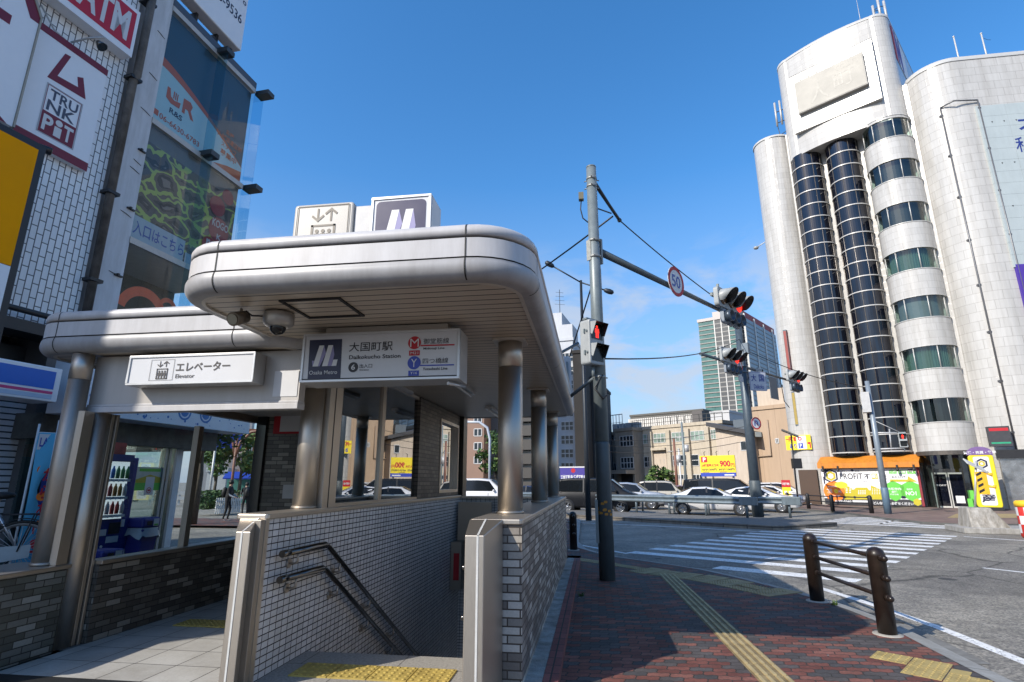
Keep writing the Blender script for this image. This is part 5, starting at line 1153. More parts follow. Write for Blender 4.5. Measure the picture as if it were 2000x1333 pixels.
z.text(m, '物件数', 880, 460, 478, 940, 468, .008, .02); z.text(m, 'NO1', 870, 487, 526, 975, 500, .008, .03); z.text(m, 'その他費用', 128, 435, 450, 215, 442, .008, .02); z.text(m, '割引', 120, 462, 505, 170, 480, .008, .02); z.text(m, '円', 232, 482, 503, 258, 490, .008, .02); z.text(m, 'お気軽にご相談', 140, 522, 535, 250, 527, .008, .02)
z.text(m, '0777-5560', 200, 571, 591, 355, 580, .008, .03); z.text(m, 'どんな事でもお任せください', 565, 585, 613, 948, 600, .008, .03)
for i in range(4):
    for j in range(3): z.box(m, (420+20*i, 478+14*j), (432+20*i, 488+14*j), .008)
for i in range(4):
    for j in range(4): z.box(m, (552+22*i, 462+15*j), (562+22*i, 470+15*j), .008)
for i in range(2):
    for j in range(3): z.box(m, (303+32*i, 462+16*j), (320+32*i, 471+16*j), .008)
z.box(m, (365, 573), (520, 594), .008); m.build('white_lettering', WHITE, SB)
m = MB()
for x in (108, 128, 285, 362, 388, 510, 528, 700, 845, 862, 905, 925): hx, hy = z.q(x, 545 if x not in (108, 128, 905, 925, 362) else 288); disc(m, BF, hx, hy, .09, .006, 10); rect(m, BF, hx-.012, hx+.012, hy-.16, hy, .006)
m.build('tree_graphic', NAVY, SB)
AW = thing('orange_awning', 'long orange awning sheltering the estate agent billboard', 'awning', tuple(RF.p(s0, 2.6, 1)))
m = MB(); e0, e1 = s0-.1, s1+.28; zt1, zt0, zv = 3.46, 2.92, zb1+.02
o_ = [(.02, zt1), (.55, zt1-.05), (1.5, zt0), (1.5, zv+.02), (1.46, zv+.02), (1.46, zt0-.04), (.02, zt0-.04)]
P = [RF.p(a, zz, c) for a in (e0, e1) for c, zz in o_]; k = len(o_); m.add(P, [list(range(k))[::-1], list(range(k, 2*k))] + [(i, (i+1) % k, k+(i+1) % k, k+i) for i in range(k)]); m.build('canvas', mat('orange awning fabric', (.62, .22, .02), .6, 0, .1, 3, dirt=.25), AW)
m = MB()
for t in (.06, .22, .80, .95): a = e0+(e1-e0)*t; m.fbox(RF, a-.05, a+.05, zb1-.08, zb1+.2, 1.5, 1.62); m.cyl(RF.p(a, zb1-.05, 1.6), RF.p(a, zb1-.2, 1.55), .09, n=8)
m.build('spot_lamp', BLACK, AW)
# recessed entrance under the bay
EN = [(.42, 3.58)]
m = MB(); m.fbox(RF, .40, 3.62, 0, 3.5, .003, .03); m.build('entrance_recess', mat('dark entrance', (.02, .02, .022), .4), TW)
m = MB(); pts = circ(S0, C0, R0+.10, -10, 190, 24); m.wall(pts, 3.30, 3.56, False, True); cap(m, pts, 3.30); m.build('entrance_canopy', mat('bronze canopy', (.13, .115, .10), .4, .5), TW, fix=False)
m = MB(); m.wall(circ(S0, C0, R0-.12, 8, 60, 8), .05, 3.3, False, True); m.wall(circ(S0, C0, R0-.12, 120, 172, 8), .05, 3.3, False, True); m.wall(circ(S0, C0, R0-.12, 60, 120, 8), 2.35, 3.3, False, True); m.build('entrance_glass', glass('entrance glass', (.6, .68, .66), .9, 0, .12), TW, fix=False)
m = MB()
for a in (8, 60, 120, 172): q = RF.p(S0+(R0-.12)*math.cos(R(a)), 0, C0+(R0-.12)*math.sin(R(a))); m.cyl(q, q+V((0, 0, 3.3)), .05, n=8)
pl_ = circ(S0, C0, R0-.10, 58, 122, 8); m.wall(pl_, 2.2, 2.42, False, True); m.build('entrance_frame', CHROME, TW, fix=False)
DF = RF.sh(0, 0, .75)
for a in (1.0, 1.85):
    m = MB(); m.fbox(DF, a, a+.06, 0, 2.2, 0, .06); m.fbox(DF, a+.74, a+.80, 0, 2.2, 0, .06); m.fbox(DF, a+.06, a+.74, 0, .1, 0, .06); m.fbox(DF, a+.06, a+.74, 2.1, 2.2, 0, .06); o = m.build('door', RINGM, TW)
    m = MB(); m.fbox(DF, a+.06, a+.74, .1, 2.1, .02, .03); m.build('door_pane', DKG, o); 
m = MB(); write(m, DF, 'PROFIT', 1.1, 1.7, 1.35, 1.45, .07); rect(m, DF, 2.05, 2.5, .3, .75, .064); m.build('door_sticker', WHITE, TW)
m = MB(); m.fbox(DF, 2.75, 3.05, .0, 1.1, .3, .5); m.fbox(DF, 2.7, 2.95, .0, .6, .55, .75); tag(m.build('promo_stand', GRN), 'bright green promotional stand beside the tower entrance', 'stand')

# things standing about the tower -----------------------------------
_d = ray(1924, 942); _t = 43.3/math.hypot(_d.x, _d.y); q0 = CAM + _d*_t; q0.z = 0; TF = mesh_fr(q0, RF.n*.8+V((-.1, -.5, 0)))
TS = thing('totem_sign', 'tall yellow edged estate agent totem with purple rounded cap', 'totem sign', tuple(q0)); tw = .58
m = MB(); m.rbox(TF, -tw, tw, .12, 3.2, -.35, .25, .22, 5); bevel(m.build('body', mat('totem yellow', (.72, .58, .02), .4, 0, .03), TS), .05)
m = MB(); flat(m, TF, rrect(-tw+.22, tw-.22, .3, 3.05, .1), .262); m.build('face', WHITE, TS)
m = MB(); m.rbox(TF, -tw, tw, 0, .2, -.36, .26, .05); m.build('foot', BLACK, TS)
m = MB(); P = [(-tw-.02, 3.15)] + [(-(tw+.02)*math.cos(R(180*i/12)), 3.25+.38*math.sin(R(180*i/12))) for i in range(13)] + [(tw+.02, 3.15)]; m.prism(TF, P, -.37, .27); o = m.build('cap', mat('purple cap', (.16, .09, .25), .5), TS)
m = MB(); write(m, TF, '賃貸・売買・管理', -.75, .75, 3.2, 3.38, .28, .02); m.build('cap_lettering', WHITE, o)
m = MB(); disc(m, TF, 0, 2.65, .3, .266, 6, .2, 90, 450); write(m, TF, '産', -.32, .32, .45, .95, .266, .03); write(m, TF, '不', -.25, .25, 1.7, 2.2, .266, .03); m.build('lettering', NAVY, TS)
m = MB(); disc(m, TF, 0, 2.65, .17, .266, 6, .08, 90, 450); m.build('logo_gold', GOLD, TS)
# shop sign and vending front on the wing
_d = ray(1949, 942); _t = 44.4/math.hypot(_d.x, _d.y); q0 = CAM + _d*_t; q0.z = 0; WF_ = mesh_fr(V((q0.x+.6, q0.y, 0)), RF.n*.7+V((-.05, -.6, 0)))
m = MB(); WB_ = WF_.sh(0, 0, -.6); T = thing('shutter_front', 'steel shutter shop front with small red and green sign box beside the totem', 'shop front', tuple(q0))
m.fbox(WB_, -.1, 1.35, 0, 3.0, -.4, .02); m.build('shutter', mat('crumpled steel', (.36, .36, .36), .25, .8, .3, 2.5, bump=.8, bs=3), T)
m = MB(); m.fbox(WB_, -.2, 1.1, 3.0, 3.5, -.1, .2); m.build('dark_lintel', BLACK, T)
m = MB(); m.fbox(WB_, -.45, .6, 3.7, 4.9, -.1, .35); o = m.build('sign_box', mat('dark sign box', (.05, .05, .055), .4), T)
m = MB(); rect(m, WB_, -.38, .53, 4.62, 4.8, .352); m.build('red_band', REDS, o); m = MB(); rect(m, WB_, -.38, .53, 3.85, 3.95, .352); m.build('green_band', mat('teal band', (.02, .30, .16), .5), o)
# yellow parking sign on the shaft
YEW = mat('yellow sign', (.80, .62, .02), .45, 0, .03)
KF = RF.sh(-6.9, 0, .75); q = pxq(KF, [(1533, 852), (1586, 878)]); a0, b1 = q[0]; a1, b0 = q[1]
T = thing('car_park_sign', 'yellow car park sign with blue P square on the round corner shaft', 'sign', tuple(KF.p(a0, b0)))
m = MB(); m.fbox(KF, a0, a1, b0, b1, -.06, 0); m.build('panel', YEW, T)
w = a1-a0; h = b1-b0; m = MB(); rect(m, KF, a0+.45*w, a0+.82*w, b0+.05*h, b1-.05*h, .004); m.build('white_field', WHITE, T)
m = MB(); rect(m, KF, a0+.50*w, a0+.68*w, b0+.1*h, b0+.45*h, .006); write(m, KF, 'あり', a0+.15*w, a0+.42*w, b0+.1*h, b0+.42*h, .005, .03); m.build('blue_field', BLUES, T)
m = MB(); write(m, KF, '一般駐車', a0+.02*w, a0+.43*w, b0+.55*h, b1-.08*h, .005, .04); disc(m, KF, a0+.58*w, b0+.75*h, .13*w*.6, .006, 14, .04*w); flat(m, KF, [(a0+.86*w, b0+.5*h), (a0+.98*w, b0+.5*h), (a0+.98*w, b0+.1*h), (a0+.93*w, b0+.1*h), (a0+.93*w, b0+.36*h), (a0+.86*w, b0+.36*h)], .006); m.build('red_lettering', REDS, T)
m = MB(); write(m, KF, 'P', a0+.55*w, a0+.63*w, b0+.14*h, b0+.41*h, .009, .03); m.build('letter', WHITE, T)
def blade(label, x0, y0, x1, y1, face, off=1.3, txt=None):
    G_ = RF.sh(0, 0, off); a, b1 = G_.px(x0, y0); a1, b0 = G_.px(x1, y1); a = (a+a1)/2
    T = thing('blade_sign', label, 'sign', tuple(G_.p(a, b0))); m = MB(); m.fbox(G_, a-.12, a+.12, b0, b1, -.95, 0); m.build('box', mat('blue grey sign box', (.10, .125, .15), .5), T)
    S_ = Fr(G_.p(a+.12, b0, -.95), G_.n, (0, 0, 1)); S_ = Fr(G_.p(a+.121, b0, 0), -G_.n, (0, 0, 1))
    m = MB(); rect(m, G_, a-.10, a+.10, b0+.1, b1-.1, .004); rect(m, S_, .06, .89, .1, b1-b0-.1, .004); o = m.build('face', face, T)
    if txt:
        m = MB(); hh_ = (b1-b0)/(len(txt)+1)
        for i, ch in enumerate(txt): write(m, S_, ch, .25, .7, b1-b0-hh_*(i+1.2), b1-b0-hh_*(i+.45), .008, .03)
        m.build('lettering', WHITE, o)
    m = MB(); m.tube([G_.p(a, b1-.3, -.5), G_.p(a+.5, b1+.1, -1.2)], .03, 5); m.build('stay', AN, T)
    return T
blade('tall dark blade sign with a red lettered face on the round shaft', 1530, 645, 1545, 738, mat('dull red sign face', (.26, .045, .035), .5, 0, .1), .9, 'カラオケ館')
blade('lower blade sign with faded ochre face on the round shaft', 1549, 765, 1556, 832, mat('faded ochre sign face', (.34, .24, .05), .5, 0, .15), .6, '居酒屋')
def banner(label, x, y0, y1, w, col, txt, base, lean=.0):
    q = atZ(x, y1, 0); D = math.hypot(q.x, q.y); d = ray(x, y0); t = D/math.hypot(d.x, d.y); h = CAM.z + d.z*t
    G_ = mesh_fr(q, (-.45, -.9, 0)); T = thing('banner_flag', label, 'banner', tuple(q), group=base)
    m = MB(); m.cyl(q, q+V((0, 0, h+.1)), .02, n=6); m.cyl(G_.p(0, h, 0), G_.p(w, h, 0), .012, n=6); m.lathe([(.2, 0), (.2, .06), (.03, .08)], q, 10); m.build('pole', AN, T)
    m = MB(); P = []; n = 8
    for i in range(n+1):
        for s_ in (0, .5, 1): P.append(G_.p(.02+w*s_, h-(h-.4)*i/n, .03*math.sin(i*1.1+s_*2)))
    m.add(P, [(3*i+j, 3*i+j+1, 3*i+j+4, 3*i+j+3) for i in range(n) for j in (0, 1)], True); c = m.build('cloth', col, T)
    m = MB()
    for i, ch in enumerate(txt): s_ = (h-.5)/len(txt); write(m, G_, ch, .1*w+.02, .9*w, h-.1-s_*(i+1)+.04, h-.1-s_*i-.04, .05, .03)
    m.build('lettering', WHITE if txt != '入居者' else REDS, c); return T
banner('blue and pink lettered banner flag by the tower wall', 1583, 928, 985, .75, mat('violet banner cloth', (.10, .10, .45), .7), '賃貸募集', 'banner flags by the tower')
banner('yellow banner flag with red letters by the tower wall', 1598, 927, 985, .6, mat('yellow banner cloth', (.75, .65, .08), .7), '入居者', 'banner flags by the tower')
m = MB(); G_ = RF.sh(0, 0, .02); a, b1 = G_.px(1562, 925); a1, b0 = G_.px(1578, 985); m.fbox(G_, -7.3, -6.0, 0, 2.5, .0, .72); m.build('doorway', mat('dark brown doorway', (.07, .04, .025), .6), TW)
# slim signal pole with a pedestrian lamp on rails
q = atZ(1735, 1004, 0); T = thing('slim_signal_pole', 'slim blue grey signal pole with crossing rails in front of the billboard', 'signal pole', tuple(q)); SLM = mat('blue grey slim pole', (.22, .26, .30), .4, .2, .1, 6)
D = math.hypot(q.x, q.y); zt = zat(1692, 745, D=D)
m = MB(); m.tube([q, q+V((0, 0, zt))], [.165, .11], 14); m.build('pole', SLM, T)
m = MB(); m.lathe([(.175, 0), (.175, 1.3), (.16, 1.32)], q, 14); m.build('foot_sheath', mat('blue pole foot', (.10, .16, .22), .5), T)
def sl(x, y): d = ray(x, y); t = D/math.hypot(d.x, d.y); return CAM + d*t
m = MB(); m.tube([sl(1700, 846), sl(1752, 846)], .045, 6); m.tube([sl(1705, 878), sl(1766, 876)], .045, 6); m.tube([sl(1737, 838), sl(1741, 880)], .035, 6); m.tube([sl(1708, 822), sl(1756, 844)], .02, 5); m.build('rail', AN, T)
m = MB(); b_ = sl(1691, 785); m.fbox(mesh_fr(b_, (-.4, -.9, 0)), -.2, .2, -.6, .5, -.3, .3); m.tube([sl(1684, 760), sl(1682, 780), sl(1690, 800)], .03, 5); m.build('cable_box', AN, T)
F = mesh_fr(sl(1762, 860)+V((0, -.1, 0)), (-.35, -.94, 0)); ped_signal('pale pedestrian signal with a red light on the slim pole by the tower', F, True, .92)
# far pavement and kerb in front of the tower
fpv = MB(); K = [atZ(1440, 985, 0), atZ(1560, 993, 0), atZ(1660, 1002, 0), atZ(1735, 1012, 0), atZ(1800, 1019, 0), atZ(1890, 1024, 0), atZ(2010, 1024, 0)]
K = [V((K[0].x-40, K[0].y+45, 0))] + K + [V((70, K[-1].y-2, 0))]
back = [V((70, 39, 0)), V((30, 39.5, 0)), RF.p(-9, 0, 2), RF.p(-60, 0, 4)]
fpv.poly([(p.x, p.y, .0) for p in K + back]); struct('far_pavement', fpv, FARPAVE)
m = MB()
for a, b in zip(K, K[1:]): m.poly([(a.x, a.y, .001), (b.x, b.y, .001), (b.x, b.y, RZ), (a.x, a.y, RZ)])
struct('kerb', m, mat('dark kerb', (.10, .10, .095), .85, 0, .2))
m = MB(); q1 = atZ(1890, 1003, .004); m.poly([(p.x, p.y, .004) for p in (atZ(1850, 1012, 0), atZ(2000, 1012, 0), atZ(2000, 1004, 0), atZ(1868, 1004, 0))]); struct('tactile_paving', m, YELO)
def far_fence(label, xs, yb):
    qs = [atZ(x, y, 0) for x, y in zip(xs, yb)]; T = thing('far_fence', label, 'fence', tuple(qs[0])); FB = mat('black fence', (.012, .012, .014), .5)
    for q in qs:
        m = MB(); m.lathe([(.11, 0), (.11, .82), (.08, .9), (0, .93)], q, 10); m.build('post', FB, T)
    for h in (.8, .5, .25):
        m = MB(); m.tube([q + V((0, 0, h)) for q in qs], .03, 6); m.build('rail', FB, T)
far_fence('black post and rail fence along the far kerb before the billboard', (1540, 1580, 1627, 1703), (990, 994, 999, 1003))
# concrete island with its leaning hazard marker
cb0 = atZ(1885, 1043, RZ); cb1 = atZ(1996, 1050, RZ)
T = thing('concrete_island', 'grey concrete block on a low slab at the edge of the crossing', 'concrete block', (12.6, 21, RZ)); Fc = mesh_fr(V((cb0.x, cb0.y, RZ)), (-.18, -.98, 0)); Lc = (cb1-cb0).length
m = MB(); m.rbox(Fr(Fc.o, Fc.u, -Fc.n), -.02, Lc+1.2, -.1, 1.6, 0, .17, .15, 3) if False else m.fbox(Fc, 0, Lc+1.0, 0, .20, -1.7, 0); bevel(m.build('slab', CONC, T), .03)
m = MB(); P = []
for zz, a0, a1, c0, c1 in ((.20, .30, 1.42, -1.35, -.2), (.84, .34, 1.02, -1.15, -.4)): P += [Fc.p(a0, zz, c1), Fc.p(a1, zz, c1), Fc.p(a1, zz, c0), Fc.p(a0, zz, c0)]
m.add(P, [(0, 1, 5, 4), (1, 2, 6, 5), (2, 3, 7, 6), (3, 0, 4, 7), (4, 5, 6, 7)]); bevel(m.build('block', mat('stained concrete', (.42, .40, .365), .85, 0, .25, 6, .4, 80, dirt=.55), T), .03)
T = thing('hazard_marker', 'yellow and black hazard marker with solar lamp leaning on the concrete block', 'road sign', tuple(Fc.p(.62, .88, -.7)))
hq = Fc.p(.68, .80, -.7); D = math.hypot(hq.x, hq.y)
def hz_(x, y): d = ray(x, y); t = D/math.hypot(d.x, d.y); return CAM + d*t
tp_ = hz_(1906, 900)
m = MB(); m.tube([hq, tp_+V((0, 0, 0))], .035, 8); m.build('post', AN, T)
HFm = mesh_fr(hz_(1919, 944), (-.3, -.95, 0)); k = .72*D/1075.5
m = MB(); m.fbox(HFm, -9*k, 9*k, -22*k, 22*k, -.01, .02); m.tube([HFm.p(9*k, 20*k, 0), HFm.p(16*k, 16*k, .0), HFm.p(17*k, 20*k, 0)], 2.5*k, 8); m.tube([HFm.p(9*k, -6*k, 0), HFm.p(18*k, -8*k, .0), HFm.p(19*k, -4*k, 0)], 2.5*k, 8); m.build('marker_board', mat('hazard yellow', (.75, .42, .02), .5), T)
m = MB()
for i in range(4): b = -20+11*i; flat(m, HFm, [(-8*k, (b)*k), (1*k, (b+5)*k), (1*k, (b+10)*k), (-8*k, (b+5)*k)], .024)
m.build('black_chevron', BLACK, T)
SF_ = hz_(1904, 911); m = MB(); m.fbox(Fr(SF_, (.8, -.1, -.5), (.1, .75, .5)), -.32, .32, -.16, .16, 0, .04); m.build('solar_panel', mat('pale solar lamp', (.5, .5, .48), .4), T)
# crash drum at the right edge
q = atZ(2024, 1052, RZ); T = thing('crash_drum', 'yellow topped crash drum with red and white checks at the right edge', 'crash drum', tuple(q)); 
m = MB(); m.lathe([(.30, 0), (.34, .05), (.34, .95), (.30, 1.0)], q, 24); m.build('body', mat('drum red', (.55, .03, .02), .5), T)
m = MB(); m.lathe([(.36, .95), (.36, 1.08), (.31, 1.13), (0, 1.15)], q, 24); m.build('lid', mat('drum yellow', (.80, .48, .02), .5), T)
m = MB()
for i in range(12):
    for j in range(3):
        if (i+j) % 2: t0 = 2*math.pi*i/12; t1 = t0+math.pi/6; r = .345; P = [q+V((r*math.cos(t), r*math.sin(t), zz)) for t, zz in ((t0, .15+.26*j), ((t0+t1)/2, .15+.26*j), (t1, .15+.26*j), (t1, .41+.26*j), ((t0+t1)/2, .41+.26*j), (t0, .41+.26*j))]; m.poly(P)
m.build('white_check', WHITE, T)
q = atZ(1560, 991, 0); T = thing('solar_lamp_post', 'thin black post with tilted solar panel at the far kerb', 'lamp post', tuple(q)); D = math.hypot(q.x, q.y)
m = MB(); m.tube([q, hz_.__call__(0, 0)*0 + (lambda d: CAM + d*(D/math.hypot(d.x, d.y)))(ray(1545, 850))], .055, 8); m.build('post', BLACK, T)
tq = (lambda d: CAM + d*(D/math.hypot(d.x, d.y)))(ray(1544, 848)); m = MB(); m.fbox(Fr(tq, (.85, -.3, -.45), (.3, .9, .2)), -.6, .5, -.4, .4, 0, .06); m.build('solar_panel', BLACK, T)
tq = (lambda d: CAM + d*(D/math.hypot(d.x, d.y)))(ray(1555, 905)); m = MB(); m.box(tq.x-.25, tq.x+.3, tq.y-.2, tq.y+.2, tq.z-.35, tq.z+.3); m.build('battery_box', BLACK, T)

# =================================================================== left hand buildings
def uv(deg): return (math.sin(R(deg)), math.cos(R(deg)), 0)
TF_ = Fr((-9.2, 8.46, 0), uv(8)); GF = Fr((-9.2, 9.15, 0), uv(4.5))
VT = tiles('white vertical brick tiles', .25, .105, [(0, (.80, .80, .80)), (1, (.88, .88, .88))], .009, (.085, .085, .09), .5, .35, rot=90, grain=.05, bump=.4)
MAR = mat('maroon sign paint', (.19, .012, .03), .45, 0, .03); SHOPD = mat('dark shop interior', (.022, .022, .024), .6)
TBD = thing('tiled_shop_building', 'white vertical tiled building with shop signs at the left edge', 'building', tuple(TF_.p(-4, 0)), R(-8))
m = MB(); m.fbox(TF_, -9.0, -.10, 4.15, 16.5, -10, 0); m.build('tiled_wall', VT, TBD)
m = MB(); m.fbox(TF_, -9.0, -.10, 0, 4.15, -10, -1.2); m.build('shop_recess', SHOPD, TBD)
m = MB(); m.fbox(TF_, -8.95, -.10, 3.95, 4.14, -.2, .35); m.tube([TF_.p(-8.9, 4.3, .3), TF_.p(-.2, 4.3, .3)], .05, 8); m.build('black_ledge', BLACK, TBD)
la = TF_.px(72, 850, -.3)[0]; lz = TF_.px(30, 775, -.3)[1]; m = MB(); m.fbox(TF_, -5.0, la, 0, lz, -1.1, -.3); m.build('louvre_wall', tiles('white louvre panels', 6, .10, [(0, (.62, .63, .66)), (1, (.68, .69, .72))], .012, (.03, .03, .032), 0, .5, bump=.8), TBD)
m = MB(); m.fbox(TF_, -1.0, -.2, 0, 3.9, -1.1, -.6); m.build('dark_shutter', mat('dark shutter', (.04, .042, .045), .45, .3), TBD)
m = MB(); m.fbox(TF_, -8.9, -8.6, 0, 4.1, -1.1, -.05); m.fbox(TF_, -.4, -.12, 0, 4.1, -1.1, -.05); m.build('corner_pier', mat('grey pier', (.12, .12, .125), .6), TBD)
m = MB(); m.tube([TF_.p(-.02, 4.3, .12), TF_.p(-.02, 9.6, .12), TF_.p(-.02, 9.7, .2), TF_.p(-.02, 16, .2)], .075, 10); m.build('drain_pipe', mat('rusty drain pipe', (.16, .14, .125), .6, .2, .4, 5, dirt=.5), TBD)
for z_ in (5.2, 7.0, 9.6, 11.5): q = MB(); q.fbox(TF_, -.14, .1, z_, z_+.06, 0, .22); q.build('pipe_bracket', BLACK, TBD)
m = MB(); m.fbox(TF_, -.09, .72, 0, 13.0, -6, -.45); m.build('dark_gap', SEAM, TBD)
def sign_root(name, label, F, a, b): return thing(name, label, 'sign', tuple(F.p(a, b)))
SIGNB = mat('bright sign white', (.84, .84, .85), .35, 0, .02)
S1 = sign_root('bag_shop_sign', 'white shop sign with a maroon triangular mark and stacked slate letters on the tiled wall', TF_, -1.2, 7.2)
a0, a1, b0, b1 = -1.755, -.52, 7.20, 9.43
m = MB(); m.fbox(TF_, a0, a1, b0, b1, .01, .12); bevel(m.build('panel', SIGNB, S1), .006)
m = MB(); rect(m, TF_, a0, a1, b1-.14, b1, .123); rect(m, TF_, a0, a1, b0, b0+.17, .123)
flat(m, TF_, [(-1.286, 9.164), (-1.185, 9.18), (-1.323, 8.658), (-.967, 8.695), (-1.016, 8.884), (-.916, 8.941), (-.80, 8.553), (-1.471, 8.517)], .123)
for u0, u1, v0, v1 in ((-1.425, -.845, 8.40, 8.412), (-1.425, -1.415, 7.9, 8.412), (-.855, -.845, 7.9, 8.412)): rect(m, TF_, u0, u1, v0, v1, .124)
rect(m, TF_, -1.425, -.845, 7.48, 7.90, .124); m.build('maroon_print', MAR, S1)
m = MB(); write(m, TF_, 'TRU', -1.37, -.89, 8.16, 8.36, .125, .02); write(m, TF_, 'NK', -1.38, -.90, 7.93, 8.14, .125, .02); m.build('lettering', mat('slate lettering', (.07, .08, .12), .5), S1)
m = MB(); write(m, TF_, 'P', -1.39, -1.22, 7.54, 7.84, .128, .03); write(m, TF_, 'T', -1.04, -.88, 7.54, 7.84, .128, .03); disc(m, TF_, -1.13, 7.80, .06, .128, 16); rect(m, TF_, -1.19, -1.07, 7.53, 7.72, .128); m.build('white_lettering', WHITE, S1)
m = MB()
for u0, u1, v0, v1 in ((-1.45, -.82, 8.412, 8.43), (-1.45, -.82, 7.46, 7.48), (-1.45, -1.425, 7.48, 8.412), (-.845, -.82, 7.48, 8.412)): rect(m, TF_, u0, u1, v0, v1, .124)
m.build('grey_border', mat('grey border', (.42, .42, .44), .5), S1)
S2 = sign_root('maroon_corner_sign', 'white sign with maroon bars cut by the left edge of the picture', TF_, -3, 7.2)
m = MB(); m.prism(TF_, [(-4.6, 7.2), (-1.87, 7.2), (-1.87, 9.35), (-2.1, 9.75), (-4.6, 9.75)], .02, .3); m.build('panel', SIGNB, S2)
m = MB(); flat(m, TF_, [(-1.87, 9.22), (-1.87, 9.35), (-2.1, 9.75), (-4.6, 9.75), (-4.6, 9.6), (-2.2, 9.6), (-2.0, 9.22)], .303); rect(m, TF_, -3.4, -2.24, 8.86, 9.04, .303); rect(m, TF_, -3.4, -2.32, 8.30, 8.38, .303); rect(m, TF_, -3.4, -2.34, 8.15, 8.22, .303); flat(m, TF_, [(-4.6, 7.2), (-1.95, 7.2), (-2.3, 7.42), (-4.6, 7.42)], .303); m.build('maroon_print', MAR, S2)
m = MB(); m.prism(TF_, [(-1.865, 7.2), (-1.84, 7.2), (-1.84, 9.36), (-2.08, 9.8), (-2.12, 9.78), (-1.865, 9.33)], .0, .32); m.build('edge_trim', mat('beige trim', (.36, .33, .27), .5), S2)
S3 = sign_root('bank_machine_sign', 'red and white ATM sign box at the top left', TF_, -2, 9.9)
m = MB(); m.fbox(TF_, -3.6, -.25, 9.92, 11.02, .02, .28); m.build('sign_box', SIGNB, S3); m = MB(); rect(m, TF_, -3.5, -.315, 10.06, 10.93, .283); o = m.build('red_face', mat('red sign face', (.52, .012, .03), .4, 0, .03), S3)
m = MB(); write(m, TF_, '銀行', -2.42, -1.48, 10.15, 10.85, .287, .02); write(m, TF_, 'ATM', -1.42, -.42, 10.17, 10.85, .287, .03); m.build('lettering', WHITE, o)
S4 = sign_root('orange_sign_box', 'orange and white sign box in a black frame at the left edge', TF_, -3, 4.2)
oe, ot = TF_.px(93, 288, .8); oz = TF_.px(22, 520, .8)[1]
m = MB(); m.fbox(TF_, -5.2, oe, 3.0, ot, .35, .78); m.build('black_frame', BLACK, S4)
m = MB(); m.fbox(TF_, -5.1, oe-.11, oz, ot-.12, .78, .80); m.build('orange_face', mat('orange sign face', (.95, .36, .0), .75, 0, .06, 1.2, spec=.15), S4); m = MB(); m.fbox(TF_, -5.1, oe-.11, 3.1, oz-.01, .78, .80); m.build('white_face', SIGNB, S4)
T = thing('sign_lamp', 'small black spotlight on the corner of the orange sign', 'lamp', tuple(TF_.p(oe, ot, .6))); m = MB(); m.cyl(TF_.p(oe-.06, ot+.04, .6), TF_.p(oe+.14, ot+.03, .66), .05, .07, 12); m.build('lamp_head', BLACK, T); m = MB(); m.cyl(TF_.p(oe+.142, ot+.03, .662), TF_.p(oe+.148, ot+.03, .664), .06, n=12); m.build('lens', mat('lamp lens', (.3, .27, .2)), T)
T = thing('sign_lamp', 'small silver arm lamp under the ATM sign', 'lamp', tuple(TF_.p(-1.1, 9.6, .2))); m = MB(); m.tube([TF_.p(-1.2, 9.5, .05), TF_.p(-1.1, 9.62, .3), TF_.p(-.95, 9.72, .5)], .02, 6); m.tube([TF_.p(-1.8, 9.75, .1), TF_.p(-1.5, 9.5, .06), TF_.p(-1.25, 9.46, .06)], .014, 5); m.build('arm', AN, T); m = MB(); m.cyl(TF_.p(-.98, 9.6, .42), TF_.p(-.95, 9.50, .5), .05, .09, 12); m.build('lamp_head', CHROME, T)
# blue striped convenience sign over the shop
q = [TF_.px(x, y, 1.05) for x, y in ((0, 704), (124, 722), (110, 787), (0, 777))]
S5 = sign_root('convenience_store_sign', 'blue and white shop fascia sign with a pink stripe at the left edge', TF_, -1.5, 2.7); L5 = TF_.sh(0, 0, 1.05); e1 = (q[1][0]+q[2][0])/2; zt_ = (q[1][1]); zb_ = q[2][1]
m = MB(); m.fbox(L5, -6, e1, zb_, zt_, -.5, 0); bevel(m.build('sign_box', SIGNB, S5), .015); hb = zt_-zb_
m = MB(); rect(m, L5, -6, e1-.09, zb_+.36*hb, zt_-.12*hb, .004); m.build('blue_field', mat('bright blue field', (.02, .14, .55), .4, 0, .03), S5)
m = MB(); rect(m, L5, -6, e1-.09, zb_+.22*hb, zb_+.30*hb, .004); m.build('pink_stripe', mat('pink stripe', (.62, .06, .20), .4, 0, .03), S5)
m = MB(); rect(m, L5, -6, e1-.09, zb_+.07*hb, zb_+.19*hb, .004); m.build('pale_stripe', mat('pale blue stripe', (.45, .55, .68), .4, 0, .03), S5)

# glass fronted building --------------------------------------------
GB = thing('glass_front_building', 'narrow glass fronted building with coloured window films beside the white pilaster', 'building', tuple(GF.p(1.4, 0)), R(-4.5))
PILM = mat('white painted pilaster', (.66, .66, .67), .6, 0, .08, 1.4, .15, 20, dirt=.2)
m = MB(); m.fbox(GF, -.50, 0, 0, 14.5, -.6, .0); m.build('pilaster', PILM, GB)
m = MB()
for z_ in (5.6, 6.9, 7.9, 8.1, 9.3, 10.2, 11.3): m.tube([GF.p(-.33+random.uniform(0, .1), z_, .0), GF.p(-.20, z_-.02, .012), GF.p(-.06, z_-.05, .0)], .008, 4)
m.build('plaster_crack', mat('dark crack', (.12, .12, .12), .8), GB)
for k, z_ in enumerate((5.55, 7.0, 8.35)):
    m = MB(); m.fbox(GF, -.2, -.03, z_, z_+.03, 0, .04); m.fbox(GF, -.16, -.12, z_, z_+.05, 0, .06); m.build('rung', BLACK, GB)
m = MB(); m.fbox(GF, -.5, 2.85, 2.7, 13.0, -7, -1.6); m.build('rear_block', mat('dark interior', (.015, .018, .02), .6), GB)
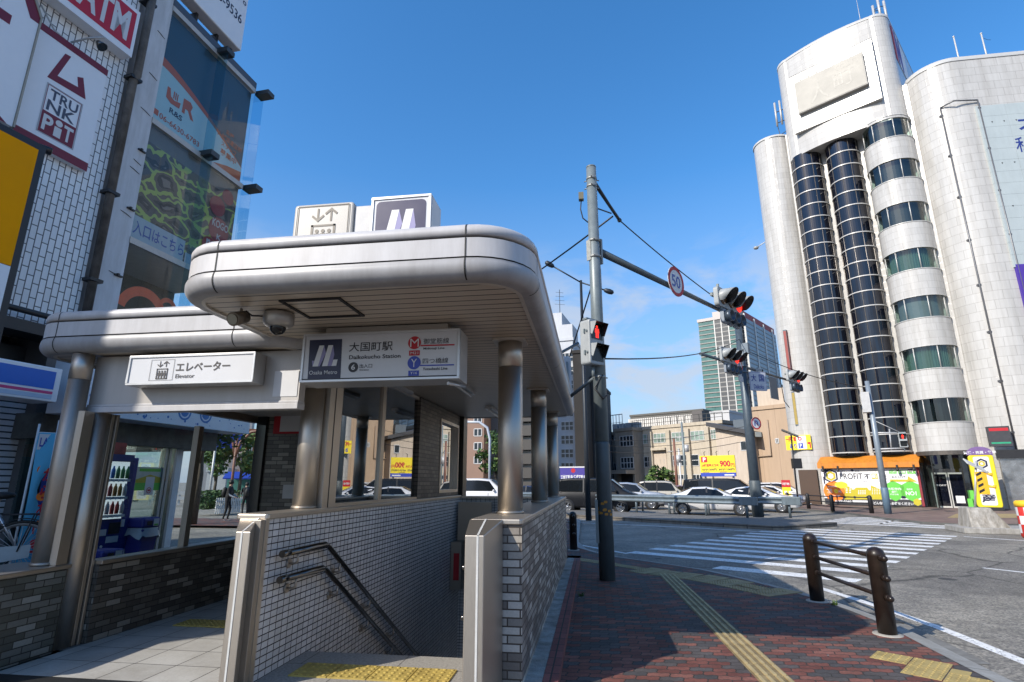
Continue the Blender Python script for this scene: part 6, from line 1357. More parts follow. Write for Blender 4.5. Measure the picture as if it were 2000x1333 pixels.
m = MB(); m.fbox(GF, -.5, -.02, 0, 13.0, -7, -.6); m.build('party_wall', PILM, GB)
for z_ in (4.55, 6.33, 9.14, 12.1): m = MB(); m.fbox(GF, -.01, 2.86, z_, z_+.13, -1.6, .02); m.build('floor_band', mat('beige floor band', (.55, .51, .46), .5, .2), GB)
CG = glass('curtain glass', (.95, .97, .97), .45, 0, .03)
levels = [(4.68, 6.33), (6.46, 9.14), (9.27, 12.1)]
for z0_, z1_ in levels:
    for a, b in ((.02, 1.42), (1.44, 2.84)):
        m = MB(); m.fbox(GF, a, b, z0_, z1_, -.02, -.008); m.build('glass_pane', CG, GB)
m = MB(); m.fbox(GF, 2.83, 2.86, 4.6, 12.1, -1.6, -.02); m.build('side_glass', CG, GB)
m = MB(); m.fbox(GF, 2.87, 3.24, 4.6, 12.22, -.03, -.015); m.build('glass_fin', glass('pale fin glass', (.70, .86, .92), .6, 0, .08), GB)
m = MB(); m.fbox(GF, 1.425, 1.44, 4.6, 12.2, .0, .30); m.build('glass_fin', glass('pale fin glass', (.70, .86, .92), .6, 0, .08), GB)
for a, z_ in ((1.43, 12.15), (1.43, 9.2), (3.05, 12.15), (3.05, 9.2), (3.05, 6.4)): m = MB(); m.fbox(GF, a-.07, a+.2, z_, z_+.13, -.1, .32); m.build('clamp_box', mat('dark steel bracket', (.07, .08, .085), .5, .4), GB)
m = MB(); m.prism(Fr(GF.p(-.02, 0), -GF.n, (0, 0, 1)), [(0, 12.24), (0, 12.44), (.9, 13.05), (1.6, 13.05), (1.6, 12.24)], 0, -0.01); 
P = [GF.p(a, zz, -c) for a in (-.01, 2.86) for c, zz in ((-.02, 12.24), (-.02, 12.42), (.55, 13.0), (1.6, 13.0), (1.6, 12.24))]
m = MB(); m.add(P, [(4, 3, 2, 1, 0), (5, 6, 7, 8, 9)] + [(i, (i+1) % 5, 5+(i+1) % 5, 5+i) for i in range(5)]); m.build('slate_cornice', mat('slate cornice', (.075, .085, .105), .45, .1, .08), GB)
FL = [mat('pale blue film', (.42, .60, .64), .5, 0, .03), mat('rust film', (.50, .10, .03), .5, 0, .05), mat('navy blind', (.03, .065, .10), .5), mat('lime map film', (.34, .42, .07), .5, 0, .1), mat('dark red film', (.25, .02, .03), .5), mat('grey film', (.16, .15, .14), .5)]
FI = GF.sh(0, 0, -.06)
m = MB(); rect(m, FI, .02, 2.82, 9.3, 12.08, -.02); m.build('blind', FL[2], GB)
m = MB(); arcp = [(.02 + 2.8*i/16, 10.68 - .95*(i/16)**1.5) for i in range(17)]; flat(m, FI, [(.02, 9.3), (2.82, 9.3)] + [(a, b) for a, b in arcp[::-1]], -.01); pf = m.build('window_film', FL[0], GB)
m = MB(); flat(m, FI, [(a, b) for a, b in arcp] + [(a, b+.02+.20*(1-i/16)) for i, (a, b) in reversed(list(enumerate(arcp)))], -.008); flat(m, FI, [(1.75, 9.3), (2.82, 9.3), (2.82, 9.62), (2.3, 9.5)], -.006)
flat(m, FI, [(.28, 10.30), (.28, 10.02), (.42, 9.95), (.66, 9.98), (.68, 10.14), (.5, 10.08), (.4, 10.12), (.36, 10.3)], -.006)
flat(m, FI, [(.74, 10.33), (.74, 9.96), (.82, 9.96), (.82, 10.1), (.9, 10.1), (1.0, 9.94), (1.1, 9.94), (.98, 10.14), (1.02, 10.28), (.94, 10.36)], -.006)
for i in range(3): rect(m, FI, .46+.05*i, .49+.05*i, 10.12, 10.30, -.006)
write(m, FI, '人材派遣登録', 1.85, 2.74, 10.12, 10.27, -.005, .02); write(m, FI, '各種', 2.12, 2.4, 10.34, 10.46, -.005, .02); write(m, FI, 'スタッフ', 2.02, 2.55, 9.92, 10.06, -.005, .02); write(m, FI, '募集中', 2.02, 2.6, 9.68, 9.86, -.005, .02); write(m, FI, '06-6630-6783', .2, 1.36, 9.42, 9.56, -.005, .01); rect(m, FI, .02, .17, 9.43, 9.57, -.006); m.build('rust_lettering', FL[1], pf)
m = MB(); write(m, FI, 'R&S', .42, .78, 9.72, 9.86, -.005, .02); m.build('navy_lettering', NAVY, pf)
LM = bpy.data.materials.new('lime map film'); LM.use_nodes = True; _nt = LM.node_tree; _L = _nt.links.new
_t = nd(_nt, 'TexCoord'); _n = nd(_nt, 'TexNoise', Scale=2.2, Detail=2.); _L(_t.outputs['Object'], _n.inputs['Vector']); _v = nd(_nt, 'TexVoronoi', feature='DISTANCE_TO_EDGE', Scale=2.6)
_a = nd(_nt, 'MixRGB'); _a.inputs[0].default_value = .35; _L(_t.outputs['Object'], _a.inputs[1]); _L(_n.outputs['Color'], _a.inputs[2]); _mp = nd(_nt, 'Mapping'); _mp.inputs['Scale'].default_value = (1, .8, 1.6); _L(_a.outputs[0], _mp.inputs[0]); _L(_mp.outputs[0], _v.inputs['Vector'])
_r = nd(_nt, 'ValToRGB'); _r.color_ramp.interpolation = 'CONSTANT'; _e = _r.color_ramp.elements; _e[0].color = (.36, .44, .10, 1); _e[1].position = .055; _e[1].color = (.10, .085, .075, 1); _k = _e.new(.20); _k.color = (.025, .024, .026, 1); _k = _e.new(.33); _k.color = (.19, .16, .145, 1)
_L(_v.outputs['Distance'], _r.inputs[0]); _L(_r.outputs[0], _nt.nodes['Principled BSDF'].inputs['Base Color'])
m = MB(); rect(m, FI, .02, 2.82, 6.5, 8.75, -.02); m.build('window_film', LM, GB)
m = MB(); rect(m, FI, .02, 2.82, 8.75, 9.12, -.02); m.build('grey_film', FL[5], GB)
m = MB(); rect(m, FI, .02, 1.42, 6.5, 7.0, -.012); rect(m, FI, 1.46, 2.0, 6.5, 6.75, -.012); o = m.build('window_film', mat('pale blue banner', (.36, .45, .52), .5, 0, .05), GB); m = MB(); write(m, FI, '入口はこちら', .08, 1.4, 6.6, 6.9, -.008, .01); m.build('lettering', mat('sign blue', (.03, .08, .35)), o)
m = MB()
for k, (x, y, r) in enumerate(((2.2, 8.3, .26), (2.35, 7.7, .34), (2.1, 7.2, .22), (2.5, 8.7, .2))): disc(m, FI, x, y, r, -.007-.001*k, 16)
o = m.build('window_film', FL[4], GB); m = MB(); write(m, FI, 'room', 2.0, 2.75, 7.1, 7.35, -.002, .02); write(m, FI, 'K', 2.3, 2.45, 7.45, 7.6, -.002, .02); write(m, FI, 'KOGO', 2.1, 2.65, 7.75, 7.95, -.002, .02); m.build('lettering', mat('grey white print', (.45, .45, .47), .5), o)
m = MB(); disc(m, FI, .62, 4.95, .62, -.01, 24, .42, 15, 170); disc(m, FI, 1.22, 5.28, .26, -.009, 20, .16); flat(m, FI, [(1.0, 5.15), (1.2, 5.05), (1.55, 4.72), (1.35, 4.72)], -.011); o = m.build('window_film', mat('orange red ribbon film', (.75, .10, .03), .5), GB); m = MB(); write(m, FI, 'LaLa・Cafe', .08, 1.2, 4.74, 4.9, -.006, .015); m.build('lettering', mat('cream print', (.5, .46, .36), .5), o)
m = MB()
for z_ in (6.9, 7.6, 8.3, 9.6): m.fbox(GF, .1, 2.7, z_, z_+.04, -1.55, -1.0)
m.build('inner_rail', mat('inner rail', (.2, .2, .2), .5), GB)
BDs = thing('roof_billboard', 'white roof billboard with a phone number above the glass fronted building', 'billboard', tuple(GF.p(1, 13)))
m = MB(); m.fbox(GF, -2.4, 2.27, 13.0, 17.5, -.45, -.1); bevel(m.build('board', SIGNB, BDs), .03)
a0, b0 = GF.px(422, 8, -.1); a1, b1 = GF.px(471, 46, -.1)
m = MB(); write(m, GF, '06-6630-9536', a1-1.75, a1, b1-.05, b1+.24, -.095, .01); a, b = GF.px(452, 18, -.1); write(m, GF, 'ください。', a1-1.6, a1+.08, b1+.62, b1+.98, -.095, .01); m.build('lettering', NAVY, BDs)
m = MB()
for a in (.2, .9, 1.6, 2.1): m.fbox(GF, a, a+.06, 12.3, 13.0, -.5, -.3)
m.build('strut', BLACK, BDs)

# ground floor shop seen through the lobby glass ---------------------
BX = mat('shop white', (.75, .76, .78), .5)
SHP = thing('corner_shop', 'glazed corner shop with a white dotted fascia behind the lobby window', 'shop', tuple(GF.p(1, 0)), R(-4.5))
FS = GF.sh(0, 0, .95)
m = MB(); m.fbox(FS, -1.2, 3.03, 2.70, 3.6, -.6, 0); m.build('fascia', mat('white fascia', (.74, .77, .82), .45, 0, .03), SHP)
m = MB(); rnd = random.Random(5)
for k in range(46): a = rnd.uniform(-1.1, 2.95); disc(m, FS, a, 2.76+.22*abs(rnd.gauss(0, .5)), rnd.choice((.012, .018, .026)), .004, 8)
for a in (1.05, 1.62): disc(m, FS, a, 2.98, .17, .004, 20, .13); disc(m, FS, a, 2.98, .10, .004, 16)
m.build('fascia_print', mat('fascia blue', (.05, .20, .50), .5), SHP)
p0 = GF.px(329, 960, 0)[0]; p1 = GF.px(346, 960, 0)[0]; m = MB(); m.fbox(GF, p0, p1, .0, 2.72, -.35, .02); m.build('white_pillar', BX, SHP)
m = MB(); m.fbox(GF, -1.2, 2.8, .0, .14, .2, 1.55); m.build('step', CONC, SHP)
m = MB(); m.fbox(GF, -1.2, 2.8, .1, 2.72, -3.5, -2.4); m.fbox(GF, -1.2, 2.8, 2.3, 2.72, -2.4, .3); m.build('shop_interior', mat('shop interior', (.10, .11, .11), .6, 0, .6, 3), SHP)
m = MB(); m.fbox(GF, -1.2, p0-.02, .2, 2.66, .06, .07); m.build('shop_glass', glass('shop glass', (.72, .82, .80), .9, 0, .10), SHP)
for a in (.32, .40, p0-.34, p0-.24, p0-.09):
    m = MB(); m.fbox(GF, a, a+.06, .14, 2.7, .03, .12); m.build('shop_frame', mat('grey frame', (.30, .33, .35), .4, .4), SHP)
m = MB(); 
for zz in (2.3, 2.42): m.fbox(GF, -.6, 1.6, zz-.2, zz-.18, -1.0-2*(zz-2.3), -.85-2*(zz-2.3))
m.build('strip_light', mat('lit strip light', (1, .95, .85), .5, emit=9.0), SHP)
m = MB(); m.fbox(GF, .4, 1.9, 1.62, 1.9, -1.4, -1.3); m.build('orange_shelf', ORG, SHP)
m = MB()
for k in range(3): m.fbox(GF, .5, 1.7, .5+.35*k, .53+.35*k, -.9, -.5)
m.build('shelf', BX, SHP)
pa = GF.px(264, 935, .08)[0]; pb = GF.px(317, 935, .08)[0]; pt_ = GF.px(300, 913, .08)[1]; pl0 = GF.px(300, 958, .08)[1]; px_ = lambda u: pa+(pb-pa)*(u-.62)/.93; pz_ = lambda v: pl0+(pt_-pl0)*(v-1.0)/.62
m = MB(); m.fbox(GF, pa, pb, pl0, pt_, .072, .078); o = m.build('poster', mat('poster white', (.55, .58, .5), .5), SHP); m = MB(); PFr = GF.sh(0, 0, .08); rect(m, PFr, pa, pb, pl0, pz_(1.2), .001); rect(m, PFr, px_(.72), px_(1.45), pz_(1.5), pz_(1.58), .001); m.build('poster_green', GRN, o); m = MB(); flat(m, PFr, [(px_(a), pz_(b)) for a, b in ((.62, 1.2), (1.55, 1.2), (1.55, 1.33), (1.1, 1.42), (.62, 1.28))], .0008); m.build('poster_gold', GOLD, o)
m = MB(); rect(m, PFr, px_(.98), px_(1.28), pz_(.88), pz_(1.36), .003); q = m.build('notice', SIGNW, o); m = MB(); disc(m, PFr, px_(1.13), pz_(1.0), .06, .005, 14, .045); rect(m, PFr, px_(1.13)-.03, px_(1.13)+.03, pz_(1.0)-.02, pz_(1.0)+.02, .005); m.build('notice_mark', REDS, q)
# vending machine
VM = thing('vending_machine', 'dark blue drinks vending machine with rows of bottles behind the lobby window', 'vending machine', tuple(GF.p(-.2, .14, .9)), R(-4.5)); VF = GF.sh(GF.px(273, 895, 1.18)[0]-1.1, .14, 1.18)
m = MB(); m.fbox(VF, 0, 1.1, 0, 1.88, -.7, 0); bevel(m.build('body', mat('vending blue', (.012, .03, .20), .35, 0, .05), VM), .02)
m = MB(); m.fbox(VF, .07, .92, .86, 1.80, -.02, .004); dp = m.build('display', mat('display backing', (.62, .68, .74), .4, emit=.55), VM)
bc_ = [mat('bottle %s' % n_, c_, .25) for n_, c_ in (('blue', (.05, .22, .55)), ('white', (.55, .58, .6)), ('red', (.5, .05, .04)), ('amber', (.42, .22, .04)), ('green', (.08, .28, .10)), ('sky', (.22, .45, .62)))]
bm0 = MB(); bm0.lathe([(.0, 0), (.03, 0), (.032, .08), (.030, .14), (.013, .18), (.013, .205), (0, .205)], (0, 0, 0), 10)
pal = [[0, 5, 0, 1, 5, 0, 4, 4, 4], [0, 3, 2, 3, 0, 2, 3, 3, 1], [5, 5, 1, 0, 2, 1, 2, 2, 1]]
bmesh_ = {}
for r_ in range(3):
    for c_ in range(9):
        k = pal[r_][c_]
        if k not in bmesh_: bmesh_[k] = bm0.mesh('bottle', bc_[k])
        o = bpy.data.objects.new('bottle', bmesh_[k]); COL.objects.link(o); o.parent = dp; o.location = BASE[dp.name].inverted() @ VF.p(.13+.092*c_, 1.52-.29*r_, .042)
    s_ = MB(); s_.fbox(VF, .08, .91, 1.47-.29*r_, 1.51-.29*r_, .004, .08)
    for c_ in range(9): s_.cyl(VF.p(.13+.092*c_, 1.485-.29*r_, .08), VF.p(.13+.092*c_, 1.485-.29*r_, .088), .022, n=8)
    s_.build('shelf_strip', WHITE, dp)
m = MB(); m.fbox(VF, .06, .93, .85, 1.81, .085, .09); m.build('display_cover', glass('display cover', (.9, .94, .95), .7, 0, .06), VM)
m = MB(); m.fbox(VF, .32, .95, 1.80, 1.92, .0, .05); m.build('top_strip', mat('vending blue trim', (.02, .04, .16), .4), VM)
m = MB(); m.fbox(VF, .25, .8, 1.89, 2.12, -.3, .0); m.build('drink_cartons', mat('red drink pack', (.42, .06, .045), .5, 0, .5, 9), VM)
m = MB(); m.fbox(VF, .55, .68, .60, .70, 0, .01); m.fbox(VF, .70, .92, .48, .58, 0, .01); m.fbox(VF, .93, .99, .72, .84, 0, .02); m.fbox(VF, .40, .54, .68, .80, 0, .01); m.build('label_plate', SIGNW, VM)
m = MB(); m.fbox(VF, .72, .92, .62, .80, 0, .015); m.build('coin_panel', BLACK, VM)
m = MB(); m.fbox(VF, .08, .72, .14, .32, 0, .03); m.build('dispense_flap', mat('grey flap', (.20, .21, .20), .3, .4), VM)
m = MB(); write(m, VF, 'Asahi', .12, .34, .40, .46, .004, .01); write(m, VF, 'CALPIS ●', .38, .66, .40, .455, .004, .01); m.build('lettering', WHITE, VM)
def bin_(label, q, h, tilt, grp, ws=.76):
    T = thing('recycling_bin', label, 'bin', tuple(q), R(-4.5), grp); F = Fr(q, GF.u, (0, 0, 1)); m = MB()
    P = []; 
    for zz, w in ((0, .17*ws), (h*.78, .235*ws)):
        for sx, sy in ((-1, -1), (1, -1), (1, 1), (-1, 1)): P.append(F.p(sx*w, zz, sy*w*1.05))
    m.add(P, [(3, 2, 1, 0), (4, 5, 6, 7), (0, 1, 5, 4), (1, 2, 6, 5), (2, 3, 7, 6), (3, 0, 4, 7)]); BB = mat('bin blue', (.02, .025, .19), .45, 0, .08); bevel(m.build('body', BB, T), .02)
    m = MB(); m.rbox(F, -.25*ws, .25*ws, h*.80, h, -.25*ws, .25*ws, .04, 3); bevel(m.build('lid', BB, T), .04)
    m = MB(); m.rbox(F, -.14*ws, .0, h*.85, h*.93, .24*ws, .256*ws, .02, 3); m.build('slot', SEAM, T); m = MB(); rect(m, F, .03*ws, .18*ws, h*.83, h*.97, .256*ws); st_ = m.build('sticker', SIGNW, T); m = MB(); rect(m, F, .05*ws, .16*ws, h*.84, h*.87, .26*ws); m.build('sticker_band', GRN, st_)
    m = MB(); rnd = random.Random(int(q.y*100)); n = 20
    P = [F.p(math.copysign(abs(math.cos(2*math.pi*i/n))**.5, math.cos(2*math.pi*i/n))*ws*(.245+.03*j+rnd.uniform(0, .015)), h*.80-.07*j*(1+rnd.uniform(-.4, .4)), math.copysign(abs(math.sin(2*math.pi*i/n))**.5, math.sin(2*math.pi*i/n))*ws*(.25+.03*j)) for j in range(3) for i in range(n)]
    m.add(P, [(j*n+i, j*n+(i+1) % n, (j+1)*n+(i+1) % n, (j+1)*n+i) for j in range(2) for i in range(n)], True); m.build('bin_liner', mat('translucent bag', (.30, .32, .34), .3), T)
a, b = GF.px(277, 1040, 1.3); bin_('blue recycling bin with a clear liner right of the vending machine', GF.p(a, .14, 1.3), .86, 0, None)
bin_('low blue recycling bin with a bulging plastic bag in front of the vending machine', GF.p(GF.px(205, 1065, 1.95)[0], 0, 1.95), .62, 0, None)

# nobori flags and bicycle at the left edge
def nobori(label, top, bot, w, txt):
    T = thing('shop_flag', label, 'banner', (bot.x, bot.y, 0), group='light blue shop flags at the left edge'); m = MB(); base = V((bot.x, bot.y, 0)); m.cyl(base, top+V((0, 0, .12)), .014, n=8); side = V((.55, .83, 0)).normalized(); m.cyl(top, top+side*w, .009, n=6); m.lathe([(.2, 0), (.2, .05), (.03, .08)], base, 12); m.build('pole', WHITE, T)
    m = MB(); P = []; n = 14; L_ = (top-bot).length
    for i in range(n+1):
        t = i/n; tw_ = 1 - .55*math.sin(math.pi*min(1, t*1.2))**2; c = top.lerp(bot, t)
        for s_ in (0, .33, .66, 1): P.append(c + side*w*s_*tw_ + V((.06*math.sin(3*t+s_*2), -.08*math.sin(4*t)*s_, 0)))
    m.add(P, [(4*i+j, 4*i+j+1, 4*i+j+5, 4*i+j+4) for i in range(n) for j in range(3)], True); c = m.build('cloth', mat('sky blue flag cloth', (.10, .42, .62), .7, 0, .06), T)
    F = Fr(top, side, (0, 0, 1)); m = MB(); F2_ = Fr(top + V((0, 0, -.26)), side, (0, 0, 1)); rect(m, F2_, .02, w-.02, .02, .24, .03); hd = m.build('white_header', WHITE, c); m = MB(); write(m, F2_, txt, .04, w-.04, .06, .19, .034, .02); m.build('lettering', BLUES, hd)
    m = MB()
    for k in range(3): q = top.lerp(bot, .28+.2*k); disc(m, Fr(q, side, (0, 0, 1)), w*(.3+.12*k), 0, .06, .06, 12)
    m.build('print_dot', ORG, c); m = MB()
    for k in range(5): q = top.lerp(bot, .3+.13*k); write(m, Fr(q, side, (0, 0, 1)), 'からあげ!'[k], w*.35, w*.65, -.12, .06, .075, .02)
    m.build('print_letter', REDS, c); return T
def on(F, x, y, off): a, b = F.px(x, y, off); return F.p(a, b, off)
tq = on(TF_, 74, 845, 1.6); nobori('light blue shop flag with a white lettered header, nearer the wheel', tq, V((tq.x, tq.y, .45)), .42, 'LAWSON')
tq = on(TF_, 113, 838, 1.75); nobori('light blue shop flag half hidden behind the steel column', tq, V((tq.x+.02, tq.y+.02, .35)), .40, 'LAWSON')
def bicycle(label, wc, d, r=.335):
    """wc: rear hub, d: unit direction towards the front wheel"""
    T = thing('bicycle', label, 'bicycle', (wc.x, wc.y, 0)); d = d.normalized(); s_ = V((-d.y, d.x, 0)); up = V((0, 0, 1)); FR_ = mat('silver bicycle frame', (.45, .45, .47), .3, .7)
    for k, c in enumerate((wc, wc + d*1.08)):
        m = MB(); n = 36; P = []
        for i in range(n):
            t = 2*math.pi*i/n; cc = c + (d*math.cos(t) + up*math.sin(t))*r; o_ = (d*math.cos(t) + up*math.sin(t))
            for j in range(8): f = 2*math.pi*j/8; P.append(cc + o_*.018*math.cos(f) + s_*.018*math.sin(f))
        m.add(P, [(i*8+j, i*8+(j+1) % 8, ((i+1) % n)*8+(j+1) % 8, ((i+1) % n)*8+j) for i in range(n) for j in range(8)], True); w_ = m.build('wheel', mat('tyre rubber', (.02, .02, .02), .7), T)
        m = MB()
        for i in range(28): t = 2*math.pi*i/28; h_ = s_*(.03 if i % 2 else -.03); m.cyl(c + h_, c + (d*math.cos(t)+up*math.sin(t))*(r-.03), .0028, n=4, caps=False)
        m.cyl(c - s_*.05, c + s_*.05, .035 if k else .055, n=12); m.build('spokes', FR_, w_)
        m = MB(); P = [];
        for i in range(n):
            t = 2*math.pi*i/n; o_ = (d*math.cos(t) + up*math.sin(t)); P += [c + o_*(r-.018) - s_*.02, c + o_*(r-.05), c + o_*(r-.018) + s_*.02]
        m.add(P, [(3*i+j, 3*i+j+1, 3*((i+1) % n)+j+1, 3*((i+1) % n)+j) for i in range(n) for j in (0, 1)], True); m.build('rim', mat('bright bicycle rim', (.62, .62, .63), .35, .3), w_)
        m = MB(); P = []
        for i in range(19):
            t = R(-10 + 160*i/18) if k == 0 else R(20+150*i/18); t = math.pi - t if k == 0 else t; o_ = (d*math.cos(t) + up*math.sin(t)); P += [c + o_*(r+.03) - s_*.03, c + o_*(r+.042), c + o_*(r+.03) + s_*.03]
        m.add(P, [(3*i+j, 3*i+j+1, 3*i+j+4, 3*i+j+3) for i in range(18) for j in (0, 1)], True); m.build('mudguard', mat('black mudguard', (.02, .02, .022), .35), T)
    bb = wc + d*.45 + up*-.05; seat = wc + d*.30 + up*.50; head = wc + d*.90 + up*.50; 
    m = MB()
    for a, b in ((bb, seat), (bb, head), (wc, bb), (wc, seat), (head, wc + d*1.08), (head, head+up*.2), (seat, seat+up*.12-d*.04)): m.tube([a, b], .016, 8)
    m.tube([head+up*.2, head+up*.25+s_*.05, head+up*.22-d*.12+s_*.28], .012, 6); m.tube([head+up*.2, head+up*.25-s_*.05, head+up*.22-d*.12-s_*.28], .012, 6); m.build('frame', FR_, T)
    m = MB(); sq = seat+up*.14-d*.05; m.ball(sq, .13, 12, (1, 1, .35)); m.build('saddle', mat('tyre rubber', (.02, .02, .02)), T)
    m = MB(); q = wc + up*.42
    for t in (-.07, 0, .07): m.tube([q + s_*t - d*.22, q + s_*t + d*.2], .008, 5)
    for t in (-.22, .2): m.tube([q + s_*-.07 + d*t, q + s_*.07 + d*t], .008, 5)
    m.tube([q - d*.1 + s_*.07, wc + s_*.06], .008, 5); m.tube([q - d*.1 - s_*.07, wc - s_*.06], .008, 5); m.build('rear_rack', BLACK, T)
    m = MB(); F = Fr(wc + s_*.055, d, (0, 0, 1)) if (s_.y < 0) else Fr(wc - s_*.055, d, (0, 0, 1)); flat(m, F, [(-.12, -.07), (-.12, .07), (.42, .05), (.55, .02), (.55, -.12), (.42, -.16)], 0); m.build('chain_case', mat('silver chain case', (.30, .36, .40), .35, .2), T); return T
hub = atZ(35, 1077, .33); k = 8.2/math.hypot(hub.x, hub.y); hub = CAM + (hub-CAM)*1.0
rd = ray(35, 1077); t = 9.1/math.hypot(rd.x, rd.y); hub = CAM + rd*t
T = thing('cycle_rack', 'low pale steel cycle rack under the bicycle at the left edge', 'cycle rack', (hub.x, hub.y, 0)); m = MB(); _dx = V((-.80, -.60, 0)); m.tube([hub+_dx*-.2+V((0, 0, -.37)), hub+_dx*1.3+V((0, 0, -.37))], .03, 8); m.build('tray', WHITE, T)
for _k in (0, 1.05): m = MB(); _b = hub+_dx*_k; m.cyl((_b.x, _b.y, 0), (_b.x, _b.y, hub.z-.36), .025, n=8); m.build('leg', WHITE, T)
hub.z += .0
bicycle('bicycle at the left edge parked beside the blue shop flags', hub, V((-.80, -.60, 0)))

# the side street beyond the lobby window ---------------------------
LEAF = [mat('leaf %s' % n_, c_, .6, 0, .35, 3) for n_, c_ in (('mid green', (.05, .10, .022)), ('light green', (.09, .15, .03)), ('dark green', (.022, .05, .014)), ('yellow green', (.14, .15, .03)))]
BARK = mat('tree bark', (.10, .08, .06), .9, 0, .3, 12, .5)
def tree(label, base, h, r, leafs=(0, 2), n=900, ls=.16, seed=1, group=None, name='street_tree', squash=.8, bare=.35):
    rnd = random.Random(seed); T = thing(name, label, 'tree', tuple(base), 0, group); m = MB(); tr_ = max(.05, h*.022)
    top = base + V((rnd.uniform(-.2, .2), rnd.uniform(-.2, .2), h*.62)); m.tube([base-V((0, 0, .1)), base+V((.03, .02, h*.3)), top], [tr_*1.3, tr_, tr_*.5], 9); o = m.build('trunk', BARK, T)
    cl = []
    for i in range(9):
        t = rnd.uniform(0, 2*math.pi); rr = r*rnd.uniform(.35, .8); zz = h*rnd.uniform(.48, .92); c = base + V((math.cos(t)*rr, math.sin(t)*rr, zz)); cl.append((c, r*rnd.uniform(.28, .5)))
        m = MB(); s_ = base + V((0, 0, h*rnd.uniform(bare, .55))); m.tube([s_, s_.lerp(c, .5)+V((0, 0, .1)), c], [tr_*.5, tr_*.3, tr_*.1], 6); m.build('limb', BARK, o)
    cl.append((base+V((0, 0, h*.88)), r*.45))
    for li, L_ in enumerate(leafs):
        m = MB()
        for i in range(n//len(leafs)):
            c, cr_ = rnd.choice(cl); v = V((rnd.gauss(0, 1), rnd.gauss(0, 1), rnd.gauss(0, 1))).normalized()*cr_*rnd.random()**.4; v.z *= squash; p = c+v
            a = V((rnd.gauss(0, 1), rnd.gauss(0, 1), rnd.gauss(0, 1))).normalized(); b = a.orthogonal().normalized(); s_ = ls*rnd.uniform(.6, 1.3); m.poly([p-a*s_, p+b*s_*.5, p+a*s_, p-b*s_*.5])
        m.build('crown', LEAF[L_], T, fix=False)
    return T
def gnd(x, y): return atZ(x, y, 0)
def far(x, D): d = ray(x, 942); t = D/math.hypot(d.x, d.y); p = CAM + d*t; p.z = 0; return p
tree('dark street tree rising behind the corner shop', far(386, 26), 6.2, 1.9, (2, 0), 1500, .16, 3)
tree('small round street tree with bare trunk in the side street, left of the twin lamp', far(420, 46), 4.6, 1.5, (0, 1), 700, .2, 5)
tree('yellowish street tree in the side street, right of the twin lamp', far(468, 46), 5.2, 1.9, (3, 1), 900, .22, 8)
hq0 = far(402, 34); hq1 = far(452, 35.5)
T = thing('hedge', 'low clipped green hedge in the side street', 'hedge', tuple(hq0)); m = MB(); rnd = random.Random(2)
for i in range(1400):
    p = hq0.lerp(hq1, rnd.random()) + V((rnd.uniform(-.5, .5), rnd.uniform(-.5, .5), rnd.uniform(.25, 1.15))); a = V((rnd.gauss(0, 1), rnd.gauss(0, 1), rnd.gauss(0, 1))).normalized(); b = a.orthogonal().normalized(); s_ = .09; m.poly([p-a*s_, p+b*s_*.6, p+a*s_, p-b*s_*.6])
m.build('leaves', LEAF[0], T, fix=False); m = MB(); m.tube([hq0+V((0, 0, .5)), hq1+V((0, 0, .5))], .3, 8); m.build('twigs', LEAF[2], T)
T = thing('picket_fence', 'white picket fence in front of the hedge', 'fence', tuple(hq0)); hd = (hq1-hq0).normalized(); hn = V((hd.y, -hd.x, 0)); m = MB()
Fh = Fr(hq0 + hn*.75, hd, (0, 0, 1)); LH = (hq1-hq0).length
for h_ in (.3, .62): q = MB(); q.fbox(Fh, 0, LH, h_, h_+.05, 0, .03); q.build('rail', WHITE, T)
for i in range(14): q = MB(); q.fbox(Fh, LH*i/14, LH*i/14+.08, 0, .8, .03, .05); q.build('picket', WHITE, T)
q = far(453, 42); T = thing('twin_lamp', 'brown double curved street lamp in the side street', 'street lamp', tuple(q)); LB_ = mat('brown lamp pole', (.20, .09, .06), .5); m = MB(); m.tube([q, q+V((0, 0, 4.6))], .09, 10); m.build('pole', LB_, T); sd_ = V((_R.x, _R.y, 0))
for s_ in (-1, 1): m = MB(); m.tube([q+V((0, 0, 3.2)), q+sd_*s_*.25+V((0, 0, 4.2)), q+sd_*s_*.9+V((0, 0, 4.9)), q+sd_*s_*1.9+V((0, 0, 5.0))], .09, 8); m.build('arm', LB_, T)
q = far(412, 44); T = thing('direction_sign', 'blue road direction sign in the side street', 'road sign', tuple(q)); Fb = mesh_fr(q, -V((q.x, q.y, 0))); m = MB(); m.fbox(Fb, -1.2, 1.6, 3.9, 5.2, -.05, 0); m.build('panel', BLUES, T); m = MB(); m.cyl(q+V((0, 0, 0)), q+V((0, 0, 4)), .08, n=8); m.build('post', AN, T)
q = far(448, 48); T = thing('white_barrier', 'white steel barrier along the far side of the side street', 'barrier', tuple(q)); Fb = mesh_fr(q, -V((q.x, q.y, 0))); WB = mat('white barrier paint', (.55, .55, .55), .5)
for h_ in (.35, .72): m = MB(); m.fbox(Fb, -5, 4, h_, h_+.22, 0, .06); m.build('rail', WB, T)
for i in range(6): m = MB(); m.fbox(Fb, -5+1.8*i, -4.85+1.8*i, 0, .9, -.1, 0); m.build('post', WB, T)
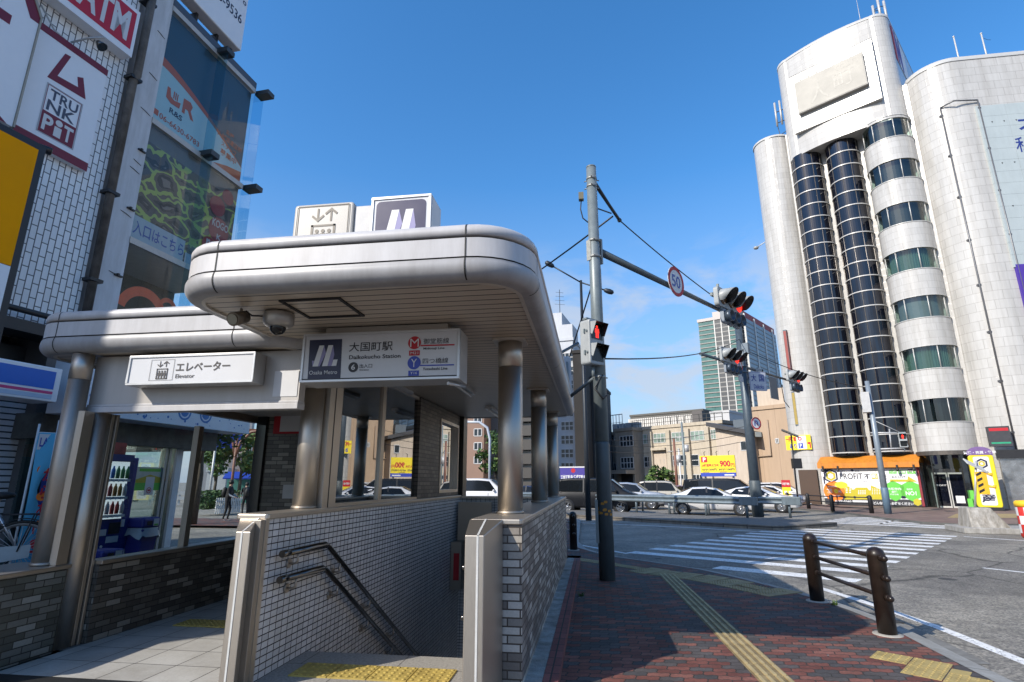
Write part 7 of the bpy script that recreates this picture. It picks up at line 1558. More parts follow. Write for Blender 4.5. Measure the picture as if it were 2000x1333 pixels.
def person(label, q, face, h=1.69, pose=0):
    T = thing('person', label, 'person', tuple(q)); f = V(face).normalized(); s_ = V((-f.y, f.x, 0)); up = V((0, 0, 1)); k = h/1.7
    def P(a, b, c): return q + f*a*k + s_*b*k + up*c*k
    me = bpy.data.meshes.new('body'); vs_ = []; es = []; rr = []
    def add(p, r, par=None):
        vs_.append(p); rr.append(r*k)
        if par is not None: es.append((par, len(vs_)-1))
        return len(vs_)-1
    pel = add(P(0, 0, .92), .135); ch = add(P(.03, 0, 1.15), .13, pel); sh_ = add(P(.05, 0, 1.36), .145, ch); nk = add(P(.06, 0, 1.46), .055, sh_); hd_ = add(P(.08, 0, 1.54), .085, nk); ht = add(P(.075, 0, 1.64), .075, hd_)
    hands = []
    for sg in (-1, 1):
        hp_ = add(P(0, sg*.09, .86), .095, pel); kn = add(P(.06+.04*sg, sg*.10, .48), .06, hp_); an = add(P(-.03+.05*sg, sg*.10, .09), .042, kn); add(P(.12+.05*sg, sg*.11, .035), .04, an)
        s1_ = add(P(.05, sg*.19, 1.35), .062, sh_); el = add(P(.10, sg*.23, 1.08), .045, s1_); wr = add(P(.30, sg*.17, .98), .032, el); hn_ = add(P(.37, sg*.15, .965), .03, wr); hands.append(hn_)
    me.from_pydata([BASE[T.name].inverted() @ v for v in vs_], es, []); me.update(); o = bpy.data.objects.new('body', me); COL.objects.link(o); o.parent = T; BASE[o.name] = BASE[T.name]
    sk = o.modifiers.new('skin', 'SKIN'); lay = me.skin_vertices[0].data
    for i, r_ in enumerate(rr): lay[i].radius = (r_, r_)
    lay[pel].use_root = True; ss = o.modifiers.new('sub', 'SUBSURF'); ss.levels = 1; ss.render_levels = 1
    bpy.context.view_layer.update(); dg = bpy.context.evaluated_depsgraph_get(); m2_ = bpy.data.meshes.new_from_object(o.evaluated_get(dg)); o.modifiers.clear(); o.data = m2_
    for p_ in m2_.polygons: p_.use_smooth = True
    CL = mat('dark clothing', (.012, .012, .016), .8); SK = mat('skin', (.42, .26, .19), .6); SL_ = mat('white sleeves', (.62, .64, .68), .7); SHO = mat('pale shoes', (.5, .45, .48), .6)
    m2_.materials.clear()
    for mm in (CL, SK, SL_, SHO): m2_.materials.append(mm)
    inv = BASE[T.name]
    for p_ in m2_.polygons:
        w = inv @ p_.center - q; a = w.dot(f)/k; z_ = w.z/k
        p_.material_index = 1 if (z_ > 1.44 or (a > .32 and .85 < z_ < 1.1)) else 2 if (a > .12 and .9 < z_ < 1.12 and abs(w.dot(s_))/k > .12) else 3 if z_ < .07 else 0
    m = MB(); m.ball(P(.055, 0, 1.60), .105*k, 14, (1, 1, 1.05)); hr = m.build('hair', mat('black hair', (.012, .010, .009), .6), T)
    fc = Fr(P(.165, 0, 1.55), s_, (0, 0, 1)); m = MB()
    for sg in (-1, 1): m.ball(P(.158, sg*.032, 1.565), .010*k, 6)
    m.build('eyes', BLACK, T); m = MB(); m.ball(P(.175, 0, 1.535), .016*k, 6); m.build('nose', SK, T)
    m = MB(); m.ball(P(-.17, 0, 1.18), .2*k, 12, (.6, .75, 1.15)); m.build('backpack', mat('black backpack', (.015, .015, .017), .6), T)
    for sg, hn_ in zip((-1, 1), hands):
        m = MB(); c = vs_[hn_]
        for j, (dy, ln) in enumerate(((-.024, .06), (-.008, .072), (.008, .068), (.024, .055))): m.tube([c + s_*dy*k, c + s_*dy*k + f*ln*.6*k - up*.012*k, c + s_*dy*k + f*ln*k - up*.03*k], .0085*k, 6)
        m.tube([c + s_*-sg*.02*k, c + s_*-sg*.05*k + f*.03*k], .009*k, 6); m.build('fingers', SK, T)
    return T
person('person in black with white sleeves and a backpack waiting in the side street', V((-15.56, 22.56, 0)), V((.85, .2, 0)))
person('second person half hidden by the dark wall strip in the side street', far(484, 32), V((-.6, .6, 0)), 1.6)
def slab_building(label, x0, x1, ytop, D, ud, depth, m_, wins=None, wmat=None, name='building', zbase=0, top=None):
    """a building whose front runs along direction ud (degrees from +Y, to the right), its front passing through the photo columns x0..x1 at distance D"""
    xm = (x0+x1)/2; c = far(xm, D); F = Fr(c, uv(ud)); a0 = F.px(x0, 930)[0]; a1 = F.px(x1, 930)[0]; zt = F.px(xm, ytop)[1]
    T = thing(name, label, 'building', tuple(F.p((a0+a1)/2, 0)), -R(ud)+math.pi/2 if False else 0); m = MB(); m.fbox(F, a0, a1, -.2, zt, -depth, 0); m.build('wall', m_, T)
    m = MB(); m.fbox(F, a0-.1, a1+.1, zt, zt+.35, -depth-.1, .12); m.build('parapet', m_, T)
    for r_ in (wins or []):
        add_window(T, F, r_, wmat)
    return T, F, a0, a1, zt
WGL = mat('dark window glass', (.03, .04, .05), .08, 0, .5, 1.5); WFR = mat('pale window frame', (.55, .55, .55), .4)
def add_window(T, F, r_, wm=None, bars=2, fr=.07, hz=0):
    x0, y0, x1, y1 = r_; xm = (x0+x1)/2; ym = (y0+y1)/2; a0 = F.px(x0, ym)[0]; a1 = F.px(x1, ym)[0]; b1 = F.px(xm, y0)[1]; b0 = F.px(xm, y1)[1]; window(T, F, a0, a1, b0, b1, wm, bars, fr, hz)
def window(T, F, a0, a1, b0, b1, wm=None, bars=2, fr=.07, hz=0):
    m = MB(); m.fbox(F, a0, a1, b0, b1, -.12, .02); o = m.build('window', wm or WGL, T); m = MB()
    for i in range(bars+1): a = a0+(a1-a0)*i/bars; m.fbox(F, a-fr/2, a+fr/2, b0, b1, .0, .06)
    for i in range(hz+2): b = b0+(b1-b0)*i/(hz+1); m.fbox(F, a0+fr/2, a1-fr/2, b-fr/2, b+fr/2, .0, .05)
    m.build('frame', WFR, o)
# blocks at the end of the side street
T, F, a0, a1, zt = slab_building('beige balconied block far down the side street', 428, 456, 800, 75, 60, 12, mat('beige render', (.30, .25, .20), .7, 0, .08))
for k in range(6): m = MB(); m.fbox(F, a0+.5, a1-.3, 3+3*k, 4.3+3*k, .03, .8); m.build('balcony', mat('dark balcony', (.06, .055, .05), .6), T)
T, F, a0, a1, zt = slab_building('grey white block with a red sign down the side street', 456, 481, 790, 70, 58, 12, mat('grey white render', (.42, .42, .43), .7, 0, .08), [(470, 800, 477, 815), (468, 830, 475, 845), (466, 860, 473, 875)]); m = MB(); m.fbox(F, a0+.6, a0+1.6, 9, 16, .05, .3); m.build('red_sign', REDS, T)
slab_building('orange brown block down the side street', 478, 500, 845, 62, 55, 12, mat('orange brown tile', (.30, .11, .05), .7, 0, .1), [(484, 870, 492, 885), (482, 900, 490, 915)])
slab_building('low white house down the side street', 404, 442, 922, 55, 62, 8, mat('white render', (.5, .5, .5), .7, 0, .08)); slab_building('grey hoarding behind the small trees', 395, 470, 893, 66, 62, 3, mat('grey hoarding', (.26, .27, .29), .7, 0, .05))
T = thing('blue_awning_stall', 'small stall with a blue awning down the side street', 'stall', tuple(far(476, 50))); q = far(476, 50); Fb = mesh_fr(q, -V((q.x, q.y, 0))); m = MB(); P = [Fb.p(-1.3, 2.4, 0), Fb.p(1.3, 2.4, 0), Fb.p(1.5, 1.9, 1), Fb.p(-1.5, 1.9, 1)]; m.add(P + [p-V((0, 0, .08)) for p in P], [(0, 1, 2, 3), (7, 6, 5, 4), (0, 1, 5, 4), (1, 2, 6, 5), (2, 3, 7, 6), (3, 0, 4, 7)]); m.build('awning', BLUES, T); m = MB(); m.fbox(Fb, -1.2, 1.2, 0, 2.3, -1, -.1); m.build('counter', mat('teal stall', (.10, .30, .26), .6), T)

# weeds in the kerb joints
rnd = random.Random(9)
for k, (x, y) in enumerate(((1724, 1238), (1630, 1182), (1136, 1165))):
    q = atZ(x, y, 0); m = MB()
    for i in range(26):
        a = rnd.uniform(0, 6.28); L_ = rnd.uniform(.02, .06); c = q + V((rnd.uniform(-.03, .03), rnd.uniform(-.03, .03), 0)); t = c + V((math.cos(a)*L_*.7, math.sin(a)*L_*.7, L_)); d = V((-math.sin(a), math.cos(a), 0))*.007
        m.poly([c-d, c+d, t+d*.5, t-d*.5])
    tag(m.build('weed', LEAF[k % 2], fix=False), ('small green weed at the foot of the near bollard', 'small green weed in the kerb by the far bollard', 'small green weed at the foot of the brick edging')[k], 'weed')

# =================================================================== buildings beyond the road
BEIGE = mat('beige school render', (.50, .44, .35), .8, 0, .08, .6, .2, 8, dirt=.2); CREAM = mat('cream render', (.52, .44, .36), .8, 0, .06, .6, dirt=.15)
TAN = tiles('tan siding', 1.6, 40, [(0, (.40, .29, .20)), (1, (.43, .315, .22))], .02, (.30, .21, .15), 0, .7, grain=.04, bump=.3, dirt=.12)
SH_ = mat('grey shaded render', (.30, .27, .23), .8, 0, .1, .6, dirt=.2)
UD = 132
T, F, a0, a1, zt = slab_building('beige three storey school building with rows of white framed windows', 1238, 1420, 834, 64, UD, 10, BEIGE)
def zpx(x, y): return 1060+x*.27, 740+y*.27
for x0, x1 in ((678, 780), (803, 908), (935, 1048), (1072, 1195), (1218, 1290)):
    ya = 405-(x0-678)*.068; p0 = zpx(x0, ya); p1 = zpx(x1, ya+66); add_window(T, F, (p0[0], p0[1], p1[0], p1[1]), mat('pale curtain glass', (.24, .32, .28), .15, 0, .5, 1.2), 4, .06, 1)
for x0, x1, y0, y1 in ((686, 788, 566, 640), (945, 1058, 553, 630), (1080, 1130, 550, 630), (855, 880, 580, 612)):
    p0 = zpx(x0, y0); p1 = zpx(x1, y1); add_window(T, F, (*p0, *p1), None, 4 if x1-x0 > 60 else 1, .06, 1)
for x0, x1 in ((690, 775), (950, 1058), (1090, 1160), (860, 886)): p0 = zpx(x0, 694); p1 = zpx(x1, 728); add_window(T, F, (*p0, *p1), None, 3, .06)
for x in (658, 790, 920, 1060, 1205): a = F.px(*zpx(x, 500))[0]; m = MB(); m.fbox(F, a-.25, a+.25, 0, zt-.3, .02, .35); m.build('pilaster', BEIGE, T)
for x, y in ((801, 515), (908, 508)): pass
p0 = F.px(*zpx(803, 515)); p1 = F.px(*zpx(905, 508)); m = MB(); m.fbox(F, p0[0], p1[0], p0[1]-.1, p0[1]+.15, .04, .6); m.build('ledge', BEIGE, T)
p0 = F.px(*zpx(803, 540)); p1 = F.px(*zpx(905, 690)); m = MB(); m.fbox(F, p0[0], p1[0], p1[1], p0[1], .02, .06); m.build('pale_patch', CREAM, T)
m = MB()
for i in range(14): a = a0+(a1-a0)*i/13; m.fbox(F, a-.03, a+.03, zt+.35, zt+1.2, -.2, -.14)
m.fbox(F, a0, a1, zt+1.15, zt+1.2, -.2, -.14); m.fbox(F, a0, a1, zt+.7, zt+.74, -.2, -.14); m.build('roof_railing', mat('dark railing', (.05, .05, .05), .5), T)
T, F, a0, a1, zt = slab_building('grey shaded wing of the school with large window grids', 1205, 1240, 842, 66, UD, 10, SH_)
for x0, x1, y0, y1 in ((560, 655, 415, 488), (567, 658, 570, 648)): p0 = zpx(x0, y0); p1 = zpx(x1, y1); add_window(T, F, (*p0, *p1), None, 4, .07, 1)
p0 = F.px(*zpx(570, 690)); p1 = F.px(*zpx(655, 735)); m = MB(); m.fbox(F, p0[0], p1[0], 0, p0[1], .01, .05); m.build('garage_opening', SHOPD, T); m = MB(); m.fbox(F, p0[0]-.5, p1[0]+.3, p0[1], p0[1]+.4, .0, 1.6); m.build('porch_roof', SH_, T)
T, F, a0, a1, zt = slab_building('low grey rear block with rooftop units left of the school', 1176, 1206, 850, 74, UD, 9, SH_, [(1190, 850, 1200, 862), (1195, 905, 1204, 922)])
m = MB()
for i in range(4): m.fbox(F, a0+.4+i*1.1, a0+1.2+i*1.1, zt+.35, zt+1.6, -3, -2); 
m.build('roof_unit', mat('roof unit', (.35, .36, .37), .5), T)
m = MB()
for i in range(10): a = a0-1+(a1-a0+2)*i/9; m.fbox(F, a-.03, a+.03, zt+.35, zt+2.6, -.3, -.24)
m.fbox(F, a0-1, a1+1, zt+2.5, zt+2.6, -.3, -.24); m.fbox(F, a0-1, a1+1, zt+1.5, zt+1.55, -.3, -.24); m.build('rooftop_frame', RINGM, T)
# cream gabled hall
c = far(1430, 58); F = Fr(c, uv(UD)); T = thing('gabled_hall', 'cream hall with a single sloping dark roof edge behind the parking board', 'building', tuple(c)); X = lambda x, y: F.px(x, y)
o_ = [(X(1405, 930)[0], -.2), (X(1472, 930)[0], -.2), X(1472, 851), X(1405, 832)]; m = MB(); m.prism(F, [(o_[0][0], -.2), (o_[1][0], -.2), (o_[1][0], o_[2][1]), (o_[0][0], o_[3][1])], -9, 0); m.build('wall', CREAM, T)
m = MB(); P = [(o_[0][0]-.6, o_[3][1]), (o_[1][0]+.6, o_[2][1]), (o_[1][0]+.6, o_[2][1]+.35), (o_[0][0]-.6, o_[3][1]+.4)]; m.prism(F, P, -9.5, .6); m.build('roof', mat('dark slate roof', (.05, .05, .055), .5), T)
window(T, F, *X(1447, 870)[:1], X(1458, 870)[0], X(1452, 880)[1], X(1452, 863)[1], None, 1)
T, F, a0, a1, zt = slab_building('windowless tan clad building beside the white tower', 1472, 1620, 795, 57, UD, 14, TAN, [(1515, 857, 1521, 866)])
m = MB(); x = F.px(1505, 870)[0]; m.tube([F.p(x, zt-1, .1), F.p(x, 4.0, .1), F.p(x-2.3, 3.9, .1)], .07, 6); m.build('conduit', mat('tan conduit', (.36, .27, .2), .6), T)
m = MB(); m.fbox(F, a0+.2, a0+3.0, zt+.35, zt+2.2, -6, -2); m.fbox(F, a0+5, a0+6, zt+.35, zt+3, -5, -3.5); m.build('roof_plant', CREAM, T)
T = thing('wall_lamp_box', 'dark blue utility box hanging on the cream hall corner', 'utility box', tuple(F.p(a0, 5))); m = MB(); m.fbox(F, a0-1.2, a0+.0, 5.3, 7.5, .05, .6); m.build('box', mat('blue grey sign box', (.10, .125, .15)), T)
# long grey office with vertical fins
T, F, a0, a1, zt = slab_building('long grey office block with rows of white vertical fins', 1237, 1384, 808, 105, UD-9, 14, mat('grey office wall', (.10, .095, .085), .7, 0, .1, .5))
for k in range(3):
    z0 = zt-2.9-3.4*k; m = MB(); m.fbox(F, a0, a1-1.8, z0, z0+1.9, -.1, .03); m.build('window_strip', WGL, T)
    for i in range(30): a = a0+(a1-2-a0)*i/29; m = MB(); m.fbox(F, a-.16, a+.16, z0-.5, z0+2.4, .03, .5); m.build('fin', mat('white fin', (.60, .57, .52), .6), T)
m = MB(); m.fbox(F, a1-1.8, a1+.02, -.2, zt, .02, .6); m.build('end_wall', mat('dark end wall', (.11, .10, .095), .7), T)
# apartment tower
ct = far(1482, 168); uL = uv(118); uRt = uv(118-90+6)
FL_ = Fr(ct, uL); FR2 = Fr(ct, uv(34)); aL = FL_.px(1381, 780)[0]; aR = FR2.px(1524, 780)[0]; zt = FL_.px(1478, 615)[1]
T = thing('apartment_tower', 'tall apartment tower with green glass balconies and a dark blue side', 'apartment tower', tuple(ct)); pl_ = [ct, FL_.p(aL, 0), FL_.p(aL, 0)+V(uv(34))*aR, FR2.p(aR, 0)]
AW_ = mat('apartment wall', (.27, .245, .215), .7, 0, .15, .3); m = MB(); m.wall([(p.x, p.y) for p in pl_[::-1]], -1, zt, True); m.poly([(p.x, p.y, zt) for p in pl_]); m.build('core', AW_, T)
m = MB(); F3 = FR2; rect(m, F3, 0, aR, -1, zt, .05); m.build('blue_side', mat('dark blue cladding', (.085, .11, .19), .5, 0, .2, .4), T)
nf_ = 35; fh = (zt-1)/nf_; GRL = mat('green balcony glass', (.075, .17, .155), .25, 0, .25, .6); SLB = mat('balcony slab', (.27, .26, .24), .6)
for k in range(nf_):
    z0 = zt - fh*(k+1); m = MB(); m.fbox(FL_, aL-.2, .25, z0-.05, z0+.25, .02, 1.7); m.fbox(FR2, -.2, aR, z0-.05, z0+.2, .05, .9); bo = m.build('balcony', SLB, T)
    m = MB(); m.fbox(FL_, aL-.15, aL*.62, z0+.25, z0+1.15, 1.6, 1.68); m.fbox(FL_, aL*.28, .2, z0+.25, z0+1.15, 1.6, 1.68); m.build('glass_rail', GRL, bo)
    m = MB(); m.fbox(FL_, aL*.62, aL*.28, z0+.25, z0+1.3, 1.6, 1.68); m.build('dark_rail', mat('dark balcony rail', (.06, .065, .07), .5), bo)
    m = MB(); m.fbox(FR2, .2, aR, z0+.2, z0+1.2, .85, .9); m.build('blue_rail', mat('blue balcony rail', (.16, .24, .30), .35), bo)
    m = MB()
    for j in range(11): a = aL+(-aL)*(j+.25)/11; m.fbox(FL_, a, a-aL*.045, z0+.3, z0+1.75, .02, .08)
    m.build('window_row', WGL, T)
for a in (aL*.62, aL*.45, aL*.28): m = MB(); m.fbox(FL_, a-.14, a+.14, -1, zt+.4, 1.5, 1.8); m.build('white_pier', RINGM, T)
for i in range(4): a = aR*(i+.0)/3.4; m = MB(); m.fbox(FR2, a-.3, a+.3, -1, zt+1.0, .5, 1.1); m.build('white_pier', RINGM, T)
m = MB(); m.fbox(FR2, -.3, aR, zt, zt+2.0, -4, .6); m.build('red_crown', mat('red crown', (.34, .05, .05), .6), T)
m = MB(); m.fbox(FL_, aL-.4, .4, zt+.0, zt+.9, -.2, 1.9); m.fbox(FL_, aL*.8, aL*.6, zt, zt+4.5, -10, -5); m.build('roof_slab', mat('pale roof slab', (.5, .45, .42), .6), T)
# beige apartment slab behind the mast
T, F, a0, a1, zt = slab_building('beige apartment slab with long balconies behind the far mast', 1436, 1560, 757, 200, UD-8, 12, mat('beige apartment wall', (.42, .38, .31), .7, 0, .1, .3))
for k in range(9): m = MB(); m.fbox(F, a0, a1, zt-3*k-1.6, zt-3*k-.5, .05, 1.3); m.build('balcony', mat('beige balcony', (.47, .43, .35), .7), T); m = MB(); m.fbox(F, a0, a1, zt-3*k-2.9, zt-3*k-1.6, .01, .04); m.build('window_strip', WGL, T)
slab_building('small white rooftop block left of the far mast', 1398, 1436, 806, 98, UD-6, 8, mat('white render', (.5, .5, .5)))
# white office block behind the canopy corner
WOF = mat('white office wall', (.50, .52, .55), .6, 0, .06, .5, dirt=.08)
T, F, a0, a1, zt = slab_building('white office block with three bay windows behind the canopy corner', 1040, 1126, 668, 60, 100, 14, WOF)
for k in range(9):
    y0 = 665+46*k if k else 662
    add_window(T, F, (1096, 690+26.8*k, 1120, 690+26.8*k+17), None, 3, .08, 1)
m = MB(); b = F.px(1098, 600)[1]; x0 = F.px(1065, 640)[0]; x1 = F.px(1090, 640)[0]; m.fbox(F, x0, x1, zt+.35, b, -8, -2); m.build('lift_tower', WOF, T)
m = MB(); m.fbox(F, a1-1.6, a1, zt+.36, zt+1.9, -3, 0); m.build('roof_fin', WOF, T)
m = MB(); q = F.p((x0+x1)/2+.3, b, -3); m.tube([q, q+V((0, 0, 3.2))], .04, 5)
for k in range(4): m.tube([q+V((-.6+.05*k, 0, 1.4+.5*k)), q+V((.6-.05*k, .1, 1.3+.5*k))], .02, 4)
m.build('tv_aerial', AND, T)
T, F, a0, a1, zt = slab_building('dark brown narrow building beside the white office block', 1125, 1146, 690, 58, 100, 14, mat('dark brown cladding', (.018, .016, .015), .8, 0, .15, .5))
T, F, a0, a1, zt = slab_building('dark slate building with a bright poster behind the near signal pole', 1144, 1168, 742, 62, 100, 12, mat('slate cladding', (.035, .038, .042), .8, 0, .15, .5))
m = MB(); p0 = F.px(1139, 740); p1 = F.px(1153, 805); F4_ = F; m.fbox(F, p0[0], p1[0], p1[1], p0[1], .05, .2); o = m.build('poster', mat('poster blue', (.10, .28, .55), .5), T); m = MB(); h = p0[1]-p1[1]; rect(m, F, p0[0], p1[0], p1[1]+.55*h, p1[1]+.8*h, .205); m.build('poster_band', YEW, o); m = MB(); rect(m, F, p0[0]+.1, p1[0]-.1, p1[1]+.1*h, p1[1]+.3*h, .205); m.build('poster_white', WHITE, o)
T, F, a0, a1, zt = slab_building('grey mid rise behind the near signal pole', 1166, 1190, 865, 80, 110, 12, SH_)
# blocks seen through the stairwell opening
T, F, a0, a1, zt = slab_building('brown tiled apartment block seen under the canopy', 885, 944, 660, 62, 96, 14, mat('brown tile', (.24, .15, .11), .6, 0, .08, .6))
for k in range(5): add_window(T, F, (926, 838+27*k-54, 941, 852+27*k-54), None, 2, .08)
for k in range(2): pass
T, F, a0, a1, zt = slab_building('dark grey block with an air unit seen under the canopy', 942, 985, 700, 64, 98, 14, mat('dark grey render', (.10, .105, .115), .7, 0, .1, .6)); add_window(T, F, (946, 842, 954, 855), None, 1)
T, F, a0, a1, zt = slab_building('white apartment block with dark balconies seen under the canopy', 1000, 1048, 660, 56, 98, 14, mat('white render', (.5, .5, .5)))
for k in range(8): add_window(T, F, (1023, 760+27*k, 1041, 774+27*k), None, 2, .06); x = F.px(1032, 775)[0]; z_ = F.px(1032, 779+27*k)[1]; m = MB(); m.fbox(F, a1-3.2, a1-.2, z_-1.0, z_, .1, .9); m.build('balcony', mat('dark balcony', (.06, .055, .05)), T)
tree('bright green tree seen between the steel columns', far(968, 44), 5.6, 2.0, (0, 1), 1300, .17, 12)
q = far(956, 40); T = thing('arched_lamp', 'pale arched street lamp seen under the canopy', 'street lamp', tuple(q)); m = MB(); m.tube([q, q+V((0, 0, 4.6)), q+V((-.2, 0, 5.4)), q+V((-.8, 0, 5.8)), q+V((-2.2, 0, 5.85))], .09, 8); m.build('pole', mat('pale lamp pole', (.42, .46, .52), .4), T); m = MB(); m.ball(q+V((-2.4, 0, 5.82)), .2, 8, (1.6, .7, .5)); m.build('lamp_head', AN, T)
tree('spiky palm like shrub in front of the school', far(1282, 52), 3.0, 1.0, (1, 0), 350, .22, 21, name='shrub', squash=1.0)
tree('small pale spiky shrub in front of the school, the right of two', far(1300, 53), 2.6, .9, (3, 1), 250, .2, 22, name='shrub', squash=1.0)

# parking board, banners and small signs ----------------------------
c = far(1400, 46); F = Fr(c, uv(118)); a0, b1 = F.px(1366, 890); a1, b0 = F.px(1438, 931); b1 = F.px(1402, 890)[1]; b0 = F.px(1402, 931)[1]
T = thing('parking_price_board', 'yellow parking price board reading 900 yen above the parked cars', 'sign board', tuple(F.p((a0+a1)/2, 0))); w = a1-a0; h = b1-b0
m = MB(); m.fbox(F, a0, a1, b0, b1, -.15, 0); m.build('board', YEW, T); m = MB(); rect(m, F, a0, a1, b0, b0+.18*h, .004); o = m.build('blue_band', BLUES, T)
for t in (.1, .9): m = MB(); m.cyl(F.p(a0+w*t, 0, -.25), F.p(a0+w*t, b1, -.25), .08, n=8); m.build('post', AN, T)
m = MB(); rect(m, F, a0+.04*w, a0+.22*w, b0+.68*h, b0+.95*h, .004); write(m, F, '24時間最大料金', a0+.04*w, a0+.54*w, b0+.46*h, b0+.60*h, .004, .03); write(m, F, '900', a0+.57*w, a0+.87*w, b0+.45*h, b0+.75*h, .004, .04); write(m, F, '円', a0+.88*w, a0+.98*w, b0+.44*h, b0+.62*h, .004, .03); m.build('red_lettering', REDS, T)
m = MB(); write(m, F, '60分/200円', a0+.05*w, a0+.47*w, b0+.27*h, b0+.39*h, .004, .03); write(m, F, '60分/100円', a0+.53*w, a0+.97*w, b0+.27*h, b0+.39*h, .004, .03); rect(m, F, a0+.06*w, a0+.25*w, b0+.20*h, b0+.225*h, .004); rect(m, F, a0+.55*w, a0+.75*w, b0+.20*h, b0+.225*h, .004); m.build('black_lettering', INK, T)
m = MB(); write(m, F, 'P', a0+.09*w, a0+.18*w, b0+.71*h, b0+.92*h, .008, .04); rect(m, F, a0+.68*w, a0+.95*w, b0+.04*h, b0+.10*h, .008); m.build('white_lettering', WHITE, T)
m = MB()
for t in (.15, .5, .85): m.tube([F.p(a0+w*t, b1, 0), F.p(a0+w*t, b1+.25, .1), F.p(a0+w*t+.2, b1+.3, .4)], .02, 5)
m.build('lamp_arm', BLACK, T)
c = far(1118, 50); F = Fr(c, uv(100)); a0 = F.px(1094, 930)[0]; a1 = F.px(1146, 930)[0]; b1 = F.px(1118, 914)[1]; b0 = .8; T = thing('purple_banner_board', 'purple estate agent banner board with white lettering beyond the guard rail', 'sign board', tuple(c)); w = a1-a0; h = b1-b0
m = MB(); m.fbox(F, a0, a1, b0, b1, -.1, 0); m.build('board', mat('purple board', (.055, .04, .26), .5, 0, .04), T); m = MB(); m.fbox(F, a0-.05, a1+.05, b1, b1+.1, -.12, .02); m.fbox(F, a0+.3, a0+.4, 0, b0, -.1, 0); m.fbox(F, a1-.4, a1-.3, 0, b0, -.1, 0); write(m, F, '三栄不動産 賃貸不動産', a0+.02*w, a0+.97*w, b0+.42*h, b0+.70*h, .004, .03); rect(m, F, a0+.05*w, a0+.45*w, b0+.15*h, b0+.3*h, .004); rect(m, F, a0+.52*w, a0+.95*w, b0+.15*h, b0+.3*h, .004); m.build('white_lettering', WHITE, T); m = MB(); disc(m, F, a0+.5*w, b1-.12*h, .2, .004, 14); m.build('red_dot', REDS, T)
c = far(1536, 44.5); F = Fr(c, uv(112)); T = thing('parking_tariff_sign', 'narrow red and yellow parking tariff sign by the white cars', 'sign', tuple(c)); a0 = F.px(1527, 950)[0]; a1 = F.px(1544, 950)[0]; b1 = F.px(1536, 938)[1]
m = MB(); m.fbox(F, a0, a1, .1, b1, -.12, 0); m.build('board', YEW, T); m = MB(); rect(m, F, a0, a1, b1*.72, b1, .004); m.build('red_header', REDS, T); m = MB(); write(m, F, '時間貸駐車場', a0+.06, a1-.06, b1*.8, b1*.9, .008, .03); [rect(m, F, a0+.12+.28*i, a0+.3+.28*i, b1*.3+.3*j, b1*.3+.18+.3*j, .006) for i in range(2) for j in range(2)]; m.build('white_print', WHITE, T)
for k, (x, D, h, l) in enumerate(((1340, 50, 6.6, 'grey utility pole with transformer in front of the school'), (1322, 47, 5.0, 'brown ringed pole among the parked cars'))):
    q = far(x, D); T = thing('utility_pole', l, 'utility pole', tuple(q)); m = MB(); m.tube([q, q+V((0, 0, h))], [.13, .09], 9); m.build('pole', POLE if k == 0 else LB_, T); m = MB(); m.cyl(q+V((.25, 0, h*.62)), q+V((.25, 0, h*.62+.6)), .2, n=10); m.build('transformer', AN, T)
    m = MB(); m.tube([q+V((-.5, 0, h*.8)), q+V((.5, 0, h*.8))], .03, 5); m.build('crossbar', AN, T)
q = far(1330, 49); T = thing('white_post', 'slim white post beside the brown ringed pole', 'post', tuple(q)); m = MB(); m.tube([q, q+V((0, 0, 4.2))], .07, 8); m.build('shaft', WHITE, T); m = MB(); m.ball(q+V((0, 0, 4.25)), .1, 8); m.build('cap', AN, T)
for i, (z_, dx) in enumerate(((5.2, 0), (4.6, 1), (5.8, 2))): wire('thin cable strung across the front of the school, number of the bundle above the parking lot' if False else ('thin cable across the school front, the lowest of three', 'thin cable across the school front, the middle of three', 'thin cable across the school front, the top of three')[(1, 0, 2)[i]], far(1190, 58) + V((0, 0, z_)), far(1480, 50) + V((0, 0, z_+.4)), .5, .022)

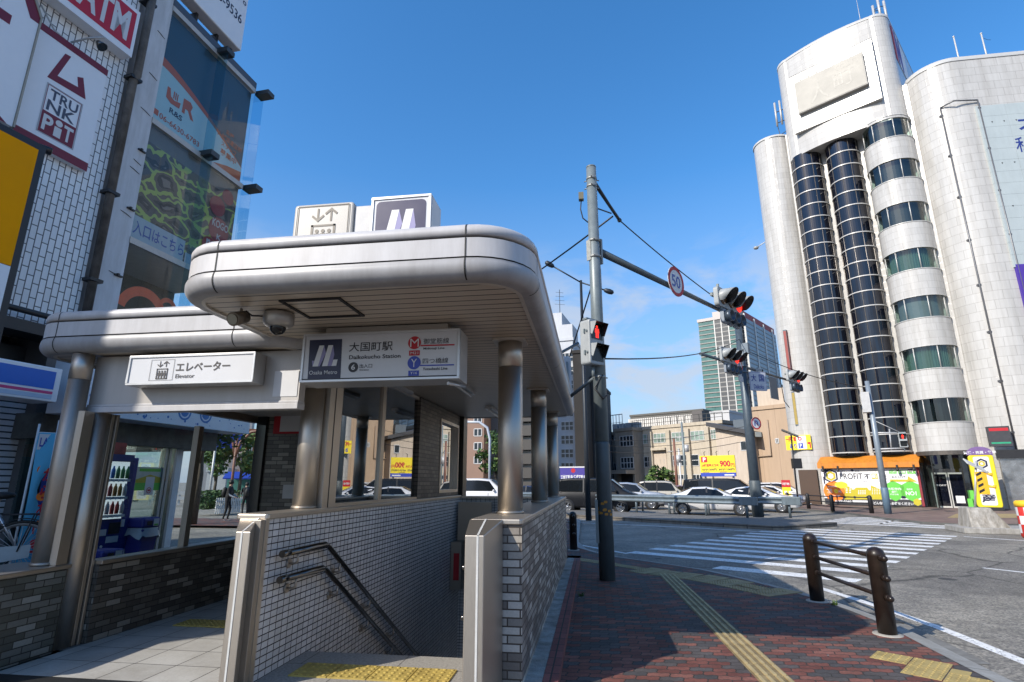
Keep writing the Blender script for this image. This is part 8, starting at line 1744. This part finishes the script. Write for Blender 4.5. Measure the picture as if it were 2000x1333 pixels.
# =================================================================== cars
TYRE = mat('tyre rubber', (.02, .02, .02)); RIM = mat('alloy rim', (.45, .46, .48), .25, .9); CGL = mat('car window', (.008, .010, .012), .08, 0, .1, 2, spec=.4); CGL2 = mat('car windscreen', (.07, .09, .10), .05, 0, .4, 1.2, spec=.8)
HL = mat('headlamp', (.55, .58, .6), .1, .3); TL = mat('tail lamp', (.40, .015, .015), .2); PLATE = mat('number plate', (.6, .6, .6), .5); TRIM = mat('car trim black', (.02, .02, .022), .4)
KIND = {  # x from the nose back: (x, z belt, z top, half width, half width top)
 'sedan': (4.85, 1.45, .90, [(2.42, .62, .63, .62, .5), (2.25, .74, .76, .80, .62), (1.75, .86, .90, .88, .70), (1.15, .92, .97, .90, .70), (.35, .93, 1.36, .91, .62), (-.2, .93, 1.45, .91, .60), (-.9, .94, 1.42, .91, .60), (-1.6, .97, 1.12, .90, .66), (-2.1, .98, 1.03, .87, .70), (-2.38, .94, .96, .78, .62), (-2.42, .8, .82, .74, .6)], (1.45, -1.45), .33),
 'hatch': (4.5, 1.47, .88, [(2.25, .58, .60, .60, .5), (2.08, .72, .76, .78, .6), (1.6, .86, .93, .86, .68), (1.15, .90, 1.02, .88, .66), (.25, .92, 1.40, .88, .60), (-.3, .93, 1.47, .88, .58), (-1.1, .96, 1.38, .87, .58), (-1.75, 1.0, 1.20, .85, .62), (-2.1, 1.02, 1.10, .80, .66), (-2.25, .8, .82, .74, .6)], (1.35, -1.35), .33),
 'suv': (4.6, 1.68, 1.0, [(2.3, .72, .74, .66, .55), (2.18, .92, .95, .82, .7), (1.6, 1.02, 1.06, .90, .76), (1.1, 1.05, 1.12, .91, .74), (.4, 1.06, 1.60, .92, .66), (-.2, 1.07, 1.68, .92, .65), (-1.4, 1.09, 1.66, .91, .65), (-2.0, 1.10, 1.58, .88, .66), (-2.28, 1.08, 1.14, .85, .78), (-2.3, .8, .82, .80, .7)], (1.35, -1.35), .36),
 'van': (4.9, 1.92, 1.05, [(2.45, .75, .78, .68, .6), (2.35, 1.0, 1.04, .84, .76), (1.95, 1.08, 1.16, .90, .80), (1.65, 1.10, 1.32, .91, .78), (.95, 1.12, 1.86, .92, .72), (.3, 1.12, 1.92, .92, .72), (-1.4, 1.12, 1.92, .92, .72), (-2.25, 1.12, 1.86, .90, .72), (-2.42, 1.1, 1.16, .88, .82), (-2.45, .8, .82, .84, .76)], (1.5, -1.5), .35),
 'kei': (3.4, 1.78, 1.0, [(1.7, .72, .75, .60, .55), (1.62, .95, .99, .70, .66), (1.3, 1.0, 1.06, .73, .68), (1.1, 1.02, 1.2, .74, .67), (.65, 1.03, 1.70, .74, .62), (.2, 1.03, 1.78, .74, .62), (-1.2, 1.03, 1.78, .74, .62), (-1.62, 1.03, 1.72, .73, .62), (-1.68, 1.0, 1.06, .73, .70), (-1.7, .75, .77, .70, .66)], (1.15, -1.15), .28)}
def car(label, kind, pos, az, paint, group=None, plate=True):
    """az: heading, degrees from +Y towards +X"""
    L_, H_, cw, st_, wb, wr = KIND[kind]; rz = math.pi/2 - R(az); T = thing('parked_car' if 'parked' in label else 'car', label, 'car', tuple(pos), rz, group)
    F = lambda x, y, z_: BASE[T.name] @ V((x, y, z_))
    rings = []
    for x, zb_, zt_, hw, ht in st_:
        zl = .28 if abs(x) < L_/2-.15 else .38
        rings.append([(hw*.88, zl), (hw*.97, zl+.1), (hw, (zl+zb_)/2+.06), (hw*.985, zb_-.05), (hw*.955, zb_), ((hw*.955+ht)/2+.015, (zb_+zt_)/2+.01), (ht, zt_-.035*min(1, (zt_-zb_)*4)), (ht*.82, zt_), (0, zt_+.012)])
    m = MB(); n = 17; P = []
    for (x, *_), r_ in zip(st_, rings): P += [F(x, y, z_) for y, z_ in r_] + [F(x, -y, z_) for y, z_ in r_[-2::-1]]
    fs = [(i*n+j, i*n+j+1, (i+1)*n+j+1, (i+1)*n+j) for i in range(len(st_)-1) for j in range(n-1)]
    fs += [tuple(range(n)), tuple(range((len(st_)-1)*n, len(st_)*n))[::-1], ]
    m.add(P, fs, True); m.add([F(x, s_*r_[0][0], r_[0][1]) for (x, *_), r_ in zip(st_, rings) for s_ in (1, -1)], [(2*i, 2*i+1, 2*i+3, 2*i+2) for i in range(len(st_)-1)]); body = m.build('body', paint, T)
    md = body.modifiers.new('bevel', 'BEVEL'); md.width = .03; md.segments = 2; md.limit_method = 'ANGLE'; md.angle_limit = R(35)
    # glasshouse
    cab = [i for i, s in enumerate(st_) if s[2]-s[1] > .25]; i0, i1 = cab[0], cab[-1]
    def lerp2(i, t, side, out=.034):
        x, zb_, zt_, hw, ht = st_[i]; r_ = rings[i]; y0, z0 = r_[4]; y1, z1 = r_[6]; return F(x, side*(y0+(y1-y0)*t+out), z0+.02+(z1-z0-.02)*t)
    for side in (1, -1):
        up_ = [lerp2(i, .90, side) for i in range(i0, i1+1)]; lo = [lerp2(i, .06, side) for i in range(i0, i1+1)]
        xa = st_[i0-1]; front = lerp2(i0-1, .5, side).lerp(lo[0], .35); lo2 = [front] + lo
        nx = st_[min(i1+1, len(st_)-1)]; back = lerp2(min(i1+1, len(st_)-1), .4, side).lerp(lo[-1], .55); lo2.append(back)
        allp = lo2 + up_[::-1]; m = MB(); nn = len(up_)
        faces = [[0, 1, nn+2+nn-1]] ; 
        for k in range(nn-1): faces.append([1+k, 2+k, nn+2+nn-2-k, nn+2+nn-1-k])
        faces.append([nn, nn+1, nn+2]); m.add(allp, faces); w_ = m.build('side_window', CGL, T)
        m = MB()
        for x in ((st_[i0][0]+st_[i1][0])/2+.1, ) + ((st_[i1][0]+.35,) if kind in ('van', 'kei', 'suv') else ()):
            k = min(range(i0, i1+1), key=lambda i: abs(st_[i][0]-x)); r_ = rings[k]; m.add([F(x-.04, side*(r_[4][0]+.04), r_[4][1]), F(x+.04, side*(r_[4][0]+.04), r_[4][1]), F(x+.04, side*(r_[6][0]+.04), r_[6][1]), F(x-.04, side*(r_[6][0]+.04), r_[6][1])], [(0, 1, 2, 3)])
        m.build('pillar', TRIM, w_)
        r_ = rings[i0]; m = MB(); m.ball(F(st_[i0][0]+.35, side*(r_[4][0]+.10), r_[4][1]+.08), .1, 8, (.8, 1, .7)); m.build('mirror', paint, T)
        m = MB()
        for x in (st_[i0][0]-.02, (st_[i0][0]+st_[i1][0])/2+.1): k = min(range(len(st_)), key=lambda i: abs(st_[i][0]-x)); r_ = rings[k]; m.add([F(x-.012, side*(r_[1][0]+.012), r_[1][1]+.1), F(x+.012, side*(r_[1][0]+.012), r_[1][1]+.1), F(x+.012, side*(r_[3][0]+.014), r_[3][1]), F(x-.012, side*(r_[3][0]+.014), r_[3][1])], [(0, 1, 2, 3)])
        m.build('door_seam', TRIM, T)
    def screen(i, j, nm, mt, t0=.1, t1=.92):
        a = rings[i]; b = rings[j]; xa = st_[i][0]; xb = st_[j][0]; up = 1 if st_[i][0] > st_[j][0] else -1; m = MB(); P = []
        for t in (t0, t1):
            for s_ in (1, .5, 0, -.5, -1): y = (a[6][0]*(1-t)+b[6][0]*t)*.93*s_; zz = a[8][1]*(1-t)+b[8][1]*t - .035*s_*s_ + .022; P.append(F(xa*(1-t)+xb*t+.03*up, y, zz+.02))
        m.add(P, [(k, k+1, k+6, k+5) for k in range(4)], True); m.build(nm, mt, T)
    screen(i0-1, i0, 'windscreen', CGL2); screen(i1+1 if i1+1 < len(st_) else i1, i1, 'rear_window', CGL)
    for wx in wb:
        for s_ in (1, -1):
            hw = .92 if kind != 'kei' else .74; hw = st_[3][3]; c = F(wx, s_*(hw-.10), wr)
            ax = (F(0, s_, 0)-F(0, 0, 0)); m = MB(); m.lathe([(wr*.62, -.1), (wr*.97, -.1), (wr, -.06), (wr, .07), (wr*.96, .11), (wr*.66, .112)], c, 24, ax, caps=False); w_ = m.build('wheel', TYRE, T)
            m = MB(); m.lathe([(wr*.67, .06), (wr*.67, .105), (wr*.62, .108), (wr*.60, .06), (0, .055)], c, 20, ax); o = V(ax)*.108
            for k in range(5):
                t = 2*math.pi*k/5; d = (F(math.cos(t), 0, math.sin(t))-F(0, 0, 0)); e = d.cross(V(ax)); m.add([c+o*.9+e*.045, c+o*.9-e*.045, c+o*.98+d*wr*.62-e*.03, c+o*.98+d*wr*.62+e*.03], [(0, 1, 2, 3)])
            m.lathe([(.06, .06), (.06, .11), (0, .112)], c, 10, ax); m.build('rim', RIM, w_)
            m = MB(); m.lathe([(wr*1.02, -.2), (wr*1.14, -.2), (wr*1.14, .108+(.0)), (wr*1.02, .108)], F(wx, s_*(hw-.10), wr+.01), 24, ax, caps=False); m.build('wheel_arch', TRIM, T)
    x0 = st_[0][0]; x1 = st_[-1][0]
    for s_ in (1, -1):
        zz = st_[1][1]-.12; m = MB(); m.add([F(x0-.02, s_*.42, zz-.02), F(x0-.28, s_*.80, zz+.08), F(x0-.42, s_*.86, zz+.09), F(x0-.3, s_*.82, zz-.06), F(x0-.02, s_*.46, zz-.12)], [(0, 1, 2, 3, 4)]); P = [F(x0+.015, s_*.36, zz-.02), F(x0-.13, s_*.71, zz+.04), F(x0-.16, s_*.72, zz-.10), F(x0+.015, s_*.38, zz-.12)]; m.add(P, [(0, 1, 2, 3)]); m.build('headlight', HL, T)
        zz = st_[-2][1]-.16; m = MB(); m.add([F(x1-.012, s_*.45, zz+.06), F(x1-.012, s_*.72, zz+.08), F(x1+.2, s_*.875, zz+.08), F(x1+.2, s_*.875, zz-.06), F(x1-.012, s_*.72, zz-.1), F(x1-.012, s_*.45, zz-.04)], [(0, 1, 4, 5), (1, 2, 3, 4)]); m.build('taillight', TL, T)
    m = MB(); m.add([F(x0+.02, .36, .52), F(x0+.02, -.36, .52), F(x0+.02, -.42, .38), F(x0+.02, .42, .38)], [(0, 1, 2, 3)]); m.build('grille', TRIM, T)
    m = MB(); m.add([F(x0+.03, .17, .50), F(x0+.03, -.17, .50), F(x0+.03, -.17, .41), F(x0+.03, .17, .41)], [(0, 1, 2, 3)]); m.add([F(x1-.02, .17, .68), F(x1-.02, -.17, .68), F(x1-.02, -.17, .58), F(x1-.02, .17, .58)], [(0, 1, 2, 3)]); m.build('number_plate', PLATE, T)
    return T
CW = mat('white car paint', (.62, .62, .63), .25, 0, .03, coat=.6); CB = mat('black car paint', (.008, .009, .012), .42, 0, .05, coat=.08, spec=.2); CS = mat('silver car paint', (.42, .44, .47), .28, .4, .03, coat=.5); CBL = mat('dark blue car paint', (.012, .022, .06), .25, .1, .05, coat=.4); CBE = mat('beige car paint', (.42, .39, .33), .3, 0, .03, coat=.5); CPK = mat('mauve car paint', (.30, .20, .24), .3, .2, .03, coat=.5)
def at_px(x, D): q = far(x, D); q.z = RZ; return q
g1 = 'cars on the far carriageway'; g2 = 'cars in the parking lot'
car('white saloon car with dark windows waiting behind the guard rail', 'sedan', at_px(1386, 33.0), 103, CW, g1)
car('white hatchback with sharp nose at the front of the traffic queue', 'hatch', at_px(1478, 37.2), 116, CW, g1)
car('black people carrier with a long dark roof behind the white saloon', 'van', at_px(1412, 38.5), 108, CB, g1)
car('black people carrier nearest the signal pole at the left of the queue', 'van', at_px(1163, 33.5), 100, CB, g1)
car('silver estate car between the black people carrier and the beige van', 'suv', at_px(1232, 38.5), 101, CS, g1)
car('boxy beige van with black side windows parked behind the silver estate', 'kei', at_px(1294, 44), 100, CBE, g2)
car('mauve hatchback parked right of the boxy beige van', 'hatch', at_px(1324, 47), 60, CPK, g2)
car('dark saloon parked behind the white saloon roof', 'sedan', at_px(1362, 50), 70, CBL, g2)
car('white hatchback parked left of the red and yellow tariff sign', 'hatch', at_px(1506, 47), 118, CW, g2)
car('white box van parked beside the tariff sign at the lot corner', 'suv', at_px(1525, 52), 112, CW, g2)
car('white van seen through the stairwell opening', 'van', at_px(934, 36), 96, CW, g1)
car('dark blue saloon seen through the stairwell opening', 'sedan', at_px(985, 39), 96, CBL, g1)
car('dark blue hatchback seen between the last two steel columns', 'hatch', at_px(1040, 41), 96, CBL, g1)
car('silver saloon queued left of the black people carrier', 'sedan', at_px(1100, 44), 98, CS, g1)

# =================================================================== pieces that stand apart become parts of their own
def islands(me):
    n = len(me.vertices); par = list(range(n))
    def find(i):
        while par[i] != i: par[i] = par[par[i]]; i = par[i]
        return i
    for e in me.edges:
        a, b = find(e.vertices[0]), find(e.vertices[1])
        if a != b: par[a] = b
    g = {}
    for i in range(n): g.setdefault(find(i), []).append(i)
    return list(g.values())
def split_pieces(o):
    me = o.data; isl = islands(me)
    if len(isl) < 2 or len(isl) > 400: return
    bx = []
    for g in isl:
        c = [me.vertices[i].co for i in g]; bx.append((V((min(v.x for v in c), min(v.y for v in c), min(v.z for v in c))), V((max(v.x for v in c), max(v.y for v in c), max(v.z for v in c)))))
    k = len(isl); par = list(range(k)); size = [max(b-a) for a, b in bx]
    def find(i):
        while par[i] != i: par[i] = par[par[i]]; i = par[i]
        return i
    for i in range(k):
        for j in range(i):
            gap = V([max(0, bx[i][0][t]-bx[j][1][t], bx[j][0][t]-bx[i][1][t]) for t in range(3)]).length
            if gap <= max(.02, .5*max(size[i], size[j])):
                a, b = find(i), find(j)
                if a != b: par[a] = b
    groups = {}
    for i in range(k): groups.setdefault(find(i), []).extend(isl[i])
    if len(groups) < 2 or len(groups) > 60: return
    gs = list(groups.values())
    for gi, g in list(enumerate(gs))[::-1]:
        keep = set(g); m2 = me.copy(); bm = bmesh.new(); bm.from_mesh(m2); bm.verts.ensure_lookup_table()
        bmesh.ops.delete(bm, geom=[v for v in bm.verts if v.index not in keep], context='VERTS'); bm.to_mesh(m2); bm.free()
        if gi == 0: o.data = m2
        else:
            c = o.copy(); c.data = m2; COL.objects.link(c)
SKIP = ('letter', 'print', 'graphic', 'numeral', 'crown', 'leaves', 'bottle', 'emblem', 'pictogram', 'hole', 'film', 'door_seam', 'check', 'crack', 'sticker', 'fingers', 'chevron', 'dot', 'white_post', 'symbol', 'border')
for o in list(scene.objects):
    if o.type != 'MESH' or not o.parent or o.get('kind') or any(k in o.name for k in SKIP): continue
    split_pieces(o)
